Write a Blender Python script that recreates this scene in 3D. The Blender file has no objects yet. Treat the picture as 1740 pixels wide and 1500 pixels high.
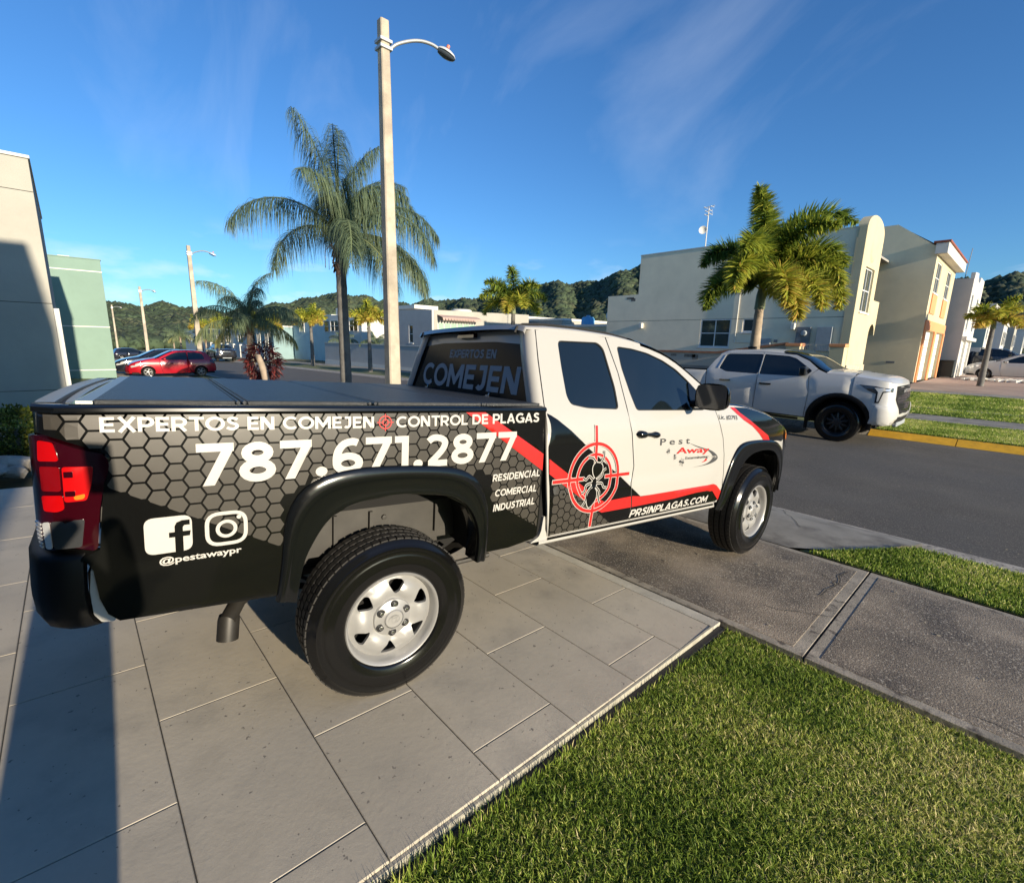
import bpy, bmesh, math, random
import numpy as np
from math import sin, cos, pi, radians, sqrt, atan2, exp, log
from mathutils import Vector, Matrix
from mathutils.geometry import delaunay_2d_cdt
random.seed(7)
rng = np.random.default_rng(7)
SC = bpy.context.scene
COL = SC.collection

# ---------------------------------------------------------------- camera
YAW, PITCH, ROLL = radians(-47.18), radians(11.77), radians(-1.34)
fw = Vector((sin(YAW)*cos(PITCH), cos(YAW)*cos(PITCH), -sin(PITCH)))
rt = Vector((cos(YAW), -sin(YAW), 0))
dn = fw.cross(rt)
r2 = cos(ROLL)*rt + sin(ROLL)*dn
d2 = -sin(ROLL)*rt + cos(ROLL)*dn
cam_data = bpy.data.cameras.new("camera")
cam = bpy.data.objects.new("camera", cam_data)
COL.objects.link(cam)
cam.matrix_world = Matrix(((r2.x, -d2.x, -fw.x, 0), (r2.y, -d2.y, -fw.y, 0), (r2.z, -d2.z, -fw.z, 0), (0, 0, 0, 1)))
cam_data.sensor_fit = 'HORIZONTAL'
cam_data.sensor_width = 36
cam_data.lens = 36*804/1740
cam_data.clip_start = 0.02
cam_data.clip_end = 3000
SC.camera = cam

# ---------------------------------------------------------------- light
SUN_AZ, SUN_EL = radians(91.8), radians(13.0)      # azimuth from +Y towards +X
sdir = Vector((sin(SUN_AZ)*cos(SUN_EL), cos(SUN_AZ)*cos(SUN_EL), sin(SUN_EL)))
sl = bpy.data.lights.new("sun", 'SUN')
sl.energy = 5.0
sl.angle = radians(0.5)
sl.color = (1.0, 0.86, 0.66)
sun = bpy.data.objects.new("sun", sl)
COL.objects.link(sun)
sun.rotation_euler = sdir.to_track_quat('Z', 'Y').to_euler()

world = bpy.data.worlds.new("World")
SC.world = world
world.use_nodes = True
nt = world.node_tree
for n in list(nt.nodes):
    nt.nodes.remove(n)
wo = nt.nodes.new('ShaderNodeOutputWorld')
bg = nt.nodes.new('ShaderNodeBackground')
sky = nt.nodes.new('ShaderNodeTexSky')
sky.sky_type = 'NISHITA'
sky.sun_disc = False
sky.sun_elevation = SUN_EL
sky.sun_rotation = SUN_AZ
sky.air_density = 1.0
sky.dust_density = 0.35
sky.ozone_density = 1.6
hs = nt.nodes.new('ShaderNodeHueSaturation')
hs.inputs['Saturation'].default_value = 1.05
hs.inputs['Value'].default_value = 1.0
nt.links.new(sky.outputs[0], hs.inputs['Color'])
tint = nt.nodes.new('ShaderNodeVectorMath'); tint.operation = 'MULTIPLY'
tint.inputs[1].default_value = (0.29, 0.545, 0.85)
nt.links.new(hs.outputs[0], tint.inputs[0])
# thin cirrus: noise stretched along one direction, mixed over the sky
tc = nt.nodes.new('ShaderNodeTexCoord')
mp = nt.nodes.new('ShaderNodeMapping')
mp.inputs['Rotation'].default_value = (0.45, -0.35, radians(58))
mp.inputs['Scale'].default_value = (1.1, 4.6, 2.3)
nt.links.new(tc.outputs['Generated'], mp.inputs[0])
nz = nt.nodes.new('ShaderNodeTexNoise')
nz.inputs['Scale'].default_value = 1.25
nz.inputs['Detail'].default_value = 8
nz.inputs['Roughness'].default_value = 0.55
nz.inputs['Distortion'].default_value = 0.55
nt.links.new(mp.outputs[0], nz.inputs['Vector'])
cr = nt.nodes.new('ShaderNodeValToRGB')
cr.color_ramp.elements[0].position = 0.52
cr.color_ramp.elements[1].position = 0.84
cr.color_ramp.elements[1].color = (0.16, 0.16, 0.16, 1)
nt.links.new(nz.outputs[0], cr.inputs[0])
# low cumulus bank near the horizon
mp2 = nt.nodes.new('ShaderNodeMapping')
mp2.inputs['Scale'].default_value = (3.0, 3.0, 9.0)
nt.links.new(tc.outputs['Generated'], mp2.inputs[0])
nz2 = nt.nodes.new('ShaderNodeTexNoise')
nz2.inputs['Scale'].default_value = 2.4
nz2.inputs['Detail'].default_value = 7
nt.links.new(mp2.outputs[0], nz2.inputs['Vector'])
cr2 = nt.nodes.new('ShaderNodeValToRGB')
cr2.color_ramp.elements[0].position = 0.55
cr2.color_ramp.elements[1].position = 0.75
cr2.color_ramp.elements[1].color = (0.6, 0.6, 0.6, 1)
nt.links.new(nz2.outputs[0], cr2.inputs[0])
sx = nt.nodes.new('ShaderNodeSeparateXYZ')
nt.links.new(tc.outputs['Generated'], sx.inputs[0])
band = nt.nodes.new('ShaderNodeMapRange')
band.inputs['From Min'].default_value = 0.20
band.inputs['From Max'].default_value = 0.08
nt.links.new(sx.outputs['Z'], band.inputs['Value'])
mu = nt.nodes.new('ShaderNodeMath'); mu.operation = 'MULTIPLY'
nt.links.new(cr2.outputs[0], mu.inputs[0]); nt.links.new(band.outputs[0], mu.inputs[1])
ad = nt.nodes.new('ShaderNodeMath'); ad.operation = 'MAXIMUM'
nt.links.new(cr.outputs[0], ad.inputs[0]); nt.links.new(mu.outputs[0], ad.inputs[1])
mx = nt.nodes.new('ShaderNodeMix'); mx.data_type = 'RGBA'
mx.inputs['B'].default_value = (4.6, 5.0, 5.6, 1)
nt.links.new(ad.outputs[0], mx.inputs['Factor'])
nt.links.new(tint.outputs[0], mx.inputs['A'])
nt.links.new(mx.outputs['Result'], bg.inputs['Color'])
bg.inputs['Strength'].default_value = 0.13
nt.links.new(bg.outputs[0], wo.inputs['Surface'])
SC.view_settings.view_transform = 'Standard'
SC.view_settings.look = 'None'
SC.view_settings.gamma = 1
SC.view_settings.use_curve_mapping = False
SC.view_settings.exposure = 0.78
SC.render.engine = 'CYCLES'

# ---------------------------------------------------------------- materials
def mat(name, base, rough=0.6, metal=0.0, coat=0.0, var=0.0, vscale=6.0, bump=0.0, bscale=80.0, spec=0.5, var2=None, v2scale=1.5, coord='Object', emit=None, detail=5.0, trans=0.0, speck=None, speckscale=90, sheen=0):
    m = bpy.data.materials.new(name)
    m.use_nodes = True
    t = m.node_tree
    b = t.nodes['Principled BSDF']
    b.inputs['Base Color'].default_value = (*base, 1)
    b.inputs['Roughness'].default_value = rough
    b.inputs['Metallic'].default_value = metal
    b.inputs['Coat Weight'].default_value = coat
    b.inputs['Coat Roughness'].default_value = 0.04
    b.inputs['Specular IOR Level'].default_value = spec
    b.inputs['Transmission Weight'].default_value = trans
    if emit:
        b.inputs['Emission Color'].default_value = (*emit[:3], 1)
        b.inputs['Emission Strength'].default_value = emit[3]
    if var or bump or var2 or speck:
        c = t.nodes.new('ShaderNodeTexCoord')
        src = c.outputs[coord]
        col = None
        def noise(scale, det=detail, ro=0.6):
            n = t.nodes.new('ShaderNodeTexNoise')
            n.inputs['Scale'].default_value = scale
            n.inputs['Detail'].default_value = det
            n.inputs['Roughness'].default_value = ro
            t.links.new(src, n.inputs['Vector'])
            return n.outputs[0]
        def mixc(fac, a, bcol):
            x = t.nodes.new('ShaderNodeMix'); x.data_type = 'RGBA'
            t.links.new(fac, x.inputs['Factor'])
            if a is None: x.inputs['A'].default_value = (*base, 1)
            else: t.links.new(a, x.inputs['A'])
            x.inputs['B'].default_value = (*bcol, 1)
            return x.outputs['Result']
        def ramp(o, p0, p1):
            r = t.nodes.new('ShaderNodeMapRange')
            r.inputs['From Min'].default_value = p0; r.inputs['From Max'].default_value = p1
            t.links.new(o, r.inputs['Value'])
            return r.outputs[0]
        if var:
            n = noise(vscale)
            x = t.nodes.new('ShaderNodeMapRange')
            x.inputs['From Min'].default_value = 0.3; x.inputs['From Max'].default_value = 0.7
            x.inputs['To Min'].default_value = 1-var; x.inputs['To Max'].default_value = 1+var
            t.links.new(n, x.inputs['Value'])
            v = t.nodes.new('ShaderNodeVectorMath'); v.operation = 'SCALE'
            v.inputs[0].default_value = base
            t.links.new(x.outputs[0], v.inputs['Scale'])
            col = v.outputs[0]
        if var2:
            col = mixc(ramp(noise(v2scale), var2[3], var2[4]), col, var2[:3])
        if speck:
            col = mixc(ramp(noise(speckscale, 2.0), speck[3], speck[4]), col, speck[:3])
        if col is not None:
            t.links.new(col, b.inputs['Base Color'])
        if bump:
            bn = t.nodes.new('ShaderNodeBump')
            bn.inputs['Strength'].default_value = min(1.0, bump)
            bn.inputs['Distance'].default_value = 0.004*max(1.0, bump)
            t.links.new(noise(bscale, 4.0), bn.inputs['Height'])
            t.links.new(bn.outputs[0], b.inputs['Normal'])
    return m

M = {}
M['white_paint'] = mat('white_paint', (0.385, 0.378, 0.355), 0.35, coat=0.4)
M['white_vinyl'] = mat('white_vinyl', (0.44, 0.43, 0.40), 0.4)
M['black_vinyl'] = mat('black_vinyl', (0.0042, 0.0044, 0.0042), 0.13, coat=0.15, spec=.32)
M['hex_vinyl'] = mat('hex_vinyl', (0.044, 0.040, 0.034), 0.32, coat=0.15, var=0.10, vscale=5)
M['red_vinyl'] = mat('red_vinyl', (0.46, 0.014, 0.012), 0.35, coat=0.2)
M['grey_vinyl'] = mat('grey_vinyl', (0.33, 0.35, 0.36), 0.7)
M['black_plastic'] = mat('black_plastic', (0.005, 0.005, 0.005), 0.42, spec=.22, bump=0.25, bscale=500)
M['gloss_black'] = mat('gloss_black', (0.004, 0.0045, 0.005), 0.12, coat=0.5, spec=.4)
M['satin_black'] = mat('satin_black', (0.004, 0.0045, 0.005), 0.15, coat=0.2, spec=.4)
M['dark_inside'] = mat('dark_inside', (0.004, 0.004, 0.004), 0.9)
M['chassis'] = mat('chassis', (0.03, 0.028, 0.025), 0.6, var=0.5, vscale=9, bump=0.3, bscale=60)
M['chassis_grey'] = mat('chassis_grey', (0.030, 0.028, 0.024), 0.6, var=0.3, vscale=7)
M['tinted_glass'] = mat('tinted_glass', (0.006, 0.010, 0.013), 0.025, coat=.3, spec=.7)
M['glass_film'] = mat('glass_film', (0.013, 0.015, 0.016), 0.16, spec=.07)
M['tyre'] = mat('tyre', (0.0045, 0.0045, 0.0045), 0.15, spec=.4)
M['tread'] = mat('tread', (0.017, 0.016, 0.015), 0.62, bump=0.5, bscale=150)
M['rim_silver'] = mat('rim_silver', (0.31, 0.31, 0.305), 0.42, metal=0.3, coat=0.1)
M['chrome'] = mat('chrome', (0.55, 0.56, 0.56), 0.14, metal=1.0)
M['rim_black'] = mat('rim_black', (0.012, 0.012, 0.013), 0.4)
M['lamp_red_dark'] = mat('lamp_red_dark', (0.022, 0.0008, 0.003), 0.07, coat=.6)
M['lamp_red'] = mat('lamp_red', (0.38, 0.0015, 0.0025), 0.2, coat=.4)
M['lamp_red_mid'] = mat('lamp_red_mid', (0.16, 0.002, 0.004), 0.12, coat=.6)
M['lamp_orange'] = mat('lamp_orange', (0.62, 0.16, 0.01), 0.2, coat=.4)
M['lamp_clear'] = mat('lamp_clear', (0.035, 0.036, 0.038), 0.08, coat=1.0)
M['lamp_bright'] = mat('lamp_bright', (0.75, 0.76, 0.75), 0.12, metal=0.5)
M['rubber'] = mat('rubber', (0.01, 0.01, 0.01), 0.7)
M['tonneau'] = mat('tonneau', (0.030, 0.034, 0.038), 0.42, bump=0.9, bscale=260, var=0.25, vscale=30)
M['aluminium'] = mat('aluminium', (0.30, 0.32, 0.31), 0.42, metal=0.6)
M['exhaust'] = mat('exhaust', (0.022, 0.02, 0.017), 0.5, metal=0.2, var=0.3)
M['red_paint'] = mat('red_paint', (0.34, 0.006, 0.016), 0.25, coat=0.8)
M['dark_paint'] = mat('dark_paint', (0.012, 0.014, 0.022), 0.2, coat=0.9)
M['pearl_paint'] = mat('pearl_paint', (0.52, 0.52, 0.50), 0.30, coat=0.5)

# ---------------------------------------------------------------- object helpers
def tag(o, label=None, cat=None, group=None, kind=None):
    if label: o['label'] = label
    if cat: o['category'] = cat
    if group: o['group'] = group
    if kind: o['kind'] = kind
    return o
def empty(name, loc=(0, 0, 0), rz=0.0, label=None, cat=None, group=None):
    o = bpy.data.objects.new(name, None)
    o.empty_display_size = 0.2
    COL.objects.link(o)
    o.location = loc
    o.rotation_euler = (0, 0, rz)
    return tag(o, label, cat, group)
class G:
    """collects vertices and faces with material slots"""
    def __init__(s): s.v = []; s.f = []; s.m = []
    def add(s, v, f, m=0):
        b = len(s.v); s.v += [tuple(p) for p in v]; s.f += [tuple(i+b for i in q) for q in f]; s.m += [m]*len(f); return s
    def box(s, c, d, m=0, rz=0.0, M4=None):
        hx, hy, hz = d[0]/2, d[1]/2, d[2]/2
        v = [Vector((x*hx, y*hy, z*hz)) for x in (-1, 1) for y in (-1, 1) for z in (-1, 1)]
        R = Matrix.Rotation(rz, 3, 'Z') if M4 is None else M4
        v = [R @ p + Vector(c) for p in v]
        f = [(0, 1, 3, 2), (4, 6, 7, 5), (0, 4, 5, 1), (2, 3, 7, 6), (0, 2, 6, 4), (1, 5, 7, 3)]
        return s.add(v, f, m)
    def bx(s, x0, x1, y0, y1, z0, z1, m=0):
        return s.box(((x0+x1)/2, (y0+y1)/2, (z0+z1)/2), (abs(x1-x0), abs(y1-y0), abs(z1-z0)), m)
    def tube(s, pts, r, n=8, m=0, caps=True):
        pts = [Vector(p) for p in pts]
        rs = r if isinstance(r, (list, tuple)) else [r]*len(pts)
        v = []; f = []
        up = Vector((0, 0, 1))
        prev = None
        for i, p in enumerate(pts):
            d = (pts[min(i+1, len(pts)-1)]-pts[max(i-1, 0)]).normalized()
            if prev is None:
                a = d.cross(up)
                if a.length < 1e-3: a = d.cross(Vector((1, 0, 0)))
            else:
                a = prev - d*prev.dot(d)
            a.normalize(); prev = a
            b = d.cross(a)
            for k in range(n):
                t = 2*pi*k/n
                v.append(p + (a*cos(t)+b*sin(t))*rs[i])
        for i in range(len(pts)-1):
            for k in range(n):
                k2 = (k+1) % n
                f.append((i*n+k, i*n+k2, (i+1)*n+k2, (i+1)*n+k))
        if caps:
            f.append(tuple(range(n))[::-1]); f.append(tuple((len(pts)-1)*n+k for k in range(n)))
        return s.add(v, f, m)
    def grid(s, rows, m=0, close=False):
        nr, nc = len(rows), len(rows[0])
        v = [p for r in rows for p in r]; f = []
        for i in range(nr-1):
            for j in range(nc-1 if not close else nc):
                j2 = (j+1) % nc
                f.append((i*nc+j, i*nc+j2, (i+1)*nc+j2, (i+1)*nc+j))
        return s.add(v, f, m)
    def lathe(s, prof, n=48, axis='Y', c=(0, 0, 0), m=0):
        rows = []
        for (r, h) in prof:
            row = []
            for k in range(n):
                t = 2*pi*k/n
                if axis == 'Y': row.append((c[0]+r*cos(t), c[1]+h, c[2]+r*sin(t)))
                else: row.append((c[0]+r*cos(t), c[1]+r*sin(t), c[2]+h))
            rows.append(row)
        return s.grid(rows, m, close=True)
    def build(s, name, mats, parent=None, smooth=35, loc=None):
        me = bpy.data.meshes.new(name)
        me.from_pydata(s.v, [], s.f)
        if not isinstance(mats, (list, tuple)): mats = [mats]
        for k in mats: me.materials.append(k)
        if len(mats) > 1:
            me.polygons.foreach_set('material_index', s.m)
        bm = bmesh.new(); bm.from_mesh(me)
        bmesh.ops.remove_doubles(bm, verts=bm.verts, dist=1e-5)
        bmesh.ops.recalc_face_normals(bm, faces=bm.faces)
        bm.to_mesh(me); bm.free()
        if smooth:
            me.polygons.foreach_set('use_smooth', [True]*len(me.polygons))
            me.set_sharp_from_angle(angle=radians(smooth))
        me.update()
        o = bpy.data.objects.new(name, me)
        COL.objects.link(o)
        if parent: o.parent = parent
        if loc: o.location = loc
        return o
def copy_tree(o, parent=None):
    c = o.copy(); COL.objects.link(c); c.parent = parent
    for ch in o.children:
        copy_tree(ch, c)
    return c
def bevel(o, w=0.01, seg=2):
    md = o.modifiers.new('bevel', 'BEVEL'); md.width = w; md.segments = seg; md.limit_method = 'ANGLE'; md.angle_limit = radians(35)
    return o
def interp(x, X, Y): return float(np.interp(x, X, Y))
def soften(X, Y, sg, n=400):
    xs = np.linspace(X[0], X[-1], n); ys_ = np.interp(xs, X, Y); k = max(1, int(3*sg/(xs[1]-xs[0])))
    w = np.exp(-.5*(np.arange(-k, k+1)*(xs[1]-xs[0])/sg)**2); w /= w.sum()
    yp = np.concatenate([2*ys_[0]-ys_[k:0:-1], ys_, 2*ys_[-1]-ys_[-2:-k-2:-1]])
    return xs, np.convolve(yp, w, 'valid')
def area2(p): return sum(p[i-1][0]*p[i][1]-p[i][0]*p[i-1][1] for i in range(len(p)))
def ccw(p): return p if area2(p) > 0 else p[::-1]
def rnd(poly, r, seg=4):
    """round the corners of a polygon"""
    out = []
    n = len(poly)
    rr = r if isinstance(r, (list, tuple)) else [r]*n
    for i in range(n):
        p = Vector(poly[i]); a = Vector(poly[i-1]); b = Vector(poly[(i+1) % n])
        da, db = (a-p).length, (b-p).length
        k = min(rr[i], da*0.45, db*0.45)
        if k < 1e-4: out.append(tuple(p)); continue
        s0 = p+(a-p).normalized()*k; s1 = p+(b-p).normalized()*k
        for j in range(seg+1):
            t = j/seg
            q = s0*(1-t)**2 + p*2*t*(1-t) + s1*t*t
            out.append((q.x, q.y))
    return out
def smooth_curve(pts, seg=5, closed=False):
    """Catmull-Rom"""
    out = []
    n = len(pts)
    P = [Vector(p) for p in pts]
    rngi = range(n if closed else n-1)
    for i in rngi:
        p0 = P[(i-1) % n] if (closed or i > 0) else P[0]
        p1 = P[i]; p2 = P[(i+1) % n]
        p3 = P[(i+2) % n] if (closed or i+2 < n) else P[-1]
        for j in range(seg):
            t = j/seg
            q = 0.5*((2*p1)+(p2-p0)*t+(2*p0-5*p1+4*p2-p3)*t*t+(3*p1-p0-3*p2+p3)*t**3)
            out.append(tuple(q))
    if not closed: out.append(tuple(P[-1]))
    return out
def cdt(ins, outs, grid=None):
    vs = []; fs = []
    for p in list(ins)+list(outs):
        p = ccw(list(p)); b = len(vs); vs += [Vector((q[0], q[1])) for q in p]; fs.append(list(range(b, b+len(p))))
    if grid:
        X = [v.x for v in vs]; Y = [v.y for v in vs]
        x = math.ceil(min(X)/grid)*grid+1e-4
        while x < max(X):
            y = math.ceil(min(Y)/grid)*grid+1e-4
            while y < max(Y):
                vs.append(Vector((x, y))); y += grid
            x += grid
    r = delaunay_2d_cdt(vs, [], fs, 0, 1e-5)
    V, F, OF = r[0], r[2], r[5]
    ni = len(ins)
    keep = [f for f, o in zip(F, OF) if o and not any(k >= ni for k in o)]
    used = sorted({i for f in keep for i in f}); mp_ = {k: i for i, k in enumerate(used)}
    return [(V[k].x, V[k].y) for k in used], [tuple(mp_[i] for i in f) for f in keep]
def panel(g, ins, outs, fn, grid=0.06, lip=0.012, m=0, d=0.0):
    """mapped sheet with a turned-in edge; fn(u, v, d) gives the point at outward offset d"""
    v, f = cdt(ins, outs, grid)
    g.add([fn(a, b, d) for a, b in v], f, m)
    if lip:
        cnt = {}
        for q in f:
            for i in range(len(q)):
                e = (q[i], q[(i+1) % len(q)])
                cnt[tuple(sorted(e))] = cnt.get(tuple(sorted(e)), 0)+1
        eb = [e for e, c in cnt.items() if c == 1]
        for a, b in eb:
            g.add([fn(*v[a], d), fn(*v[b], d), fn(*v[b], d-lip), fn(*v[a], d-lip)], [(0, 1, 2, 3)], m)
    return g
# ---------------------------------------------------------------- lettering (flat print)
def stroke(pts, t, closed=False):
    P = [Vector(p) for p in pts]
    P = [p for i, p in enumerate(P) if i == 0 or (p-P[i-1]).length > 1e-5]
    n = len(P); L = []; Rr = []
    for i in range(n):
        if closed: a, b = P[i-1], P[(i+1) % n]; d0 = (P[i]-a).normalized(); d1 = (b-P[i]).normalized()
        else:
            d0 = (P[i]-P[i-1]).normalized() if i > 0 else (P[1]-P[0]).normalized()
            d1 = (P[i+1]-P[i]).normalized() if i < n-1 else d0
        nn = Vector((-(d0+d1).y, (d0+d1).x)).normalized()
        k = t/2/max(0.35, nn.dot(Vector((-d1.y, d1.x))))
        L.append(tuple(P[i]+nn*k)); Rr.append(tuple(P[i]-nn*k))
    if not closed: return [L+Rr[::-1]]
    out = []
    for i in range(n):
        j = (i+1) % n
        out.append([L[i], L[j], Rr[j], Rr[i]])
    return out
def arc(cx, cy, rx, ry, a0, a1, n=14):
    return [(cx+rx*cos(radians(a0+(a1-a0)*i/n)), cy+ry*sin(radians(a0+(a1-a0)*i/n))) for i in range(n+1)]
T = 0.2; H = T/2
def glyph(c):
    S = lambda *p: stroke(list(p), T)
    if c == 'E': return S((H, 0), (H, 1))+S((H, H), (.66, H))+S((H, .5), (.61, .5))+S((H, 1-H), (.65, 1-H)), .72
    if c == 'X': return S((.11, 0), (.79, 1))+S((.79, 0), (.11, 1)), .90
    if c == 'P': return S((H, 0), (H, 1))+S(*([(H, 1-H), (.42, 1-H)]+arc(.42, .655, .27, .245, 90, -90)+[(H, .41)])), .80
    if c == 'R': return glyph('P')[0]+S((.38, .42), (.70, 0)), .84
    if c == 'T': return S((0, 1-H), (.78, 1-H))+S((.39, 0), (.39, 1)), .80
    if c == 'O': return stroke(arc(.53, .5, .43, .415, 0, 360-15, 23), T, True), 1.08
    if c == 'S': return S(*(smooth_curve([(.64, .80), (.50, .885), (.36, .90), (.19, .84), (.16, .70), (.26, .58), (.42, .51), (.58, .42), (.61, .27), (.50, .14), (.34, .10), (.17, .14), (.05, .22)], 3))), .76
    if c == 'N': return S((H, 0), (H, 1))+S((.74, 0), (.74, 1))+[[(H, 1), (H+.0, .78), (.58, 0), (.74, 0), (.74, .22), (.26, 1)]], .92
    if c == 'C': return S(*arc(.53, .5, .43, .415, 48, 312, 20)), .93
    if c == 'G': return S(*arc(.53, .5, .43, .415, 48, 352, 22))+S((.86, .02), (.86, .50))+[[(.56, .42), (.96, .42), (.96, .56), (.56, .56)]], 1.0
    if c == 'M': return S((H, 0), (H, 1))+S((.97, 0), (.97, 1))+[[(H, 1), (H, .72), (.5, .12), (.57, .12), (.97, .72), (.97, 1), (.86, 1), (.535, .45), (.21, 1)]], 1.14
    if c == 'J': return S(*([(.12, 1-H), (.48, 1-H), (.48, .36)]+arc(.28, .32, .20, .225, 0, -140, 8))), .66
    if c == 'L': return S((H, 0), (H, 1))+S((H, H), (.62, H)), .66
    if c == 'D': return S((H, 0), (H, 1))+S(*([(H, 1-H), (.40, 1-H)]+arc(.40, .5, .38, .40, 90, -90)+[(H, H)])), .94
    if c == 'A': return S((.11, 0), (.48, .96))+S((.85, 0), (.48, .96))+[[(.42, 1), (.54, 1), (.54, .7), (.42, .7)]]+[[(.22, .18), (.74, .18), (.74, .34), (.22, .34)]], 1.0
    if c == 'U': return S(*([(H, 1), (H, .40)]+arc(.42, .40, .32, .30, 180, 360, 12)+[(.74, 1)])), .92
    if c == 'I': return S((H, 0), (H, 1)), .30
    if c == '7': return S((0, 1-H), (.70, 1-H))+[[(.48, .86), (.70, .86), (.32, 0), (.10, 0)]], .74
    if c == '8': return stroke(arc(.38, .73, .225, .17, 0, 340, 17), T, True)+stroke(arc(.38, .29, .275, .19, 0, 340, 17), T, True), .80
    if c == '6': return stroke(arc(.40, .30, .28, .20, 0, 340, 17), T, True)+S(*smooth_curve([(.64, .86), (.50, .90), (.30, .84), (.17, .68), (.12, .48), (.12, .30)], 4)), .80
    if c == '1': return S((.30, 0), (.30, 1))+[[(0, 1-T), (.40, 1-T), (.40, 1), (0, 1)]], .50
    if c == '2': return S(*(smooth_curve([(.06, .80), (.20, .90), (.38, .90), (.54, .82), (.57, .68), (.48, .50), (.30, .30), (.12, .12)], 4)))+S((.06, H), (.66, H)), .74
    if c == '.': return [arc(.14, .13, .14, .13, 0, 340, 17)], .34
    return [], .36
def line_polys(s, x0, x1, z0b, z1b, h0, h1, slant=0.0, sp=0.04):
    """text between x0..x1; baseline z0b..z1b; cap height h0..h1"""
    adv = []; x = 0.0; G_ = []
    for ch in s:
        g_, w = glyph(ch); G_.append((g_, x)); x += w+sp
    tot = x-sp-0.04
    out = []
    for g_, gx in G_:
        for p in g_:
            q = []
            for (u, v) in p:
                t = (gx+u)/tot
                h = h0+(h1-h0)*t
                q.append((x0+(x1-x0)*t+slant*v*h, z0b+(z1b-z0b)*t+v*h))
            out.append(q)
    return out
def font_polys(s, x0, x1, z0b, z1b, h, slant=0.0, offset=0.0, ref=None):
    """built-in font, returned as (verts, faces) in panel coordinates"""
    cu = bpy.data.curves.new('t', 'FONT'); cu.body = s; cu.size = 1.0; cu.offset = offset; cu.resolution_u = 3
    ob = bpy.data.objects.new('t', cu); COL.objects.link(ob)
    dg = bpy.context.evaluated_depsgraph_get()
    me = bpy.data.meshes.new_from_object(ob.evaluated_get(dg))
    X = [v.co.x for v in me.vertices]
    xa, xb = min(X), max(X)
    v = []
    for p in me.vertices:
        t = (p.co.x-xa)/(xb-xa)
        hh = p.co.y/0.72*h
        v.append((x0+(x1-x0)*t+slant*hh, z0b+(z1b-z0b)*t+hh))
    f = [tuple(q.vertices) for q in me.polygons]
    bpy.data.objects.remove(ob); bpy.data.curves.remove(cu); bpy.data.meshes.remove(me)
    return v, f
# ---------------------------------------------------------------- terrain
def slopeX(x):
    t = -x-8.0
    return -0.0172*(t if t > 6 else (max(0, t+6)**2/24.0))
YP = [-30, -4, -1.55, 0.0886, 2.95, 4.67, 5.60, 5.78, 5.80, 6.15, 6.16, 9.9, 13.50, 13.52, 13.75, 16.4, 18.0, 24, 60, 400]
ZPf = [-1.46, -1.46, -1.511, -1.6056, -1.771, -1.790, -1.797, -1.798, -1.905, -1.915, -1.915, -1.875, -1.925, -1.925, -1.80, -1.78, -1.76, -1.52, -1.50, -1.5]
def gz(x, y): return interp(y, YP, ZPf)+slopeX(x)
def strip(name, x0, x1, y0, y1, m_, dz=0.0, thick=0.12, nx=None, ny=1, kind='structure', parent=None, mats=None, step=4.0):
    nx = nx or max(1, int(abs(x1-x0)/step))
    xs = np.linspace(x0, x1, nx+1); yv = np.linspace(y0, y1, ny+1)
    g = G()
    rows = [[(x, y, gz(x, y)+dz) for y in yv] for x in xs]
    g.grid(rows)
    for (ya) in (y0, y1):
        g.grid([[(x, ya, gz(x, ya)+dz), (x, ya, gz(x, ya)+dz-thick)] for x in xs])
    for xa in (x0, x1):
        g.grid([[(xa, y, gz(xa, y)+dz), (xa, y, gz(xa, y)+dz-thick)] for y in yv])
    o = g.build(name, m_, parent, 20)
    if kind and not parent: o['kind'] = kind
    return o
M['soil'] = mat('soil', (0.085, 0.085, 0.040), 0.95, var=0.4, vscale=3, bump=0.6, bscale=40)
M['lawn'] = mat('lawn', (0.12, 0.135, 0.045), 0.9, var=0.35, vscale=2.0, bump=1.0, bscale=90, var2=(0.20, 0.18, 0.08, .50, .72), v2scale=.9, speck=(0.05, 0.07, 0.02, .52, .66), speckscale=60)
M['tile'] = mat('tile', (0.48, 0.430, 0.340), 0.75, var=0.20, vscale=1.6, bump=0.22, bscale=38, var2=(0.33, 0.300, 0.245, .45, .74), v2scale=3.2, speck=(0.20, 0.18, 0.15, .69, .72), speckscale=36)
M['grout'] = mat('grout', (0.34, 0.32, 0.27), 0.9, var=.3, vscale=9)
M['dark_grout'] = mat('dark_grout', (0.045, 0.042, 0.036), 0.9)
M['border'] = mat('border', (0.50, 0.47, 0.39), 0.8, var=.2, vscale=6, bump=.4, bscale=80)
M['edge_white'] = mat('edge_white', (0.36, 0.34, 0.27), 0.8, var=.25, vscale=14)
M['sidewalk'] = mat('sidewalk', (0.250, 0.208, 0.158), 0.85, var=0.35, vscale=2.4, bump=1.6, bscale=110, var2=(0.085, 0.073, 0.062, .40, .64), v2scale=1.6, speck=(0.42, 0.38, 0.31, .56, .68), speckscale=75)
M['sidewalk_edge'] = mat('sidewalk_edge', (0.30, 0.268, 0.215), 0.85, var=0.3, vscale=8, bump=.6, bscale=90, speck=(0.10, 0.085, 0.07, .56, .70), speckscale=14)
M['concrete'] = mat('concrete', (0.25, 0.235, 0.20), 0.85, var=0.3, vscale=1.6, bump=.6, bscale=70, var2=(0.11, 0.10, 0.085, .5, .7), v2scale=2.2)
M['asphalt'] = mat('asphalt', (0.082, 0.074, 0.061), 0.85, var=0.25, vscale=1.0, bump=1.5, bscale=160, speck=(0.22, 0.20, 0.17, .55, .70), speckscale=85, var2=(0.070, 0.068, 0.064, .45, .7), v2scale=.35)
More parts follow.
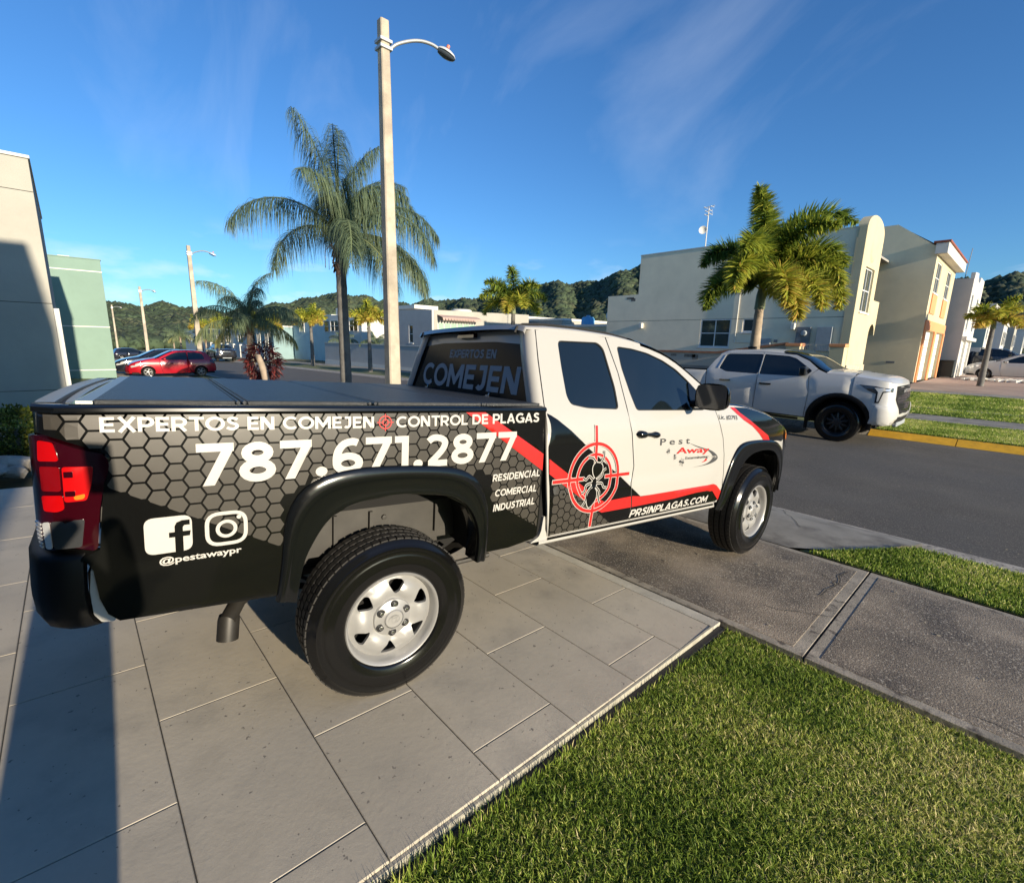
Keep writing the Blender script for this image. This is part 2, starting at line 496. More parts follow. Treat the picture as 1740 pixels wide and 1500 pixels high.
M['kerb'] = mat('kerb', (0.34, 0.31, 0.26), 0.85, var=.35, vscale=9, bump=1.0, bscale=60, speck=(0.08, 0.07, 0.06, .56, .66), speckscale=30)
M['kerb_yellow'] = mat('kerb_yellow', (0.66, 0.36, 0.02), 0.7, var=.15, vscale=6, bump=.6, bscale=60, speck=(0.30, 0.20, 0.08, .66, .72), speckscale=22)
M['pink_concrete'] = mat('pink_concrete', (0.34, 0.25, 0.20), 0.85, var=.22, vscale=.8, bump=.4)
M['white_line'] = mat('white_line', (0.50, 0.49, 0.44), 0.8, var=.3, vscale=8)

M['edge_black'] = mat('edge_black', (.012, .012, .012), .6)
# the ground itself: one sheet to the horizon
g = G()
xs = [-900, -500, -300, -200, -150, -110, -80, -60, -45, -30, -24, -20, -17, -14, -12, -10, -8, -5.0, -1.12, 3, 8, 15, 30, 60, 120, 300, 900]
yss = [-900, -300, -100, -30, -4, -1.55, .09, 2.95, 4.67, 5.6, 5.8, 6.15, 9.9, 13.5, 13.75, 16.4, 18, 24, 40, 60, 100, 150, 300, 900]
g.grid([[(x, y, max(-6.5, gz(x, y))-.15) for y in yss] for x in xs])
g.build('ground', M['soil'], None, 20)['kind'] = 'structure'

# driveway with its tiles
TL, TWd, CTH = 0.9586, 0.4698, cos(0.0577)
DX1, DX0 = -1.12, -6.9
def slab(name, x0, x1, y0, y1, dz, th, m_, parent, mesh_cache=None):
    g = G()
    c = [(x0, y0), (x1, y0), (x1, y1), (x0, y1)]
    b = .0025
    ci = [(x0+b, y0+b), (x1-b, y0+b), (x1-b, y1-b), (x0+b, y1-b)]
    v = [(x, y, gz(x, y)+dz-.0025) for x, y in c]+[(x, y, gz(x, y)+dz) for x, y in ci]+[(x, y, gz(x, y)+dz-th) for x, y in c]
    f = [(4, 5, 6, 7)]+[(i, (i+1) % 4, 4+(i+1) % 4, 4+i) for i in range(4)]+[(8+i, 8+(i+1) % 4, (i+1) % 4, i) for i in range(4)]
    g.add(v, f)
    return g.build(name, m_, parent, 0)
drive = empty('driveway'); drive['kind'] = 'structure'
strip('driveway_slab', DX0, DX1, -6.0, 2.95, M['grout'], dz=-.012, thick=.10, parent=drive, ny=8)
for v in range(-9, 6):
    y0 = .0886+v*TWd*CTH; y1 = y0+TWd*CTH
    if y0 < -3.95: continue
    xo = -2.2566+(0 if v % 2 == 0 else TL/2)
    x = xo-TL*6
    # dark joint along the row edge
    gj = G(); gj.add([(DX0, y0-.0024, gz(-3, y0)-.003), (DX1-.03, y0-.0024, gz(-3, y0)-.003), (DX1-.03, y0+.0024, gz(-3, y0)-.003), (DX0, y0+.0024, gz(-3, y0)-.003)], [(0, 1, 2, 3)])
    gj.build('joint', M['dark_grout'], drive, 0)
    while x < DX1:
        a, b_ = max(x, DX0), min(x+TL, DX1-.011)
        if b_-a > .05:
            slab('tile', a+.0022, b_-.0022, y0+.0022, min(y1, 2.84)-.0022, rng.uniform(-.0004, .0006), .01, M['tile'], drive)
        x += TL
slab('edging', DX0, DX1+.004, 2.845, 2.945, .001, .02, M['border'], drive)
slab('edging', DX1-.0125, DX1+.004, -3.0, 2.84, .004, .08, M['edge_white'], drive)
slab('edging', DX1+.0045, DX1+.046, -3.0, 2.93, -.022, .08, M['edge_black'], drive)

# pavement slabs
walk = empty('sidewalk'); walk['kind'] = 'structure'
J0, SL = -0.63, 3.35
for k in range(-22, 10):
    x0 = J0+k*SL; x1 = x0+SL
    slab('paving_slab', x0+.006, x1-.006, 2.965, 4.66, 0, .1, M['sidewalk_edge'], walk)
    slab('paving_slab_face', x0+.07, x1-.075, 3.03, 4.59, .0030, .004, M['sidewalk'], walk) if -10 < x0 < 8 else None
strip('sidewalk_base', -75, 32, 2.955, 4.665, M['dark_grout'], dz=-.03, thick=.05, parent=walk)
# apron between sidewalk and kerb
g = G()
ap = [(-5.6, 4.675), (-1.25, 4.675), (-1.0, 4.90), (-.72, 5.25), (-.55, 5.60), (-.50, 5.80), (-.46, 6.15), (-6.6, 6.15), (-6.6, 5.6), (-6.1, 5.0)]
v, f = cdt([ap], [], .35)
def apz(x, y): return interp(y, [4.67, 5.6, 5.8, 6.15], [-1.790, -1.799, -1.84, -1.900])+slopeX(x)
g.add([(a, b, apz(a, b)) for a, b in v], f)
g.build('driveway_apron', M['concrete'], None, 30)['kind'] = 'structure'
# near kerb, gutter
strip('kerb', -.45, 32, 5.62, 5.80, M['kerb'], dz=.004, thick=.16)
strip('kerb', -75, -6.65, 5.62, 5.80, M['kerb'], dz=.004, thick=.16)
strip('gutter', -75, 32, 5.805, 6.20, M['kerb'], dz=.006, thick=.05)
strip('road', -260, 60, 6.16, 13.50, M['asphalt'], dz=0.0, thick=.02, ny=6)
# far kerb: yellow, then bare
for k in range(9):
    a = -2.35+k*1.53
    strip('yellow_kerb', a, a+1.515, 13.50, 13.75, M['kerb_yellow'], dz=.004, thick=.20, step=.8)
strip('kerb', -260, -2.36, 13.52, 13.75, M['kerb'], dz=.004, thick=.20)
# verge, pavement and lawn across the street
strip('verge', -2.0, 32, 13.755, 16.4, M['lawn'], dz=.005, ny=3)
strip('verge', -260, -2.0, 13.755, 16.4, M['lawn'], dz=.005, ny=3)
strip('far_sidewalk', -260, 32, 16.405, 17.95, M['concrete'], dz=.012)
strip('far_lawn', -2.9, 32, 17.955, 24.0, M['lawn'], dz=.01, ny=8, step=1.5)
strip('far_lawn', -8.5, -2.905, 17.955, 24.0, M['lawn'], dz=.01, ny=8)
strip('lawn_edging', -2.8, 32, 19.35, 19.45, M['edge_white'], dz=.03, thick=.05)
strip('far_path', -8.5, 3.0, 24.005, 25.4, M['concrete'], dz=.03)
strip('far_driveway', -3.9, 32, 25.405, 60, M['pink_concrete'], dz=.015, ny=3)
strip('side_yard', -19.5, -8.505, 17.955, 24.5, M['concrete'], dz=.01)
# near lawns
strip('front_lawn', DX1+.04, 32, -6, 2.95, M['lawn'], dz=-.042, thick=.05, ny=12, step=1)
strip('left_lawn', -17.4, -8.6, -6, 2.95, M['lawn'], dz=-.02, thick=.05, ny=12, step=1.5)
strip('neighbour_driveway', -23.5, -17.41, -6, 2.95, M['concrete'], dz=-.01, thick=.05, ny=6)
strip('left_lawn', -31.5, -23.51, -6, 2.95, M['lawn'], dz=-.02, thick=.05, ny=12, step=1.5)
strip('neighbour_driveway', -39, -31.51, -6, 2.95, M['concrete'], dz=-.01, thick=.05, ny=6)
strip('verge', -17.0, -6.9, 4.675, 5.61, M['lawn'], dz=.002, ny=2)
strip('neighbour_apron', -23.2, -17.05, 4.675, 5.8, M['concrete'], dz=.0, ny=2)
strip('verge', -30.9, -23.25, 4.675, 5.61, M['lawn'], dz=.002, ny=2)
strip('neighbour_apron', -38.5, -30.95, 4.675, 5.8, M['concrete'], dz=.0, ny=2)
strip('verge', -75, -38.55, 4.675, 5.61, M['lawn'], dz=.002, ny=2)
g = G()
vg = [(-1.16, 4.675), (12, 4.675), (12, 5.61), (-.46, 5.61), (-.60, 5.36), (-.85, 5.02), (-1.0, 4.86)]
v, f = cdt([vg], [], .4)
g.add([(a, b, gz(a, b)+.004) for a, b in v], f)
g.build('verge', M['lawn'], None, 20)['kind'] = 'structure'
strip('verge', 12.01, 32, 4.675, 5.61, M['lawn'], dz=.004)

# cracks in the apron and pavement
def crack(x, y, dx, dy, n, seed, w=.006):
    r_ = random.Random(seed); pts = [(x, y)]
    for i in range(n): pts.append((pts[-1][0]+dx/n+r_.uniform(-.02, .02), pts[-1][1]+dy/n+r_.uniform(-.02, .02)))
    g = G()
    for q in stroke(pts, w):
        v, f = cdt([q], [])
        zf = (lambda a, b: apz(a, b)) if y > 4.66 else (lambda a, b: gz(a, b)+.004)
        g.add([(a, b, zf(a, b)+.003) for a, b in v], f)
    g.build('crack', M['dark_grout'], walk, 0)
crack(-1.75, 6.1, .38, -.75, 12, 3); crack(-1.5, 5.7, .55, .06, 9, 5, .004); crack(-.75, 4.5, .05, -.65, 12, 8, .008); crack(-.9, 4.3, .22, -.12, 8, 9, .005); crack(-.64, 3.6, -.35, -.18, 9, 4, .004)
crack(.1, 3.1, .7, .05, 10, 12, .004); crack(-2.2, 3.7, -1.0, .3, 14, 14, .004)
# grit and dry bits on the road and pavement
g = G(); r_ = random.Random(4)
for k in range(110):
    x = r_.uniform(-3.2, 1.2); y = r_.choice([r_.uniform(6.3, 13.2), r_.uniform(3.1, 4.6), r_.uniform(5.85, 6.3)]); s_ = r_.uniform(.003, .009)
    g.box((x, y, gz(x, y)+.008), (s_*2.2, s_, .003), rz=r_.uniform(0, 3))
o = g.build('grit', mat('grit', (.26, .24, .19), .9), None, 0); o['kind'] = 'stuff'
# ---- grass blades
def grassmat(name, stops, rough=.55):
    m = bpy.data.materials.new(name); m.use_nodes = True; t = m.node_tree; b = t.nodes['Principled BSDF']
    a = t.nodes.new('ShaderNodeAttribute'); a.attribute_name = 'tone'
    r = t.nodes.new('ShaderNodeValToRGB'); e = r.color_ramp.elements
    e[0].position, e[0].color = stops[0][0], (*stops[0][1], 1); e[1].position, e[1].color = stops[-1][0], (*stops[-1][1], 1)
    for p, c in stops[1:-1]:
        x = e.new(p); x.color = (*c, 1)
    t.links.new(a.outputs['Fac'], r.inputs[0]); t.links.new(r.outputs[0], b.inputs['Base Color'])
    b.inputs['Roughness'].default_value = rough; b.inputs['Specular IOR Level'].default_value = .3
    tr = t.nodes.new('ShaderNodeBsdfTranslucent'); t.links.new(r.outputs[0], tr.inputs['Color'])
    mxs = t.nodes.new('ShaderNodeMixShader'); mxs.inputs[0].default_value = .35
    t.links.new(b.outputs[0], mxs.inputs[1]); t.links.new(tr.outputs[0], mxs.inputs[2])
    t.links.new(mxs.outputs[0], t.nodes['Material Output'].inputs['Surface'])
    return m
M['blade'] = grassmat('grass_blade', [(0, (.08, .14, .018)), (.38, (.23, .34, .045)), (.68, (.46, .50, .11)), (1, (.80, .70, .36))])
def patchn(x, y, s, ph):
    return (np.sin(x*s*1.3+ph)+np.sin(y*s*1.7+ph*2)+np.sin((x+y)*s*.9+ph*3)+np.sin((x-y*1.3)*s*1.9+ph))/4
def blades(name, X, Y, h, w, dz, parent=None, tonebias=0.0, lean=.45):
    n = len(X)
    Z = np.interp(Y, YP, ZPf)+np.array([slopeX(a) for a in X]) + dz
    a = rng.uniform(0, 2*pi, n); H_ = h*rng.uniform(.55, 1.25, n); ww = w*rng.uniform(.7, 1.3, n)
    la = rng.uniform(0, 2*pi, n); l_ = lean*H_*rng.uniform(.2, 1.3, n)
    dx, dy = np.cos(a)*ww/2, np.sin(a)*ww/2
    lx, ly = np.cos(la)*l_, np.sin(la)*l_
    V = np.empty((n, 5, 3))
    V[:, 0] = np.stack([X-dx, Y-dy, Z], 1); V[:, 1] = np.stack([X+dx, Y+dy, Z], 1)
    V[:, 2] = np.stack([X+lx*.35+dx*.8, Y+ly*.35+dy*.8, Z+H_*.6], 1); V[:, 3] = np.stack([X+lx*.35-dx*.8, Y+ly*.35-dy*.8, Z+H_*.6], 1)
    V[:, 4] = np.stack([X+lx, Y+ly, Z+H_*np.sqrt(np.maximum(.2, 1-(l_/H_)**2*.5))], 1)
    me = bpy.data.meshes.new(name)
    me.vertices.add(n*5); me.vertices.foreach_set('co', V.reshape(-1))
    base = np.arange(n)*5
    loops = np.stack([base, base+1, base+2, base+3, base+3, base+2, base+4], 1).reshape(-1)
    me.loops.add(n*7); me.loops.foreach_set('vertex_index', loops)
    me.polygons.add(n*2)
    ls = np.stack([np.arange(n)*7, np.arange(n)*7+4], 1).reshape(-1)
    me.polygons.foreach_set('loop_start', ls)
    me.update(calc_edges=True)
    tone = rng.normal(.40, .17, n)+.34*patchn(X, Y, 1.9, 1.0)+.22*patchn(X, Y, 6.0, 2.0)+tonebias
    tone = np.where(rng.random(n) < .16, tone+.38, tone)
    tone = np.clip(tone, 0, 1)
    at = me.attributes.new('tone', 'FLOAT', 'POINT'); at.data.foreach_set('value', np.repeat(tone, 5))
    me.materials.append(M['blade'])
    o = bpy.data.objects.new(name, me); COL.objects.link(o)
    if parent: o.parent = parent
    o['kind'] = 'stuff'
    return o
def scatter(n, x0, x1, y0, y1): return rng.uniform(x0, x1, n), rng.uniform(y0, y1, n)
X, Y = scatter(420000, -1.062, 3.2, .15, 2.95)
d_ = np.hypot(X, Y); keep = (rng.random(len(X)) < np.clip(1.9/np.maximum(d_, .6), .2, 1)) & ((X*.5+.2) < Y+.35)
tag(blades('grass', X[keep], Y[keep], .030, .0038, -.040, tonebias=.05, lean=.9), 'short green and straw coloured grass of the front lawn', 'grass')
# tall edge blades leaning over the dark joint
X, Y = scatter(1800, -1.082, -1.05, -.2, 2.4)
keep = rng.random(len(X)) < np.clip(1.25-Y*.55, .12, 1)
tag(blades('edge_grass', X[keep], Y[keep], .060, .004, -.045, tonebias=.1, lean=.4), 'taller grass blades along the driveway edge', 'grass')
X, Y = scatter(46000, -1.12, 2.6, 4.68, 5.61)
keep = Y-4.68 < (X+1.10)*1.45
tag(blades('verge_grass', X[keep], Y[keep], .034, .007, .0, tonebias=-.06), 'grass of the verge between sidewalk and near kerb', 'grass')
X, Y = scatter(60000, -2.3, 2.2, 13.77, 16.38)
tag(blades('far_verge_grass', X, Y, .05, .014, .0), 'grass behind the yellow kerb', 'grass')
X, Y = scatter(70000, -4.5, 3.0, 17.97, 23.9)
tag(blades('far_lawn_grass', X, Y, .05, .022, .0, tonebias=-.1), 'green lawn in front of the row houses', 'grass')
X, Y = scatter(40000, -17.2, -8.8, -3.0, 2.9)
tag(blades('side_grass', X, Y, .05, .02, -.02), 'grass beside the cream neighbouring wall', 'grass')
# ---------------------------------------------------------------- wheels (shared by all vehicles)
def make_wheel(parent, R, rimR, width, style, out=1, name='wheel', rimmat=None, det=56):
    """wheel centred at its hub, local +Y*out is the outer side"""
    w = G(); hw = width/2; o = out
    prof = [(rimR, -hw*.80), (rimR+.012, -hw*.93), (rimR+.05, -hw*1.0), (R-.055, -hw*.99), (R-.02, -hw*.90), (R-.004, -hw*.78)]
    nG = 4
    for k in range(nG+1):
        a = -hw*.78+2*hw*.78*k/nG
        if 0 < k < nG:
            prof += [(R, a-.006), (R-.009, a-.005), (R-.009, a+.005), (R, a+.006)]
    prof += [(R-.004, hw*.78), (R-.02, hw*.90), (R-.034, hw*.95), (R-.036, hw*.982), (R-.045, hw*.985), (R-.047, hw*.975), (R-.070, hw*1.0), (R-.073, hw*1.012), (R-.078, hw*1.012), (rimR+.060, hw*1.03), (rimR+.052, hw*1.030), (rimR+.048, hw*1.012), (rimR+.022, hw*1.0), (rimR+.012, hw*.93), (rimR, hw*.80)]
    for (r, h) in prof: pass
    split = 6+4*(nG-1)
    w.lathe([(r, o*h) for r, h in prof[:5]], det, m=0)
    w.lathe([(r, o*h) for r, h in prof[4:split+1]], det, m=1)
    w.lathe([(r, o*h) for r, h in prof[split:]], det, m=0)
    # lateral sipes: shallow blocks on the tread
    nb = 64 if det > 40 else 0
    for k in range(nb):
        for row in range(nG):
            a0 = 2*pi*(k+(row % 2)*.5)/nb; a1 = a0+2*pi/nb*.80
            y0 = -hw*.78+2*hw*.78*row/nG+.007; y1 = y0+2*hw*.78/nG-.014
            rr = R+.0025
            sk = .012 if row % 2 else -.012
            pts = [(rr*cos(a0), o*y0, rr*sin(a0)), (rr*cos(a1), o*y0, rr*sin(a1)), (rr*cos(a1+sk), o*y1, rr*sin(a1+sk)), (rr*cos(a0+sk), o*y1, rr*sin(a0+sk))]
            pin = [((rr-.008)*p[0]/rr, p[1], (rr-.008)*p[2]/rr) for p in pts]
            w.add(pts+pin, [(0, 1, 2, 3), (0, 4, 5, 1), (1, 5, 6, 2), (2, 6, 7, 3), (3, 7, 4, 0)], 1)
    wheel = w.build(name, [M['tyre'], M['tread']], parent, 40)
    rm = rimmat or M['rim_silver']
    g = G()
    ins = hw*.62
    # outer flange and barrel
    g.lathe([(rimR*.90, o*-hw*.7), (rimR*.92, o*(ins-.02)), (rimR*.955, o*(hw*.80)), (rimR*.985, o*(hw*.93)), (rimR+.004, o*(hw*.96)), (rimR+.008, o*(hw*.90)), (rimR, o*(hw*.80))], det, m=0)
    # disc with windows
    def fdisc(u, v, d):
        r = sqrt(u*u+v*v)/rimR; th = atan2(v, u)
        y = interp(r, [0, .28, .34, .42, .60, .78, .90, .96], [ins+.006, ins+.006, ins-.006, ins+.004, ins+.022, ins+.008, ins-.016, ins-.018])
        if style == 'steel':
            y += .010*cos(6*th)*max(0, 1-abs(r-.62)/.3)
        return (u, o*(y+d), v)
    disc = [(rimR*.945*cos(2*pi*k/det), rimR*.945*sin(2*pi*k/det)) for k in range(det)]
    holes = []
    if style == 'steel':
        for k in range(6):
            a = 2*pi*k/6+pi/6-.12
            def P(r, da): return (rimR*r*cos(a+da), rimR*r*sin(a+da))
            holes.append(rnd([P(.52, 0), P(.60, -.11), P(.78, -.23), P(.83, -.16), P(.84, 0), P(.83, .16), P(.78, .23), P(.60, .11)], rimR*.07, 3))
    elif style == 'alloy':
        for k in range(5):
            a = 2*pi*k/5
            def P(r, da): return (rimR*r*cos(a+da), rimR*r*sin(a+da))
            holes.append(rnd([P(.32, -.30), P(.86, -.46), P(.90, 0), P(.86, .46), P(.32, .30)], rimR*.10, 3))
    else:
        for k in range(10):
            a = 2*pi*k/10
            def P(r, da): return (rimR*r*cos(a+da), rimR*r*sin(a+da))
            holes.append([P(.35, -.10), P(.88, -.22), P(.88, .22), P(.35, .10)])
    panel(g, [disc], holes, fdisc, grid=rimR*.13, lip=.016, m=0)
    rim = g.build('rim', [rm], wheel, 50)
    # brake / dark backing
    b = G(); b.lathe([(.0, o*(-hw*.1)), (rimR*.93, o*(-hw*.1))], 24)
    b.lathe([(rimR*.2, o*(ins-.09)), (rimR*.66, o*(ins-.09)), (rimR*.66, o*(ins-.11))], 24, m=1)
    b.build('brake', [M['dark_inside'], M['chassis']], wheel, 40)
    if style == 'steel':
        h = G()
        h.lathe([(.046, o*(ins+.030)), (.052, o*(ins+.026)), (.088, o*(ins+.014)), (.093, o*(ins+.003)), (.095, o*(ins-.01))], 40)
        h.lathe([(.0, o*(ins+.034)), (.040, o*(ins+.034)), (.044, o*(ins+.030)), (.046, o*(ins+.024))], 32)
        for (rx, rz, cx, cz) in ((.026, .019, 0, 0), (.011, .019, 0, .002), (.018, .007, 0, .012)):
            ring = [(cx+rx*cos(t), cz+rz*sin(t)) for t in np.linspace(0, 2*pi, 25)[:-1]]
            for q in stroke(ring, .0035, True):
                h.add([(a, o*(ins+.0365), c) for a, c in q], [tuple(range(4))])
        h.build('hub_cap', [rm], wheel, 40)
        for k in range(6):
            a = 2*pi*k/6+.45
            c = (.070*cos(a), o*(ins+.020), .070*sin(a))
            l = G()
            l.lathe([(.0, o*.016), (.008, o*.014), (.0105, o*.006), (.0105, o*.0046)], 8, c=c, m=0)
            l.lathe([(.0105, o*.0045), (.019, o*.0035)], 12, c=c, m=1)
            l.build('lug_nut', [M['chrome'], M['rim_black']], wheel, 40)
    return wheel

# ---------------------------------------------------------------- black and white pickup
TYAW = 0.12373505928
TB, TW = 0.061, 0.0304
LIST = radians(1.55)
truck = empty('pickup_truck', (-2.71012, 1.06384, -1.6616), 0, 'black and white wrapped pickup truck with red stripe and hexagon graphics on the tiled driveway', 'pickup truck')
ex_ = Vector((sin(TYAW)*cos(TB), cos(TYAW)*cos(TB), -sin(TB)))
ey_ = Vector((cos(TYAW), -sin(TYAW), 0))
ez_ = ex_.cross(ey_)*-1
if ez_.z < 0: ez_ = -ez_
MB4 = Matrix(((ex_.x, ey_.x, ez_.x, 0), (ex_.y, ey_.y, ez_.y, 0), (ex_.z, ey_.z, ez_.z, 0), (0, 0, 0, 1)))
# lean of the body about the near sill line
piv = Vector((0, 0.93, 0.95))
LEAN = Matrix.Translation(piv) @ Matrix.Rotation(LIST, 4, 'X') @ Matrix.Translation(-piv)
# note: local frame is x forward, y to the truck's right, z up (left handed), so bake coordinates
def body_pt(p):
    return MB4 @ (LEAN @ Vector(p))
exw = Vector((sin(TYAW)*cos(TW), cos(TYAW)*cos(TW), -sin(TW)))
ezw = Vector((sin(TYAW)*sin(TW), cos(TYAW)*sin(TW), cos(TW)))
MW4 = Matrix(((exw.x, ey_.x, ezw.x, 0), (exw.y, ey_.y, ezw.y, 0), (exw.z, ey_.z, ezw.z, 0), (0, 0, 0, 1)))
def bodyobj(g, name, mats, parent=None, smooth=35):
    g.v = [tuple(body_pt(p)) for p in g.v]
    return g.build(name, mats, parent or truck, smooth)

PZ = [.50, .60, .68, .80, 1.0, 1.2, 1.30, 1.37, 1.78, 1.9]
PY = [.885, .905, .92, .93, .935, .93, .915, .888, .70, .64]
PYb = [.885, .905, .92, .93, .935, .935, .932, .928, .92, .92]
PZs, PYs = soften(PZ, PY, .035); _, PYbs = soften(PZ, PYb, .03)
def nose(x):
    return .20*((x-3.15)/.80)**2.2 if x > 3.15 else 0.0
def tail(x):
    if x > -1.06: return 0.0
    a = min(.0995, -1.06-x)
    return .10-sqrt(.01-a*a)
def ys(x, z): return interp(z, PZs, PYs)-nose(x)
def ysb(x, z): return interp(z, PZs, PYbs)-tail(x)
# a pressed crease along the doors, bulging the lower half a little
def crease(x, z):
    if .80 < x < 2.5 and z < .95: return .009*(lambda t: t*t*(3-2*t))(min(1, (.95-z)/.05))*min(1, (2.5-x)/.12)
    return 0
def fc(s): return lambda u, v, d: (u, s*(ys(u, v)+crease(u, v)+d), v)
def fb(s): return lambda u, v, d: (u, s*(ysb(u, v)+d), v)
EX = [.70, .85, 1.2, 1.5, 1.75, 1.95, 2.1, 2.25, 2.4, 2.5, 2.56, 2.87, 3.15, 3.4, 3.7, 3.95]
EZ = [1.79, 1.805, 1.815, 1.81, 1.785, 1.745, 1.69, 1.60, 1.505, 1.44, 1.405, 1.385, 1.335, 1.26, 1.17, 1.06]
EXs, EZs = soften(EX, EZ, .05)
def E(x): return interp(x, EXs, EZs)
def topsurf(x0, x1, nx, crown, frac=1.0, ny=18, dz=0.0, p=2.6, yf=None):
    yf = yf or ys
    rows = []
    for i in range(nx+1):
        x = x0+(x1-x0)*i/nx; ze = E(x); ye = yf(x, ze); cr_ = crown(x) if callable(crown) else crown
        row = []
        for j in range(ny+1):
            t = sin((j/ny-.5)*pi)*frac
            row.append((x, ye*t, ze+cr_*(1-abs(t)**p)**(1/p)+dz))
        rows.append(row)
    return rows
RD_CUT = [(.862, 1.79), (.835, 1.632), (.806, 1.366), (.800, 1.159), (.83, .80), (.853, .664)]
FD_CUT = [(1.43, 1.80), (1.466, 1.59), (1.468, 1.375), (1.489, 1.226), (1.524, 1.017), (1.505, .912), (1.53, .755), (1.532, .664)]
FE_CUT = [(2.43, 1.385), (2.465, 1.275), (2.514, 1.16), (2.551, 1.033), (2.578, .885), (2.59, .762), (2.57, .66)]
W_REAR = rnd([(1.005, 1.395), (.985, 1.44), (.995, 1.60), (1.012, 1.752), (1.345, 1.768), (1.388, 1.735), (1.405, 1.50), (1.392, 1.368), (1.13, 1.375)], .03)
W_FRONT = rnd([(1.553, 1.362), (1.530, 1.46), (1.508, 1.62), (1.515, 1.757), (1.659, 1.753), (1.808, 1.735), (1.958, 1.695), (2.084, 1.640), (2.19, 1.565), (2.30, 1.468), (2.372, 1.392), (2.28, 1.362)], .025)
ARCH_R = [(-.44, .60), (-.42, .75), (-.385, .84), (-.32, .935), (-.225, .985), (-.03, 1.005), (.195, .975), (.315, .910), (.385, .78), (.40, .60)]
ARCH_F = [(2.64, .58), (2.70, .74), (2.78, .90), (2.90, 1.0), (3.08, 1.035), (3.28, 1.02), (3.44, .93), (3.53, .80), (3.56, .62)]
FLR_O = smooth_curve([(-.515, .62), (-.497, .78), (-.484, .939), (-.447, 1.033), (-.396, 1.084), (-.312, 1.120), (-.164, 1.137), (.095, 1.125), (.274, 1.095), (.381, 1.021), (.438, .889), (.452, .74), (.455, .60)], 4)
FLF_O = smooth_curve([(2.545, .60), (2.575, .75), (2.625, .90), (2.69, 1.03), (2.787, 1.105), (2.982, 1.125), (3.25, 1.115), (3.43, 1.07), (3.58, .97), (3.65, .83), (3.67, .66)], 4)
LAMP = [(-1.20, 1.30), (-1.142, 1.296), (-.992, 1.235), (-.983, 1.203), (-1.000, 1.145), (-1.014, 1.06), (-1.024, .93), (-1.20, .93)]

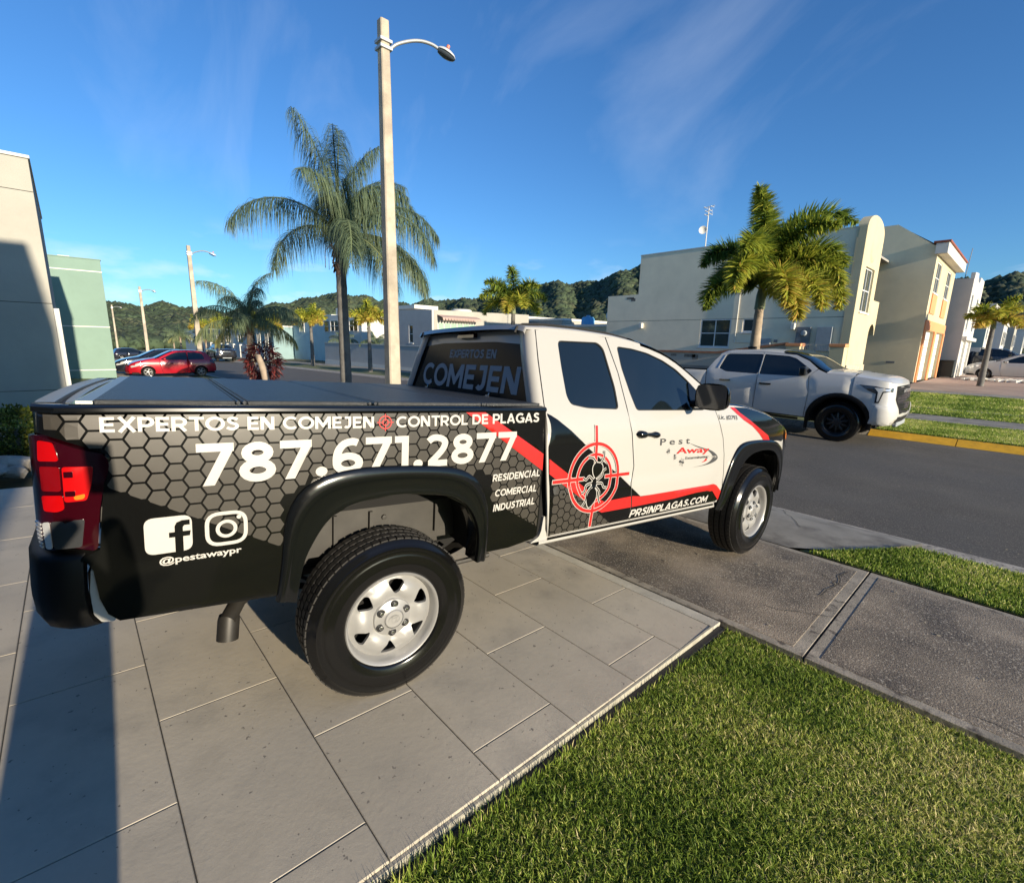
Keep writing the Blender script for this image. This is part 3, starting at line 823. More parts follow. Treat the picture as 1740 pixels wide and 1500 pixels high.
for s in (1, -1):
    side = '' if s == 1 else '_left'
    # --- bed side
    g = G()
    bed_o = [(-.985, .672), (-.49, .640), (.78, .640), (.783, 1.375), (-1.158, 1.375), (-1.158, .90), (-1.055, .895), (-1.04, .865), (-1.03, .765), (-1.013, .705)]
    lower = [[(-1.3, .93), (-1.02, .93), (-1.0, 1.145), (-.983, 1.203), (-.992, 1.238), (-1.142, 1.299), (-1.3, 1.303)]]
    under = [[(.39, .50), (.41, .612), (.762, .664), (.80, .70), (.80, .5)]]
    panel(g, [bed_o], [ARCH_R]+lower+under, fb(s), grid=.03, lip=.02)
    bodyobj(g, 'bed_side', M['black_vinyl'])
    # --- cab pieces
    top = [(x, E(x)-.004) for x in (.90, 1.05, 1.2, 1.35)]
    g = G()
    rd = [(a+.004, b) for a, b in RD_CUT[::-1]]
    poly = rd[:-1]+[(.866, E(.866)-.006)]+top+[(1.426, E(1.426)-.006)]+[(a-.004, b) for a, b in FD_CUT[1:]]
    panel(g, [poly], [W_REAR], fc(s), grid=.03)
    rdoor = bodyobj(g, 'rear_door', M['white_paint'])
    g = G()
    top = [(x, E(x)-.004) for x in (1.5, 1.6, 1.75, 1.85, 1.95, 2.02, 2.1, 2.18, 2.25, 2.32, 2.40, 2.425)]
    poly = [(a+.004, b) for a, b in FD_CUT[::-1][:-1]]+[(1.436, E(1.436)-.006)]+top+[(a-.004, b) for a, b in FE_CUT]
    panel(g, [poly], [W_FRONT], fc(s), grid=.03)
    fdoor = bodyobj(g, 'front_door', M['white_paint'])
    # fender
    g = G()
    poly = [(a+.003, b) for a, b in FE_CUT[::-1][1:]]+[(2.438, E(2.438)-.004), (2.5, E(2.5)-.004), (2.56, 1.401)]+[(x, E(x)) for x in (2.7, 2.87, 3.0, 3.15, 3.28, 3.4, 3.52)]+[(3.56, 1.10), (3.60, .98), (3.64, .70), (3.4, .70)]
    panel(g, [poly], [[(2.60, .5), (2.62, .74), (2.70, .90), (2.82, 1.02), (3.0, 1.07), (3.25, 1.06), (3.43, 1.0), (3.55, .85), (3.7, .5)]], fc(s), grid=.03)
    bodyobj(g, 'fender', M['white_paint'])
    # front corner: lamp and bumper cover
    g = G()
    panel(g, [[(3.524, 1.222), (3.60, 1.198), (3.72, 1.16), (3.95, 1.06), (3.99, .95), (3.985, .80), (3.93, .72), (3.65, .72), (3.64, .9), (3.60, 1.0), (3.56, 1.105)]], [], fc(s), grid=.03)
    bodyobj(g, 'front_bumper_corner', M['gloss_black'])
    g = G()
    panel(g, [rnd([(3.575, 1.19), (3.72, 1.155), (3.93, 1.065), (3.95, 1.0), (3.80, 1.01), (3.62, 1.08)], .02)], [], lambda u, v, d: (u, s*(ys(u, v)+.006+d), v), grid=.05)
    hl = bodyobj(g, 'headlight', M['lamp_clear'])
    g = G(); panel(g, [rnd([(3.60, 1.12), (3.66, 1.09), (3.655, 1.145), (3.61, 1.165)], .01)], [], lambda u, v, d: (u, s*(ys(u, v)+.010+d), v), lip=.004)
    bodyobj(g, 'side_marker', M['lamp_orange'], hl)
    # white sill below the doors
    g = G()
    rows = []
    for i in range(25):
        x = .80+(2.52-.80)*i/24
        rows.append([(x, s*y, z) for y, z in ((.905, .661), (.918, .655), (.920, .650), (.915, .642), (.922, .639), (.922, .626), (.905, .612), (.86, .606), (.80, .60))])
    gg = G().grid(rows)
    bodyobj(gg, 'sill', M['white_paint'])
    g = G(); g.bx(.86, 2.5, s*.915-.003*s, s*.9235, .6405, .6535)
    bodyobj(g, 'sill_stripe', M['black_vinyl'])
    # curved white foot of the cab between door and bed
    g = G(); panel(g, [rnd([(.74, .640), (.83, .642), (.87, .640), (.862, .662), (.843, .70), (.838, .78), (.826, .78), (.815, .70), (.80, .668)], .01)], [], lambda u, v, d: (u, s*(.918+d), v), lip=.02)
    bodyobj(g, 'sill_foot', M['white_paint'])
    # inner dark shell behind all gaps
    g = G()
    panel(g, [[(.79, .66), (2.6, .66), (2.6, .8), (2.6, 1.38), (2.45, 1.38), (2.45, 1.45), (2.25, 1.565), (2.1, 1.655), (1.95, 1.71), (1.75, 1.75), (1.5, 1.775), (1.2, 1.78), (.86, 1.77), (.79, 1.4)]], [W_REAR, W_FRONT], lambda u, v, d: (u, s*(ys(u, v)-.022+d), v), grid=.15, lip=0)
    bodyobj(g, 'body_shell', M['dark_inside'])
    # glass
    for w_, dr, nm in ((W_REAR, rdoor, 'quarter_window'), (W_FRONT, fdoor, 'door_window')):
        g = G(); c_ = Vector((sum(a for a, b in w_)/len(w_), sum(b for a, b in w_)/len(w_)))
        big = [tuple(c_+(Vector(p)-c_)*1.035) for p in w_]
        panel(g, [big], [], lambda u, v, d: (u, s*(ys(u, v)-.0085+d), v), grid=.08, lip=0)
        wo_ = bodyobj(g, nm, M['tinted_glass'], dr)
        g = G()
        inner = [tuple(c_+(Vector(p)-c_)*.972) for p in w_]
        panel(g, [[tuple(c_+(Vector(p)-c_)*1.004) for p in w_]], [inner], lambda u, v, d: (u, s*(ys(u, v)-.004+d), v), grid=.12, lip=.006)
        bodyobj(g, 'window_seal', M['rubber'], dr)
    # black triangle at the mirror foot
    g = G(); panel(g, [rnd([(2.175, 1.375), (2.15, 1.44), (2.185, 1.555), (2.28, 1.478), (2.365, 1.395), (2.33, 1.372)], .01)], [], lambda u, v, d: (u, s*(ys(u, v)+.002+d), v), grid=.1, lip=.02)
    bodyobj(g, 'mirror_base', M['satin_black'])
    # mirror
    g = G()
    rows = []
    for i in range(9):
        t = i/8; a = pi*t
        rr = [1.0, 1.0, .97, .93, .86, .76, .62, .42, .0][i]
        cx = 2.075+.115*t
        row = []
        for k in range(20):
            th = 2*pi*k/20
            q = (abs(cos(th))**.6*(1 if cos(th) > 0 else -1), abs(sin(th))**.6*(1 if sin(th) > 0 else -1))
            row.append((cx+.03*q[0]*.6, s*(1.065+q[0]*.108*rr), 1.468+q[1]*.088*rr-(.012*t)))
        rows.append(row)
    g.grid(rows, close=True)
    g.tube([(2.16, s*.88, 1.405), (2.14, s*.93, 1.41), (2.12, s*1.0, 1.41)], [.03, .028, .024], 8)
    mi = bodyobj(g, 'door_mirror', M['gloss_black'])
    g = G(); g.add([(2.073+.03*.6*a, s*(1.065+a*.098), 1.468+b*.078) for a, b in rnd([(-1, -1), (1, -1), (1, 1), (-1, 1)], .35)], [tuple(range(20))])
    bodyobj(g, 'mirror_glass', M['lamp_clear'], mi)
    # door handle
    g = G()
    rows = []
    for i in range(15):
        t = i/14; x = 1.523+.24*t
        w_ = interp(t, [0, .04, .15, .3, .45, .62, .8, .95, 1], [.0, .012, .025, .024, .013, .013, .023, .013, .0])
        rows.append([(x, s*(.930+.030*w_/.025*max(0, sin(pi*k/8))**.7), 1.218-.012*t+w_*cos(pi*k/8)) for k in range(9)])
    g.grid(rows)
    bodyobj(g, 'door_handle', M['gloss_black'], fdoor)
    # flares
    for (outer, inner, nm) in ((FLR_O, ARCH_R, 'rear_fender_flare'), (FLF_O, ARCH_F, 'front_fender_flare')):
        n = 44
        def resamp(c, n):
            P = [Vector(p) for p in c]; L = [0]
            for i in range(1, len(P)): L.append(L[-1]+(P[i]-P[i-1]).length)
            return [(interp(L[-1]*k/n, L, [p.x for p in P]), interp(L[-1]*k/n, L, [p.y for p in P])) for k in range(n+1)]
        A = resamp(outer, n); B = resamp(smooth_curve(inner, 5), n)
        yfun = ysb if 'rear' in nm else ys
        rows = []
        for a, b in zip(A, B):
            row = []
            for t, dy in ((0, -.004), (.01, .010), (.06, .015), (.30, .022), (.42, .018), (.50, .014), (.85, .020), (.97, .019), (1.0, .010), (1.02, -.01), (1.0, -.10)):
                x = a[0]+(b[0]-a[0])*t; z = a[1]+(b[1]-a[1])*t
                row.append((x, s*(yfun(x, z)+dy), z))
            rows.append(row)
        g = G().grid(rows)
        bodyobj(g, nm, M['satin_black'], None, 50)
        # wheel well liner
        C = resamp([(p[0]+(-.02 if p[0] < inner[4][0] else .02), p[1]+.02) for p in smooth_curve(inner, 5)], n)
        rows = [[(c[0], s*y, c[1]+(.02 if y < .6 else 0)) for y in (.90, .75, .55, .30)] for c in C]
        g = G().grid(rows)
        bodyobj(g, 'wheel_liner', M['dark_inside'], None, 40)
    # tail lamp, wrapped round the corner
    def corner(u, z, d):
        """u = plan distance from x=-1.06 backwards round the corner"""
        base = interp(z, PZ, PYb)
        if u <= 0: return (-1.06-u, s*(base+d), z)
        L = .10*pi/2
        if u < L:
            a = u/.10
            return (-1.06-(.10+d)*sin(a), s*(base-.10+(.10+d)*cos(a)), z)
        return (-1.16-d, s*(base-.10-(u-L)), z)
    def lampfn(off): return lambda u, v, d: corner(u, v, off+d)
    LO = rnd([(-.070, 1.235), (-.079, 1.203), (-.062, 1.145), (-.048, 1.06), (-.037, .935), (.24, .935), (.235, 1.10), (.235, 1.285), (.082, 1.298)], .014)
    g = G(); panel(g, [LO], [], lampfn(.014), grid=.03, lip=.02)
    tl = bodyobj(g, 'tail_light', M['lamp_red_dark'])
    def lens(name, pts, m_, off=.0165, r=.008):
        gg = G(); panel(gg, [rnd(pts, r)], [], lampfn(off), grid=.03, lip=.003)
        bodyobj(gg, name, m_, tl)
    lens('red_lens', [(.080, 1.283), (.043, 1.278), (.032, 1.222), (.084, 1.220)], M['lamp_red'])
    lens('red_lens', [(.082, 1.115), (.030, 1.118), (.028, 1.074), (.045, 1.066), (.078, 1.068)], M['lamp_red'])
    lens('red_lens', [(.027, 1.205), (-.040, 1.203), (-.034, 1.150), (-.020, 1.098), (.027, 1.096)], M['lamp_red'])
    lens('red_insert', [(.080, 1.205), (.032, 1.205), (.032, 1.130), (.080, 1.130)], M['lamp_red_mid'])
    lens('orange_lens', [(.008, 1.114), (-.018, 1.120), (-.015, 1.104), (.006, 1.102)], M['lamp_orange'], .018)
    lens('dark_band', [(.024, 1.190), (.006, 1.190), (.006, 1.172), (.024, 1.172)], M['lamp_red_dark'], .018, .002)
    lens('dark_band', [(.024, 1.130), (.004, 1.130), (.004, 1.114), (.024, 1.114)], M['lamp_red_dark'], .018, .002)
    lens('reverse_lens', [(.062, 1.036), (-.012, 1.040), (-.001, .952), (.058, .948)], M['lamp_clear'])
    lens('reverse_lens_bright', [(.088, 1.030), (.068, 1.035), (.064, .948), (.082, .948)], M['lamp_bright'])
    for k in range(7): lens('lens_rib', [(.125-k*.003, 1.030-k*.012), (.094, 1.026-k*.012), (.094, 1.020-k*.012), (.125-k*.003, 1.024-k*.012)], M['lamp_bright'], .017, .001)
    # bed rail cap
    g = G()
    rows = []
    for i in range(34):
        x = -1.16+(.785+1.16)*i/33; yy = ysb(max(x, -1.155), 1.37)
        rows.append([(x, s*(yy+.001), 1.362), (x, s*(yy+.004), 1.368), (x, s*(yy+.002), 1.378), (x, s*(yy-.010), 1.386), (x, s*(yy-.06), 1.386), (x, s*(yy-.08), 1.37)])
    g.grid(rows)
    bodyobj(g, 'bed_rail_cap', M['satin_black'])
    # rear cab corner
    rows = []
    for i in range(14):
        z = 1.36+(1.80-1.36)*i/13; ln = .075*(z-1.37)/.43
        p_ = interp(z, PZ, PY)
        xx = interp(z, [.6, 1.159, 1.366, 1.632, 1.79], [.85, .800, .806, .835, .862])-.004
        rows.append([(xx, s*p_, z), (xx-.018, s*(p_-.003), z), (xx-.036, s*(p_-.018), z), (xx-.046, s*(p_-.045), z), (xx-.046+.006, s*(p_-.085), z), (xx-.03, s*(p_-.11), z)])
    g = G().grid(rows)
    bodyobj(g, 'cab_corner', M['white_paint'])

# hood, windscreen, roof
g = G().grid(topsurf(2.50, 3.97, 22, lambda x: .045*min(1, (4.0-x)/.25)))
bodyobj(g, 'hood', M['gloss_black'], None, 60)
g = G().grid(topsurf(1.72, 2.50, 14, lambda x: .075, frac=.985, dz=-.004))
bodyobj(g, 'windscreen', M['tinted_glass'], None, 60)
g = G()
rows = []
for i in range(13):
    x = .80+(1.76-.80)*i/12; ze = E(x); ye = ys(x, ze)
    row = []
    for j in range(31):
        t = sin((j/30-.5)*pi)
        row.append((x-(.02*(1-abs(t)**2) if i == 0 else 0), ye*t, ze-.004+(.045 if x > .9 else .037)*(1-abs(t)**3.2)**(1/3.2)))
    rows.append(row)
back = [(p[0]-.012, p[1]*1.0, p[2]-.028) for p in rows[0]]
g.grid([back]+rows)
bodyobj(g, 'roof', M['white_paint'], None, 60)
for s in (1, -1):
    g = G(); g.tube([(x, s*(ys(x, E(x))-.075), E(x)+.030+dz) for x, dz in ((.775, -.050), (.79, -.020), (.83, -.004), (.95, .003), (1.2, .004), (1.5, .004), (1.7, .002))], .009, 6)
    bodyobj(g, 'roof_moulding', M['rubber'])
# back wall of the cab with rear window
g = G()
def rw(y, z, d): return (.788+.055*(z-1.38)/.36-.010*(1-(y/.7)**2)*1.0-d, y, z)
panel(g, [[(-.76, 1.345), (.76, 1.345), (.66, 1.79), (.4, 1.80), (-.4, 1.80), (-.66, 1.79)]], [], rw, grid=.15, lip=.02)
bw = bodyobj(g, 'cab_back_panel', M['white_paint'])
g = G(); panel(g, [rnd([(-.765, 1.355), (.765, 1.355), (.655, 1.715), (.35, 1.735), (-.35, 1.735), (-.655, 1.715)], .05)], [], lambda y, z, d: rw(y, z, d+.006), grid=.12, lip=.01)
rwin = bodyobj(g, 'rear_window', M['glass_film'])
g = G(); panel(g, [rnd([(-.11, 1.764), (.11, 1.764), (.10, 1.796), (-.10, 1.796)], .008)], [], lambda y, z, d: rw(y, z, d+.028), grid=.1, lip=.03)
bodyobj(g, 'brake_light', M['lamp_red_dark'])
def printobj(name, polys, fn, d, mtl, cuts=(), grid=.03, parent=None, vf=None):
    g = G(); grid = .03; d = d*1.5+.0008 if d else 0
    if vf: g.add([fn(a, b, d) for a, b in vf[0]], vf[1])
    else:
        v, f = cdt(polys, list(cuts), grid); g.add([fn(a, b, d) for a, b in v], f)
    o = bodyobj(g, name, mtl, parent, 0)
    for p in o.data.polygons: p.use_smooth = True
    return o
rwp = lambda y, z, d: rw(-y, z, .0175+d)
fl = lambda pl: [[(-a, b) for a, b in p] for p in pl]
printobj('window_lettering', line_polys('EXPERTOS EN', -.21, .38, 1.632, 1.632, .056, .056), lambda a, b, d: rw(a, b, .0075+d), 0, M['grey_vinyl'], parent=rwin, grid=.2)
printobj('window_lettering', line_polys('COMEJEN', -.60, .66, 1.428, 1.428, .16, .16), lambda a, b, d: rw(a, b, .0075+d), 0, M['grey_vinyl'], parent=rwin, grid=.2)
# nose: grille, bumper, face
rows = []
for z in (1.09, 1.05, .98, .90, .80, .74, .72):
    rows.append([(3.985-.03*abs(z-.9)+.15*(1-(k/12)**2), (ys(3.95, z)-.01)*k/12, z) for k in range(-12, 13)])
g = G().grid(rows)
bodyobj(g, 'front_bumper', M['gloss_black'])
g = G()
for z in (1.06, 1.03, 1.0, .97, .94, .91, .88): g.bx(4.11, 4.14, -.42, .42, z-.006, z+.006)
bodyobj(g, 'grille', M['satin_black'])
# tailgate, its cap, rear bumper
g = G()
rows = [[(-1.165-.02*(1-(y/.8)**2), y, z) for y in np.linspace(-.815, .815, 17)] for z in (1.372, 1.30, 1.1, .9, .70)]
g.grid(rows)
bodyobj(g, 'tailgate', M['black_vinyl'])
def lam(x0, x1, z0, z1, bow=.035, ymax=.915, n=20):
    gg = G(); rows = []
    for i in range(n+1):
        y = -ymax+2*ymax*i/n; b = bow*(1-(y/ymax)**2); e = .10*max(0, (abs(y)/ymax-.88)/.12)**2
        rows.append([(x0-b+e, y, z0), (x0-b+e, y, z1-.004), (x0-b+e+.006, y, z1), (x1-b*.75, y, z1), (x1-b*.75, y, z0)])
    gg.grid(rows); return gg
bodyobj(lam(-1.160, -1.110, 1.365, 1.386, bow=.03, ymax=.90), 'tailgate_cap', M['aluminium'])
bodyobj(lam(-1.108, -1.094, 1.355, 1.374, ymax=.90), 'tailgate_gap', M['rubber'])
bodyobj(lam(-1.092, -1.066, 1.365, 1.384, bow=.03, ymax=.85), 'tailgate_lip', M['aluminium'])
# tonneau cover
tc_ = G(); tc_.bx(-1.07, .775, -.905, .905, 1.372, 1.389); 
tcov = bodyobj(tc_, 'tonneau_frame', M['satin_black'])
g = G(); g.bx(-1.058, -1.018, -.875, .875, 1.385, 1.396); bodyobj(g, 'tonneau_end_rail', M['aluminium'], tcov)
for x0, x1 in ((-1.014, -.632), (-.594, -.155), (-.112, .40), (.43, .765)):
    g = G(); g.bx(x0, x1, -.895, .895, 1.385, 1.402)
    o = bodyobj(g, 'tonneau_panel', M['tonneau'], tcov); bevel(o, .003, 1)
for xc in (-.623, -.603, -.146, -.122, .409, .421):
    g = G(); g.tube([(xc, -.895, 1.395), (xc, .895, 1.395)], .0065, 8)
    bodyobj(g, 'hinge_rail', M['tonneau'], tcov)
for yc in (-.42, .42):
    g = G(); g.bx(.735, .765, yc-.02, yc+.02, 1.402, 1.412); g.tube([(.75, yc, 1.41), (.742, yc+.015, 1.43)], .006, 6)
    bodyobj(g, 'latch', M['chrome'], tcov)
# rear bumper swept round the corners
path = [(-1.056, .90), (-1.062, .930), (-1.10, .938), (-1.14, .925), (-1.17, .90), (-1.195, .84), (-1.215, .74), (-1.235, .5), (-1.25, .2), (-1.25, -.2), (-1.235, -.5), (-1.215, -.74), (-1.195, -.84), (-1.17, -.90), (-1.14, -.925), (-1.10, -.938), (-1.062, -.930), (-1.056, -.90)]
rows = []
for i, (x, y) in enumerate(path):
    n_ = Vector((x+.6, y*.6, 0)).normalized()
    row = []
    for off, z in ((-.11, .925), (-.03, .928), (-.008, .920), (.0, .905), (.002, .85), (.004, .78), (-.004, .72), (-.02, .685), (-.045, .665), (-.12, .66)):
        row.append((x+n_.x*off, y+n_.y*off, z+(.015*max(0, (-1.0-x)/.05) if i in (0, len(path)-1) and z < .8 else 0)))
    rows.append(row)
g = G().grid(rows)
bodyobj(g, 'rear_bumper', M['black_plastic'], None, 50)
for s in (1, -1):
    g = G(); panel(g, [rnd([(-1.047, .865), (-1.037, .855), (-1.025, .765), (-1.010, .705), (-.992, .682), (-1.002, .674), (-1.030, .680), (-1.048, .71), (-1.053, .79)], .006)], [], lambda u, v, d: (u, s*(.918+d), v), lip=.03)
    bodyobj(g, 'bumper_bracket', M['white_paint'])

# ---- printed wrap on both sides
DOORGAP = [[(RD_CUT[i][0]-.004, RD_CUT[i][1]) for i in range(len(RD_CUT))]+[(RD_CUT[i][0]+.005, RD_CUT[i][1]) for i in range(len(RD_CUT)-1, -1, -1)],
           [(FD_CUT[i][0]-.005, FD_CUT[i][1]) for i in range(len(FD_CUT))]+[(FD_CUT[i][0]+.005, FD_CUT[i][1]) for i in range(len(FD_CUT)-1, -1, -1)]]
BEDCUT = [[(.776, .5), (.83, .5), (.83, 1.5), (.776, 1.5)]]
def clip(poly, a, b, c):
    """keep a*x+b*z<=c"""
    out = []
    for i in range(len(poly)):
        p, q = poly[i-1], poly[i]
        fp, fq = a*p[0]+b*p[1]-c, a*q[0]+b*q[1]-c
        if (fp <= 0) != (fq <= 0):
            t = fp/(fp-fq); out.append((p[0]+(q[0]-p[0])*t, p[1]+(q[1]-p[1])*t))
        if fq <= 0: out.append(q)
    return out
def hexes(x0, x1, z0, z1, cx, cz, pitch, gap):
    """flat-top hexagons, column pitch .866*pitch"""
    out = []
    R_ = pitch/sqrt(3)-gap/2*1.1547
    i0 = int((x0-cx)/(pitch*.866))-1; i1 = int((x1-cx)/(pitch*.866))+1
    for i in range(i0, i1+1):
        for j in range(-20, 21):
            hx = cx+i*pitch*.866; hz = cz+j*pitch+(pitch/2 if i % 2 else 0)
            if not (z0-pitch < hz < z1+pitch): continue
            p = [(hx+R_*cos(radians(60*k)), hz+R_*sin(radians(60*k))) for k in range(6)]
            out.append(p)
    return out
for s in (1, -1):
    fbs, fcs = fb(s), fc(s)
    # bed hexagons
    g = G()
    for p in hexes(-1.15, .78, .64, 1.36, -.913, 1.2235, .0575, .0068):
        p = clip(p, -1, 0, 1.128); p = clip(p, 1, 0, .770) if p else p
        p = clip(p, 0, 1, 1.358) if p else p
        if len(p) < 3: continue
        cx, cz = sum(a for a, b in p)/len(p), sum(b for a, b in p)/len(p)
        # leave out what lies under the lamp, the arch, the dark wedge and the bottom band
        if cx < -.99 and cz < 1.262 - (cx+1.06)*.42 + .0 and cz < 1.31: 
            if cx < -1.0 or cz < 1.20: continue
        if -.50 < cx < .44 and cz < 1.07: 
            if cx > -.47: continue
        if ((cx+.02)/.47)**2+((cz-.62)/.51)**2 < 1: continue
        ok = []
        if cx < -.40:                    # rear field: above the falling diagonal, left of the flare
            for (a, b, c) in ((-.573, -1, -.562), (1.9, -.72, -1.56+.0)):
                p = clip(p, a, b, c) if len(p) > 2 else []
        else:
            if cx > .30:
                p = clip(p, -.58, -1, -1.183) if len(p) > 2 else []
                # below the red stripe
        if len(p) > 2 and cx < -.98:
            vv, ff = cdt([p], [], .03)
            g.add([fbs(a, b, .0030) for a, b in vv], ff)
        elif len(p) > 2: g.add([fbs(a, b, .0016) for a, b in p], [tuple(range(len(p)))])
    bodyobj(g, 'hexagon_print', M['hex_vinyl'], None, 0)
    # cab hexagons
    g = G()
    for p in hexes(.82, 1.45, .66, 1.05, .883, .874, .0535, .0062):
        for (a, b, c) in ((-1, 0, -.862), (0, -1, -.664), (.72, 1, 1.643), (.84, .62, 1.587)):
            p = clip(p, a, b, c) if len(p) > 2 else []
        if len(p) > 2: g.add([fcs(a, b, .0032) for a, b in p], [tuple(range(len(p)))])
    # black field of the doors
    blk = [(.80, 1.356), (.845, 1.338), (.886, 1.316), (.979, 1.255), (1.069, 1.188), (1.112, 1.153), (1.22, 1.082), (1.329, 1.011), (1.386, .975), (1.509, .885), (1.61, .815), (2.45, .80), (2.46, .76), (2.56, .68), (2.52, .6645), (.853, .6645), (.80, .9)]
    printobj('door_print', [blk], fcs, .0008, M['black_vinyl'], DOORGAP+[[(.7, .6), (.866, .6), (.845, .80), (.814, 1.159), (.818, 1.39), (.7, 1.39)]], .06)
    bodyobj(g, 'hexagon_print', M['hex_vinyl'], None, 0)
    # black wedge hiding the upper right of the bed and a corner on the cab
    printobj('bed_print', [[(.403, 1.360), (.770, 1.360), (.770, 1.140)]], fbs, .0014, M['black_vinyl'])
    printobj('stripe_print', [[(.296, 1.360), (.403, 1.360), (.776, 1.138), (.776, 1.048)]], fbs, .0020, M['red_vinyl'])
    edge = [(.296, 1.360), (.776, 1.048)]
    st = [(.80, 1.121), (.986, 1.000), (1.14, .893), (1.205, .850), (1.27, .820), (1.522, .826), (1.604, .816), (1.613, .8135), (2.452, .815), (2.50, .80), (2.588, .738), (2.560, .676), (2.448, .762), (1.541, .752), (1.262, .752), (1.175, .790), (.972, .928), (.80, 1.042)]
    printobj('stripe_print', [st], fcs, .0024, M['red_vinyl'], DOORGAP+[[(.7, .6), (.866, .6), (.845, .80), (.818, 1.159), (.818, 1.39), (.7, 1.39)]])
    # door line, thin white
    printobj('sill_line_print', [[(.87, .6665), (2.50, .6665), (2.50, .6695), (.87, .6695)]], fcs, .0030, M['white_vinyl'], DOORGAP)
    if s == 1:
        fT, fD = fbs, fcs
    else:
        fT = lambda u, v, d: fb(-1)(-.27-u, v, d) if u < .79 else fb(-1)(u, v, d)
        fD = lambda u, v, d: fc(-1)(u, v, d)
    LN = []
    LN += [line_polys('EXPERTOS EN COMEJEN', -1.0, -.140, 1.3045, 1.2985, .0475, .0475)]
    LN += [line_polys('CONTROL DE PLAGAS', -.046, .733, 1.2975, 1.3085, .0470, .0490)]
    LN += [line_polys('787.671.2877', -.757, .592, 1.1105, 1.1200, .148, .143, sp=.045)]
    LN += [line_polys('RESIDENCIAL', .458, .757, 1.0165, 1.020, .036, .037, slant=.12)]
    LN += [line_polys('COMERCIAL', .476, .741, .9375, .9375, .035, .037, slant=.12)]
    LN += [line_polys('INDUSTRIAL', .472, .735, .860, .868, .036, .038, slant=.12)]
    P_ = []
    def rrect(x0, x1, z0, z1, r): return rnd([(x0, z0), (x1, z0), (x1, z1), (x0, z1)], r, 6)
    ring_o = rrect(-.740, -.609, .888, 1.013, .042)
    def ring(cx, cz, r, t, n=28): return stroke([(cx+r*cos(2*pi*k/n), cz+r*sin(2*pi*k/n)) for k in range(n)], t, True)
    P_ += ring(-.675, .949, .0275, .0115)
    P_ += [[(-.636+.0075*cos(2*pi*k/12), .988+.0075*sin(2*pi*k/12)) for k in range(12)]]
    P_ += stroke(rrect(-.734, -.615, .894, 1.007, .040), .0125, True)
    for q_ in LN: printobj('side_lettering', q_, fT, .0034, M['white_vinyl'])
    printobj('camera_badge', P_, fT, .0034, M['white_vinyl'])
    printobj('social_badge', [rrect(-.908, -.777, .889, 1.0155, .028)], fT, .0030, M['white_vinyl'], grid=.05)
    fp = [(-.826, .889), (-.803, .889), (-.803, .942), (-.784, .942), (-.781, .960), (-.803, .960), (-.803, .974), (-.799, .981), (-.783, .981), (-.783, .999), (-.805, .999), (-.820, .993), (-.826, .980), (-.826, .960), (-.842, .960), (-.842, .942), (-.826, .942)]
    printobj('social_badge_mark', [fp], fT, .0040, M['black_vinyl'], grid=.05)
    printobj('handle_lettering', None, fT, .0034, M['white_vinyl'], vf=font_polys('@pestawaypr', -.872, -.630, .8515, .852, .0235, offset=.022))
    # small cross-hair between the words
    tg = ring(-.0935, 1.3205, .0265, .0045)+ring(-.0935, 1.3205, .0125, .004)
    for a in range(4):
        c_, s_ = cos(a*pi/2), sin(a*pi/2)
        tg += stroke([(-.0935+.006*c_, 1.3205+.006*s_), (-.0935+.036*c_, 1.3205+.036*s_)], .0036)
    printobj('crosshair_print', tg, fT, .0034, M['red_vinyl'], grid=.1)
    # the big cross-hair with the ant on the rear door
    def cross(t, e):
        o = ring(1.175, .975, .200, t+e, 48)+ring(1.175, .975, .138, t*.85+e, 40)
        for (a, r1) in ((0, .305), (90, .305), (180, .322), (270, .300)):
            c_, s_ = cos(radians(a)), sin(radians(a))
            o += stroke([(1.175+(.088-e*.5)*c_, .975+(.088-e*.5)*s_), (1.175+(r1+e*.5)*c_, .975+(r1+e*.5)*s_)], t*1.05+e)
        return o
    printobj('crosshair_outline_print', cross(.019, .007), fD, .0034, M['white_vinyl'], DOORGAP, .09)
    printobj('crosshair_print', cross(.019, 0), fD, .0040, M['red_vinyl'], DOORGAP, .09)
    ca, sa = cos(radians(-14)), sin(radians(-14))
    def A_(p): return [(1.178+(a*ca-b*sa)*1.02, .962+(a*sa+b*ca)*1.02) for a, b in p]
    head = smooth_curve([(0, .10), (.030, .092), (.040, .066), (.030, .038), (.012, .018), (0, .012), (-.012, .018), (-.030, .038), (-.040, .066), (-.030, .092)], 3, True)
    thor = smooth_curve([(0, .012), (.014, -.004), (.018, -.026), (.010, -.046), (0, -.052), (-.010, -.046), (-.018, -.026), (-.014, -.004)], 3, True)
    abd = smooth_curve([(0, -.045), (.026, -.062), (.038, -.096), (.030, -.130), (.012, -.155), (0, -.162), (-.012, -.155), (-.030, -.130), (-.038, -.096), (-.026, -.062)], 3, True)
    limbs = [[(.010, .095), (.030, .135), (.022, .175)], [(-.015, .092), (-.055, .118), (-.095, .115)],
             [(.012, -.005), (.048, .030), (.050, .062), (.070, .080)], [(.014, -.020), (.060, -.010), (.078, -.030), (.105, -.028)], [(.012, -.035), (.052, -.062), (.060, -.100), (.082, -.125)],
             [(-.012, -.005), (-.052, .012), (-.070, -.012), (-.094, -.004)], [(-.014, -.020), (-.058, -.042), (-.068, -.078), (-.088, -.092)], [(-.012, -.038), (-.044, -.080), (-.040, -.125), (-.056, -.165)]]
    def grow(p, k):
        P = [Vector(q) for q in ccw(p)]; n = len(P); o = []
        for i in range(n):
            t_ = (P[(i+1) % n]-P[i-1]).normalized(); o.append(tuple(P[i]+Vector((t_.y, -t_.x))*k))
        return o
    wh = [A_(grow(q, .0055)) for q in (head, thor, abd)]
    bl = [A_(q) for q in (head, thor, abd)]
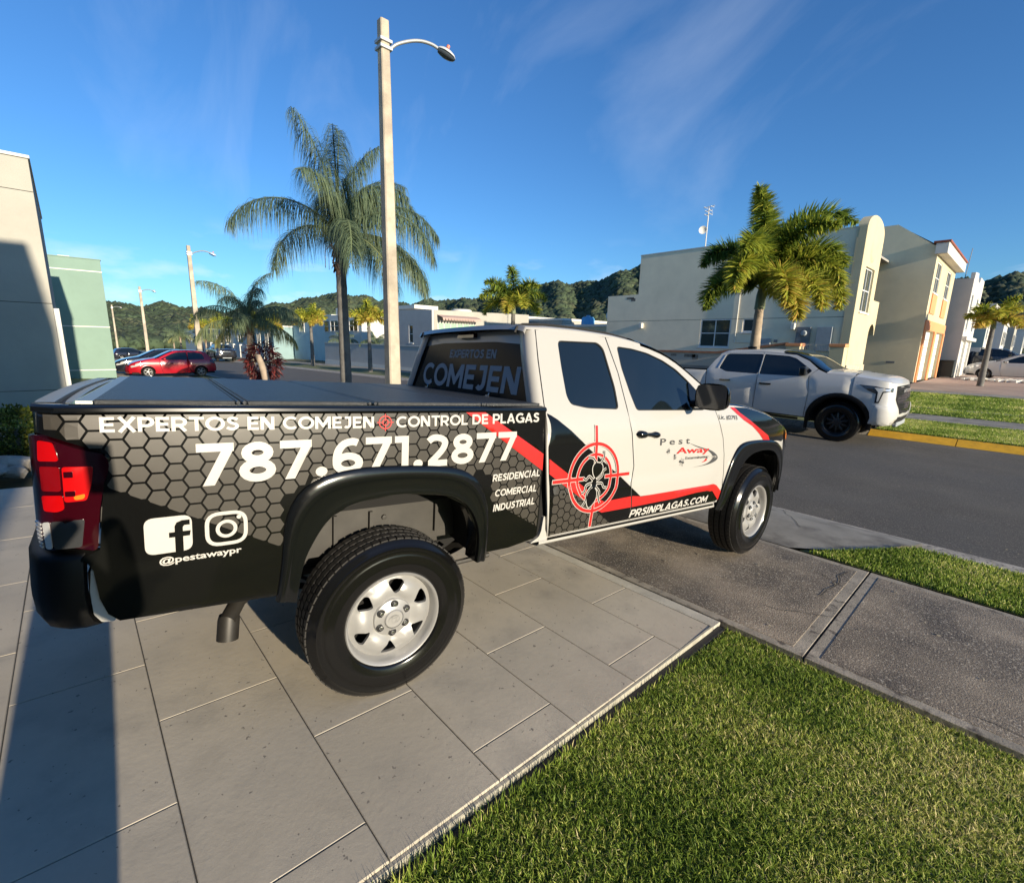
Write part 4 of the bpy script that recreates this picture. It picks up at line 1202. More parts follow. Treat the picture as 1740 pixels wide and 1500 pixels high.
    for l_ in limbs:
        l2 = smooth_curve(l_, 4)
        wh += [A_(q) for q in stroke(l2, .0155)]
        bl += [A_(q) for q in stroke(l2, .0065)]
    printobj('ant_outline_print', wh, fD, .0048, M['white_vinyl'], grid=.09)
    printobj('ant_print', bl, fD, .0056, M['black_vinyl'], grid=.09)
    printobj('web_lettering', line_polys('PRSINPLAGAS.COM', 1.522, 2.385, .6830, .6850, .050, .050, slant=.30), fD, .0034, M['white_vinyl'], grid=.09)
    dk = mat('logo_grey', (.05, .052, .055), .4)
    printobj('logo_lettering', None, fD, .0012, dk, vf=font_polys('P e s t', 1.768, 2.095, 1.138, 1.136, .045, offset=.012))
    printobj('logo_lettering', None, fD, .0020, M['red_vinyl'], vf=font_polys('Away', 1.95, 2.338, 1.073, 1.062, .042, slant=.18, offset=.014))
    printobj('logo_lettering', None, fD, .0012, dk, vf=font_polys('Exterminating', 2.062, 2.333, 1.026, 1.022, .0195, offset=.012))
    sw = smooth_curve([(2.099, 1.1365), (2.18, 1.116), (2.26, 1.098), (2.352, 1.078), (2.42, 1.052), (2.462, 1.022), (2.455, 1.000), (2.40, .980), (2.30, .967), (2.154, .963), (2.27, .969), (2.345, .983), (2.385, 1.003), (2.400, 1.022), (2.380, 1.045), (2.32, 1.078), (2.25, 1.092), (2.18, 1.110)], 3, True)
    printobj('logo_swoosh', [sw], fD, .0008, dk, grid=.08)
    printobj('logo_lettering', None, fD, .0016, M['white_vinyl'], vf=font_polys('Corp.', 2.345, 2.452, 1.022, 1.017, .019))
    printobj('logo_swoosh', [smooth_curve([(2.31, 1.018), (2.325, 1.006), (2.30, .996), (2.262, .992), (2.295, 1.003)], 3, True)], fD, .0012, M['red_vinyl'], grid=.08)
    ants = []
    for (cx, cz, k, a) in ((1.862, 1.094, .9, 20), (1.938, 1.050, .9, -70), (2.022, 1.010, 1.35, -15)):
        c_, s_ = cos(radians(a)), sin(radians(a))
        for (u, r_) in ((-.015, .009), (0, .0055), (.013, .007)):
            ants.append([(cx+k*(u*c_)+k*r_*cos(2*pi*i/10), cz+k*(u*s_)+k*r_*.8*sin(2*pi*i/10)) for i in range(10)])
        for (u, w_) in ((-.006, 1), (.002, 1), (.008, 1), (-.006, -1), (.002, -1), (.008, -1)):
            ants += stroke([(cx+k*u*c_, cz+k*u*s_), (cx+k*(u*1.8*c_-w_*.020*s_), cz+k*(u*1.8*s_+w_*.020*c_))], .0022)
    printobj('logo_ant', ants, fD, .0012, dk, grid=.1)
    printobj('licence_lettering', None, fD, .0012, dk, vf=font_polys('Lic. #2793', 2.462, 2.712, 1.300, 1.291, .032, offset=.012))
    # fender stripe and black corner
    fs_ = [(2.64, 1.385), (2.70, 1.382), (2.768, 1.340), (2.892, 1.286), (3.041, 1.218), (3.188, 1.156), (3.228, 1.108), (3.119, 1.119), (3.049, 1.170), (2.929, 1.239), (2.804, 1.287), (2.715, 1.336)]
    printobj('stripe_print', [fs_], fcs, .0016, M['red_vinyl'], grid=.06)
    printobj('fender_print', [[(2.70, 1.384)]+[(x, E(x)-.002) for x in (2.87, 3.0, 3.15, 3.28, 3.4, 3.518)]+[(3.555, 1.105), (3.50, 1.09), (3.228, 1.108), (3.188, 1.156), (3.041, 1.218), (2.892, 1.286), (2.768, 1.340)]], fcs, .0010, M['gloss_black'], grid=.06)

# ---- wheels
for x, yy, st in ((0, 1, 0), (0, -1, 0), (3.235, 1, -.079), (3.235, -1, -.079)):
    w = make_wheel(truck, .387, .2205, .245, 'steel', -1)     # local: outer side is -Y after the turn
    # wheel frame: x forward, y outward; the mesh is built with outer = -Y, so map it
    c = MW4 @ Vector((x, yy*.785, .387))
    f_ = Vector((exw.x, exw.y, exw.z)); y_ = ey_*yy
    if st:
        q = Matrix.Rotation(-st, 3, ezw); f_ = q @ f_; y_ = q @ y_
    zz = ezw
    # columns: X axis, Y axis(-outward), Z axis must be right handed
    Y_ = -y_
    X_ = Y_.cross(zz)
    w.matrix_local = Matrix(((X_.x, Y_.x, zz.x, c.x), (X_.y, Y_.y, zz.y, c.y), (X_.z, Y_.z, zz.z, c.z), (0, 0, 0, 1)))
# ---- underbody
g = G()
for s in (1, -1):
    g.bx(-1.1, 3.6, s*.50-.05, s*.50+.05, .60, .72)
bodyobj(g, 'frame_rail', M['chassis_grey'])
g = G(); g.bx(-1.05, .76, -.86, .86, 1.0, 1.05); g.bx(-.9, .76, -.62, .62, .80, .84); bodyobj(g, 'bed_floor', M['chassis'])
g = G(); g.bx(.80, 2.7, -.88, .88, .70, .76); bodyobj(g, 'cab_floor', M['dark_inside'])
g = G(); g.tube([(0, -.70, .40), (0, -.15, .40), (0, 0, .42), (0, .15, .40), (0, .70, .40)], [.045, .05, .14, .05, .045], 12)
bodyobj(g, 'rear_axle', M['chassis'])
for s in (1, -1):
    g = G()
    lf = [(-.68, .60), (-.4, .50), (0, .46), (.4, .50), (.66, .60)]
    for k in range(3): g.grid([[(x*(1-.2*k), s*y, z-.014*k+.01*k*k*.2) for x, z in smooth_curve(lf, 4)] for y in (.52, .58)])
    bodyobj(g, 'leaf_spring', M['chassis'])
    g = G(); g.tube([(.02, s*.66, .42), (.10, s*.60, .75)], .020, 10); g.tube([(.07, s*.62, .62), (.16, s*.58, .98)], .034, 12)
    bodyobj(g, 'shock_absorber', M['gloss_black'])
    g = G(); g.bx(.02, .30, s*.50-.02, s*.64, .93, .97)
    bodyobj(g, 'shock_bracket', M['chassis'])
    g = G(); panel(g, [rnd([(-.80, .66), (.52, .66), (.52, .80), (.40, .865), (-.62, .865), (-.80, .80)], .03)], [], lambda u, v, d: (u, s*(.64+d), v), grid=.2, lip=.03)
    for xx in (-.22, -.05, .30): g.bx(xx-.008, xx+.008, s*.642, s*.662, .70, .85)
    for xx, zz in ((-.27, .82), (.02, .81), (-.5, .78)): g.lathe([(.0, s*.012), (.012, s*.010), (.014, 0)], 8, c=(xx, s*.642, zz))
    bodyobj(g, 'inner_fender', M['chassis_grey'])
    g = G(); panel(g, [[(-.80, .81), (-.62, .872), (.40, .872), (.52, .81), (.60, 1.02), (-.85, 1.02)]], [], lambda u, v, d: (u, s*(.66+d), v), grid=.2, lip=.06); bodyobj(g, 'inner_fender_top', M['dark_inside'])
    g = G(); g.bx(-.8, .75, s*.25, s*.27, .42, .95); bodyobj(g, 'underbody_blocker', M['dark_inside'])  # dark panel added to hide the ground beyond, where only shade is
    g = G(); g.tube([(.20, s*.80, .56), (.55, s*.80, .57)], .014, 8); bodyobj(g, 'step_bracket', M['chassis'])
g = G()
g.tube([(-.2, .50, .60), (-.5, .56, .57), (-.62, .68, .55), (-.67, .75, .50)], .032, 12, caps=False)
bodyobj(g, 'exhaust_pipe', M['exhaust'])
g = G(); rows = []
for (t, r) in ((0, .036), (.02, .040), (.10, .040)):
    c0 = Vector((-.660, .725, .515)); dd = Vector((-.10, .18, -.98)).normalized()*1.0
    a_ = dd.cross(Vector((1, 0, 0))).normalized(); b_ = dd.cross(a_)
    rows.append([tuple(c0+dd*t+(a_*cos(2*pi*k/20)+b_*sin(2*pi*k/20))*r) for k in range(20)])
for (t, r) in ((.10, .035), (.02, .034)):
    rows.append([tuple(c0+dd*t+(a_*cos(2*pi*k/20)+b_*sin(2*pi*k/20))*r) for k in range(20)])
g.grid(rows, close=True)
bodyobj(g, 'exhaust_tip', M['exhaust'])
# ---------------------------------------------------------------- buildings
def stucco(name, c, **k): return mat(name, c, .88, var=.07, vscale=1.1, bump=.8, bscale=45, var2=(c[0]*.78, c[1]*.78, c[2]*.76, .56, .80), v2scale=.55, **k)
M['cream'] = stucco('cream_stucco', (.36, .35, .305))
M['cream2'] = stucco('cream_front', (.52, .46, .30))
M['h1wall'] = stucco('beige_stucco', (.80, .71, .53))
M['green_wall'] = stucco('mint_stucco', (.19, .285, .235))
M['h2wall'] = stucco('olive_stucco', (.74, .65, .44))
M['orange'] = stucco('orange_paint', (.72, .30, .13))
M['terracotta'] = mat('terracotta', (.34, .15, .08), .8, var=.25, vscale=5, bump=.5)
M['trim_white'] = mat('trim_white', (.60, .59, .54), .6, var=.06, vscale=3)
M['grey_wall'] = stucco('grey_stucco', (.46, .45, .43))
M['cyan_wall'] = stucco('cyan_stucco', (.50, .62, .62))
M['teal_wall'] = stucco('teal_stucco', (.22, .33, .34))
M['frame_white'] = mat('frame_white', (.66, .66, .64), .5)
M['pane'] = mat('pane', (.035, .05, .05), .08, coat=.6)
M['pane_green'] = mat('pane_green', (.30, .48, .34), .3)
M['door_white'] = mat('door_white', (.66, .65, .62), .5, var=.06)
M['stone'] = mat('stone_veneer', (.46, .41, .31), .85, var=.35, vscale=7, bump=2, bscale=22)
M['iron'] = mat('iron', (.42, .42, .38), .5)
M['peel'] = mat('peeling', (.16, .15, .13), .9, var=.4, vscale=9)
M['meter'] = mat('meter_grey', (.16, .17, .18), .6, var=.3)
M['panel_grey'] = mat('panel_grey', (.30, .33, .35), .5, var=.1)
M['roof_grey'] = mat('roof_grey', (.30, .29, .27), .9)
M['bin'] = mat('bin', (.012, .02, .016), .6)
M['tank_blue'] = mat('tank_blue', (.10, .33, .55), .5)
M['rooftile'] = mat('rooftile', (.25, .07, .04), .7, var=.2)
def boxo(name, x0, x1, y0, y1, z0, z1, m_, parent, bw=.0):
    g = G(); g.bx(x0, x1, y0, y1, z0, z1); o = g.build(name, m_, parent, 0)
    if bw: bevel(o, bw)
    return o
def wallY(name, y, poly, holes, m_, parent, th=.18, face=-1):
    """upright wall in the plane Y=y, outline in (x,z); thickness goes away from the viewer side"""
    g = G(); f = lambda u, v, d: (u, y+face*d, v)
    panel(g, [poly], holes, f, grid=0, lip=th)
    return g.build(name, m_, parent, 20)
def wallX(name, x, poly, holes, m_, parent, th=.18, face=1):
    g = G(); f = lambda u, v, d: (x+face*d, u, v)
    panel(g, [poly], holes, f, grid=0, lip=th)
    return g.build(name, m_, parent, 20)
def window(parent, axis, c, a0, a1, z0, z1, nx=2, nz=2, face=-1, fm=None, pm=None, depth=.10, sill=True, bar=.045, fr=.06):
    """axis 'Y': wall plane Y=c, a is X.  axis 'X': wall plane X=c, a is Y.  face = outward sign"""
    fm = fm or M['frame_white']; pm = pm or M['pane']
    g = G()
    def B(gg, u0, u1, v0, v1, d0, d1):
        p, q = c+face*d0, c+face*d1
        if axis == 'Y': gg.bx(u0, u1, min(p, q), max(p, q), v0, v1)
        else: gg.bx(min(p, q), max(p, q), u0, u1, v0, v1)
    d0, d1 = -depth+.02, -depth+.075
    B(g, a0, a1, z1-fr, z1, d0, d1); B(g, a0, a1, z0, z0+fr, d0, d1)
    B(g, a0, a0+fr, z0+fr, z1-fr, d0, d1); B(g, a1-fr, a1, z0+fr, z1-fr, d0, d1)
    for i in range(1, nx):
        u = a0+(a1-a0)*i/nx; B(g, u-bar/2, u+bar/2, z0+fr, z1-fr, d0, d1-.005)
    for i in range(1, nz):
        v = z0+(z1-z0)*i/nz
        for j in range(nx):
            ua = a0+(a1-a0)*j/nx+(fr if j == 0 else bar/2); ub = a0+(a1-a0)*(j+1)/nx-(fr if j == nx-1 else bar/2)
            B(g, ua, ub, v-bar/2, v+bar/2, d0, d1-.01)
    w = g.build('window', fm, parent, 0)
    for i in range(nx):
        for j in range(nz):
            ua = a0+(a1-a0)*i/nx+bar/2; ub = a0+(a1-a0)*(i+1)/nx-bar/2
            va = z0+(z1-z0)*j/nz+bar/2; vb = z0+(z1-z0)*(j+1)/nz-bar/2
            gg = G(); B(gg, ua, ub, va, vb, d0+.01, d0+.02); gg.build('pane', pm, w, 0)
    if sill:
        gg = G(); B(gg, a0-.05, a1+.05, z0-.07, z0-.003, -depth, .05); gg.build('window_sill', fm, w, 0)
    return w
def rect(a, b, c, d): return [(a, c), (b, c), (b, d), (a, d)]

# --- cream neighbour (far left of the picture)
h = empty('cream_house', (0, 0, 0), 0, 'tall cream rendered house wall at the left edge, half in shadow', 'house')
XW = -15.1
joints = [-1.30, .62, 2.92]
zz_ = [-1.75]+joints+[3.57]
for i in range(len(zz_)-1):
    boxo('wall', XW-7.4, XW, -12, -.16, zz_[i]+(.006 if i else 0), zz_[i+1]-.006, M['cream'], h, .004)
boxo('wall_core', XW-7.38, XW-.02, -11.9, -.18, -1.7, 3.55, M['dark_grout'], h)
boxo('corner_trim', XW-.12, XW+.035, -.155, -.06, -1.75, .52, M['trim_white'], h, .01)
boxo('parapet_cap', XW-7.45, XW+.02, -12.05, -.13, 3.575, 3.64, M['trim_white'], h, .01)
# --- mint green house behind it
h = empty('mint_house', (0, 0, 0), 0, 'mint green house with thin white bands between the cream wall and the red car', 'house')
XG = -28.4
zz_ = [-2.05, -1.62, .27, 2.62, 3.13]
for i in range(4):
    boxo('wall', XG-8, XG, -12, 1.46, zz_[i]+.02, zz_[i+1]-.02, M['green_wall'], h, .004)
for z in zz_[1:4]: boxo('band', XG-8.0, XG+.012, -12, 1.472, z-.02, z+.02, M['trim_white'], h)
boxo('parapet_cap', XG-8.03, XG+.03, -12, 1.49, 3.112, 3.15, M['green_wall'], h)
boxo('roof_vent', XG-1.6, XG-.9, .1, .5, 3.15, 3.28, M['trim_white'], h, .02)

# --- beige stepped house (behind the second pickup)
h = empty('stepped_house', (0, 0, 0), 0, 'large beige two storey house with stepped parapet behind the white pickup and the orange palm', 'house')
Y1 = 24.5
wins = [(-12.12, -10.55, 0.02, 1.42), (-9.98, -9.20, .78, 1.42)]
wallY('wall', Y1, [(-18.13, -1.5), (-5.72, -1.5), (-5.72, 1.395), (-18.13, 1.395)], [rect(*w) for w in wins[:1]]+[rect(-9.98, -9.20, .78, 1.39)], M['h1wall'], h, .25)
wallY('wall', Y1, [(-18.13, 1.415), (-5.72, 1.415), (-5.72, 4.97), (-16.03, 4.97), (-16.03, 2.88), (-18.13, 2.88)], [rect(-12.12, -10.55, 1.3, 1.43), rect(-9.98, -9.2, 1.3, 1.43)], M['h1wall'], h, .25)
boxo('wall_core', -18.10, -5.75, Y1+.03, Y1+.24, 1.38, 1.43, M['dark_grout'], h)
window(h, 'Y', Y1, -12.12, -10.55, .02, 1.42, 2, 2, sill=True)
window(h, 'Y', Y1, -9.98, -9.20, .78, 1.42, 1, 1)
boxo('rear_wall', -18.1, -5.75, Y1+7, Y1+7.2, -1.5, 4.9, M['h1wall'], h)
boxo('end_wall', -18.13, -17.95, Y1+.26, Y1+7.19, -1.5, 2.88, M['h1wall'], h)
boxo('end_wall', -16.03, -15.85, Y1+.26, Y1+7.19, 2.885, 4.97, M['h1wall'], h)
boxo('roof', -15.84, -5.8, Y1+.26, Y1+7, 4.4, 4.5, M['roof_grey'], h)
boxo('roof', -17.94, -15.9, Y1+.26, Y1+7, 2.3, 2.4, M['roof_grey'], h)
boxo('parapet_trim', -16.06, -5.70, Y1-.02, Y1+.27, 4.972, 5.02, M['trim_white'], h)
# cream tower with arched top
tw_ = [(24.42, -1.5), (27.42, -1.5), (27.42, 4.95)]+[(25.92+1.5*cos(radians(a)), 4.95+.62*sin(radians(a))) for a in range(10, 180, 10)]+[(24.42, 4.95)]
wallX('tower_wall', -5.44, tw_, [rect(25.15, 26.72, 1.66, 3.50)], M['cream2'], h, .34)
wallY('tower_side', 24.40, [(-5.715, -1.5), (-5.445, -1.5), (-5.445, 5.0), (-5.715, 5.0)], [], M['cream2'], h, .02)
window(h, 'X', -5.44, 25.15, 26.72, 1.66, 3.50, 2, 2, face=1, depth=.16)
# medallion above the window
g = G(); g.lathe([(0, .05), (.34, .05), (.40, .03), (.44, 0)], 20); med = g.build('medallion', M['cream2'], h, 40)
med.matrix_local = Matrix.Translation((-5.44, 25.92, 4.2)) @ Matrix.Rotation(-pi/2, 4, 'Z') @ Matrix.Diagonal((1, 1, 1.1, 1))
boxo('stone_base', -5.435, -5.38, 24.40, 27.44, -1.5, -.62, M['stone'], h, .01)
boxo('stone_base', -5.7, -5.38, 24.36, 24.398, -1.5, -.62, M['stone'], h, .01)
wg = [(27.43, -1.5), (27.75, -1.5), (27.75, .75)]+[(28.3+.55*cos(radians(a)), .75+.5*sin(radians(a))) for a in range(165, 0, -15)]+[(28.86, .75), (28.95, .75), (28.95, 2.30), (27.43, 2.30)]
wallX('porch_wall', -5.50, wg, [], M['cream2'], h, .25)
# services on the side wall
for (x, z) in ((-15.62, 1.13), (-7.68, 1.02)):
    boxo('wall_lamp', x-.09, x+.09, Y1-.22, Y1, z-.15, z+.15, M['trim_white'], h, .03)
g = G(); g.tube([(-10.26, Y1-.03, 3.2), (-10.26, Y1-.03, .28), (-9.15, Y1-.03, .28)], .022, 6); g.build('conduit', M['trim_white'], h)
boxo('meter_box', -9.2, -8.56, Y1-.16, Y1, -.10, .48, M['panel_grey'], h, .01)
boxo('vent', -8.45, -8.30, Y1-.03, Y1, .30, .42, M['meter'], h)
boxo('vent', -8.24, -7.80, Y1-.02, Y1, .42, .58, M['h1wall'], h)
boxo('meter_panel', -7.52, -6.96, Y1-.12, Y1, .02, .99, M['meter'], h, .01)
g = G(); g.lathe([(0, -.10), (.10, -.09), (.13, -.02), (.13, 0)], 14, c=(-7.2, Y1-.13, .72)); g.build('meter_dial', M['panel_grey'], h)
boxo('electric_panel', -6.70, -6.12, Y1-.14, Y1, -.05, .99, M['panel_grey'], h, .01)
g = G()
for x, z, w_, hh in ((-16.8, 2.75, .5, .12), (-16.5, 2.68, .3, .16)): g.bx(x, x+w_, Y1-.004, Y1+.02, z-hh, z)
g.build('peeling_patch', M['peel'], h, 0)
# antenna mast
h = empty('roof_antenna', (-13.55, 27, 4.5), 0, 'thin tv antenna mast with a small dish on the beige roof', 'antenna')
g = G(); g.tube([(0, 0, 0), (0, 0, 3.1)], .028, 6); g.build('mast', M['trim_white'], h)
for z, L_ in ((3.08, .62), (2.88, .40), (2.70, .46)):
    g = G(); g.tube([(-L_/2, 0, z), (L_/2, 0, z+.03)], .02, 5); g.tube([(-L_*.3, -.2, z), (-L_*.3, .2, z)], .012, 5); g.tube([(L_*.3, -.2, z), (L_*.3, .2, z)], .012, 5); g.build('element', M['trim_white'], h)
g = G(); g.lathe([(0, .0), (.12, -.02), (.21, -.08), (.215, -.075)], 18); o = g.build('dish', M['trim_white'], h, 60)
o.matrix_local = Matrix.Translation((-.2, -.08, 1.9)) @ Matrix.Rotation(.5, 4, 'Z')

# --- boundary wall with cap, pillars and gate in front of it
h = empty('boundary_wall', (0, 0, 0), 0, 'low cream garden wall with terracotta cap and iron gate before the beige house', 'garden wall')
YF = 21.5
wallY('wall', YF, [(-19, -1.6), (-6.9, -1.6), (-6.9, .18), (-8.2, -.02), (-9.74, -.26), (-12.2, -.27), (-19, -.32)], [], M['cream'], h, .16)
g = G(); g.grid([[(x, YF-.05, z), (x, YF-.05, z+.09), (x, YF+.21, z+.09), (x, YF+.21, z)] for x, z in ((-19, -.317), (-12.2, -.267), (-9.74, -.257), (-8.2, -.017), (-6.92, .183))])
g.build('cap', M['terracotta'], h, 30)
g = G()
for x, z, w_, hh in ((-11.3, -.33, .55, .14), (-10.9, -.34, .30, .22), (-12.0, -.34, .3, .10)): g.bx(x, x+w_, YF-.004, YF+.02, z-hh, z)
g.build('peeling_patch', M['peel'], h, 0)
for x0, x1 in ((-6.88, -6.38), (-5.36, -4.88)):
    boxo('pillar', x0, x1, YF-.15, YF+.35, -1.6, .12, M['cream2'], h, .01)
    boxo('pillar_cap', x0-.03, x1+.03, YF-.18, YF+.38, .122, .24, M['orange'], h, .01)
gt = G()
for x in (-6.36, -5.88, -5.38): gt.bx(x-.02, x+.02, YF, YF+.04, -1.5, .22)
for z in (-1.45, -.22, .20): gt.bx(-6.36, -5.38, YF+.005, YF+.035, z-.02, z+.02)
gate = gt.build('gate', M['iron'], h, 0)
for i in range(18):
    x = -6.32+i*.053
    if abs(x+5.88) < .02: continue
    g = G(); g.bx(x-.008, x+.008, YF+.012, YF+.028, -.20, .18); g.bx(x-.008, x+.008, YF+.012, YF+.028, -1.43, -.24); g.build('bar', M['iron'], gate, 0)

# --- olive house with orange accents
h = empty('orange_trim_house', (0, 0, 0), 0, 'olive and cream two storey house with orange trim and white garage doors', 'house')
XF = -3.97
wallY('side_wall', 31.17, [(-12, -1.5), (XF, -1.5), (XF, 5.02), (-4.15, 5.05), (-5.69, 6.19), (-12, 6.19)], [], M['h2wall'], h, .2)
boxo('vent', -5.2, -4.85, 31.15, 31.17, -.58, -.48, M['meter'], h)
g = G(); g.grid([[(-4.0, y, 5.03), (-5.69, y, 6.17)] for y in (31.38, 38.8)]); g.grid([[(-4.0, y, 4.98), (-5.69, y, 6.12)] for y in (31.38, 38.8)]); g.build('roof', M['rooftile'], h)
fw_ = [(31.375, -1.5), (38.8, -1.5), (38.8, 4.6), (31.375, 4.6)]
ho = [rect(31.85, 33.3, 2.93, 4.38), rect(35.75, 37.3, 2.93, 4.38), rect(31.75, 34.7, -1.6, 1.08), rect(35.4, 38.4, -1.6, 1.08)]
wallX('front_wall', XF+.005, [(31.375, -1.49)]+fw_[1:], ho, M['cream2'], h, .2)
for a, b in ((31.85, 33.3), (35.75, 37.3)):
    window(h, 'X', XF+.005, a, b, 2.93, 4.38, 2, 2, face=1)
    boxo('orange_panel', XF+.006, XF+.05, a-.05, b+.05, 1.92, 2.84, M['orange'], h)
boxo('cornice', XF-.1, XF+.38, 31.0, 38.95, 4.605, 5.10, M['trim_white'], h, .02)
boxo('cornice_tiles', XF-.2, XF+.44, 30.95, 39.0, 5.103, 5.20, M['rooftile'], h, .02)
boxo('band', XF+.006, XF+.06, 31.3, 38.8, 1.10, 1.58, M['orange'], h)
for a, b in ((31.3, 31.73), (34.72, 35.38), (38.42, 38.85)): boxo('pier', XF+.006, XF+.07, a, b, -1.49, 1.098, M['orange'], h)
for a, b in ((31.76, 34.69), (35.41, 38.39)):
    d_ = empty('garage_door'); d_.parent = h
    for k in range(6):
        z0 = -1.49+k*.428
        boxo('door_panel', XF-.17, XF-.12, a, b, z0+.01, z0+.42, M['door_white'], d_, .01)
boxo('rear_block', -11.9, XF-.25, 38.5, 38.79, -1.5, 6.0, M['h2wall'], h)

# --- the next houses of the row
h = empty('white_row_house', (0, 0, 0), 0, 'white fronted grey house with narrow windows, next beyond the orange trimmed house', 'house')
X3, Y3 = -3.22, 40.2
wallY('side_wall', Y3, [(-11, -1.6), (X3, -1.6), (X3, 4.40), (-11, 4.40)], [], M['grey_wall'], h, .2)
wallX('front_wall', X3+.004, [(Y3+.205, -1.6), (47, -1.6), (47, 4.85), (44.4, 4.85), (44.0, 4.45), (42.8, 4.45), (42.4, 4.9), (Y3+.205, 4.75)], [rect(41.0, 42.0, 1.4, 3.6), rect(44.6, 45.8, 1.4, 3.6), rect(40.8, 43.2, -1.7, .75), rect(43.9, 46.5, -1.7, .75)], M['trim_white'], h, .2)
for a, b in ((41.0, 42.0), (44.6, 45.8)): window(h, 'X', X3+.004, a, b, 1.4, 3.6, 1, 2, face=1)
for a, b in ((40.8, 43.2), (43.9, 46.5)):
    d_ = empty('garage_door'); d_.parent = h
    for k in range(5): boxo('door_panel', X3-.16, X3-.11, a, b, -1.59+k*.468+.01, -1.59+k*.468+.46, M['door_white'], d_, .01)
boxo('cornice', X3+.01, X3+.22, Y3+.1, 47.1, .80, 1.02, M['trim_white'], h, .02)
boxo('roof', -10.9, X3-.25, Y3+.3, 46.9, 4.0, 4.1, M['roof_grey'], h)
g = G(); g.tube([(X3-.5, Y3+.6, 4.1), (X3-.4, Y3+.6, 6.2)], .02, 5); g.build('mast', M['meter'], h)
h = empty('teal_row_house', (0, 0, 0), 0, 'teal sided white fronted house third along the row on the right', 'house')
X4, Y4 = -2.78, 50.0
wallY('side_wall', Y4, [(-10, -1.6), (X4, -1.6), (X4, 3.35), (-10, 3.35)], [], M['teal_wall'], h, .2)
wallX('front_wall', X4+.004, [(Y4+.205, -1.6), (57, -1.6), (57, 3.35), (Y4+.205, 3.35)], [rect(51.0, 52.4, 1.0, 2.7), rect(54.2, 55.6, 1.0, 2.7), rect(50.8, 56.3, -1.7, .3)], M['trim_white'], h, .2)
for a, b in ((51.0, 52.4), (54.2, 55.6)): window(h, 'X', X4+.004, a, b, 1.0, 2.7, 1, 2, face=1)
boxo('garage_door', X4-.16, X4-.1, 50.8, 56.3, -1.6, .3, M['door_white'], h)
boxo('cornice', X4-.1, X4+.28, Y4-.1, 57.1, 3.352, 3.6, M['trim_white'], h, .02)
boxo('garden_wall', -5.0, X4-.02, 49.2, 49.4, -1.6, .45, M['trim_white'], h)
for i, (x, y, zt, mm) in enumerate(((-2.3, 61, 2.6, M['trim_white']), (-1.9, 72, 3.0, M['cream']), (-1.3, 84, 2.9, M['trim_white']))):
    h = empty('far_row_house', (0, 0, 0), 0, ['small white house fourth along the right hand row', 'small cream house fifth along the right hand row', 'last tiny white house of the right hand row'][i], 'house')
    boxo('wall', x-7, x, y, y+7, -1.6, zt, mm, h)
    boxo('parapet_cap', x-7.05, x+.12, y-.05, y+7.1, zt+.003, zt+.22, M['trim_white'], h)
    for a in (1.2, 4.4): window(h, 'X', x, y+a, y+a+1.4, .8, 2.0, 1, 2, face=1, depth=-.02, sill=False)
    boxo('garage_door', x+.003, x+.03, y+1, y+6, -1.55, .2, M['door_white'], h)

# --- houses across the street to the left
h = empty('awning_house', (0, 0, 0), 0, 'low grey and cream house with scalloped awning beyond the lamp post', 'house')
wallY('side_wall', 20.0, [(-37.5, -2.3), (-30.6, -2.3), (-30.6, 2.25), (-37.5, 2.45)], [rect(-33.9, -33.3, -.2, 1.2)], M['grey_wall'], h, .2)
window(h, 'Y', 20.0, -33.9, -33.3, -.2, 1.2, 1, 2)
wallX('front_wall', -30.59, [(20.205, -2.3), (30, -2.3), (30, 2.42), (20.205, 2.25)], [rect(20.5, 24.1, .35, 1.38)], M['cream'], h, .2)
window(h, 'X', -30.59, 20.5, 24.1, .35, 1.38, 6, 2, face=1, pm=M['pane_green'])
boxo('roof', -37.4, -30.85, 20.25, 29.9, 1.95, 2.0, M['roof_grey'], h)
aw = G()
for k in range(14):
    y0 = 20.45+k*.262
    aw.grid([[(-30.57, y0, 1.92), (-30.57, y0+.262, 1.92)], [(-29.85, y0, 1.72), (-29.85, y0+.262, 1.72)]])
    aw.add([(-29.85, y0, 1.72), (-29.85, y0+.262, 1.72), (-29.85, y0+.22, 1.54), (-29.85, y0+.131, 1.48), (-29.85, y0+.042, 1.54)], [(0, 1, 2, 3, 4)])
aw.build('awning', mat('awning', (.42, .30, .26), .8), h, 0)
t_ = G(); t_.lathe([(0, .0), (.85, .0), (.85, .55), (.7, .62), (0, .64)], 20, axis='Z', c=(-33, 24.5, 2.0)); t_.build('roof_tank', M['trim_white'], h)
boxo('parapet_block', -37, -33.5, 20.3, 22.5, 2.46, 2.75, M['trim_white'], h)
h = empty('street_wall', (0, 0, 0), 0, 'long plain grey property wall beyond the road behind the lamp post', 'garden wall')
for k in range(6):
    x0 = -46+k*4.2
    boxo('wall_panel', x0+.01, x0+4.19, 17.98, 18.14, -2.6, -.42-.05*k*.0, M['grey_wall'], h, .01)
boxo('wall_cap', -46, -20.8, 17.94, 18.18, -.418, -.36, M['trim_white'], h)
boxo('wall_foot', -46, -20.8, 17.95, 17.978, -2.6, -1.95, M['trim_white'], h)

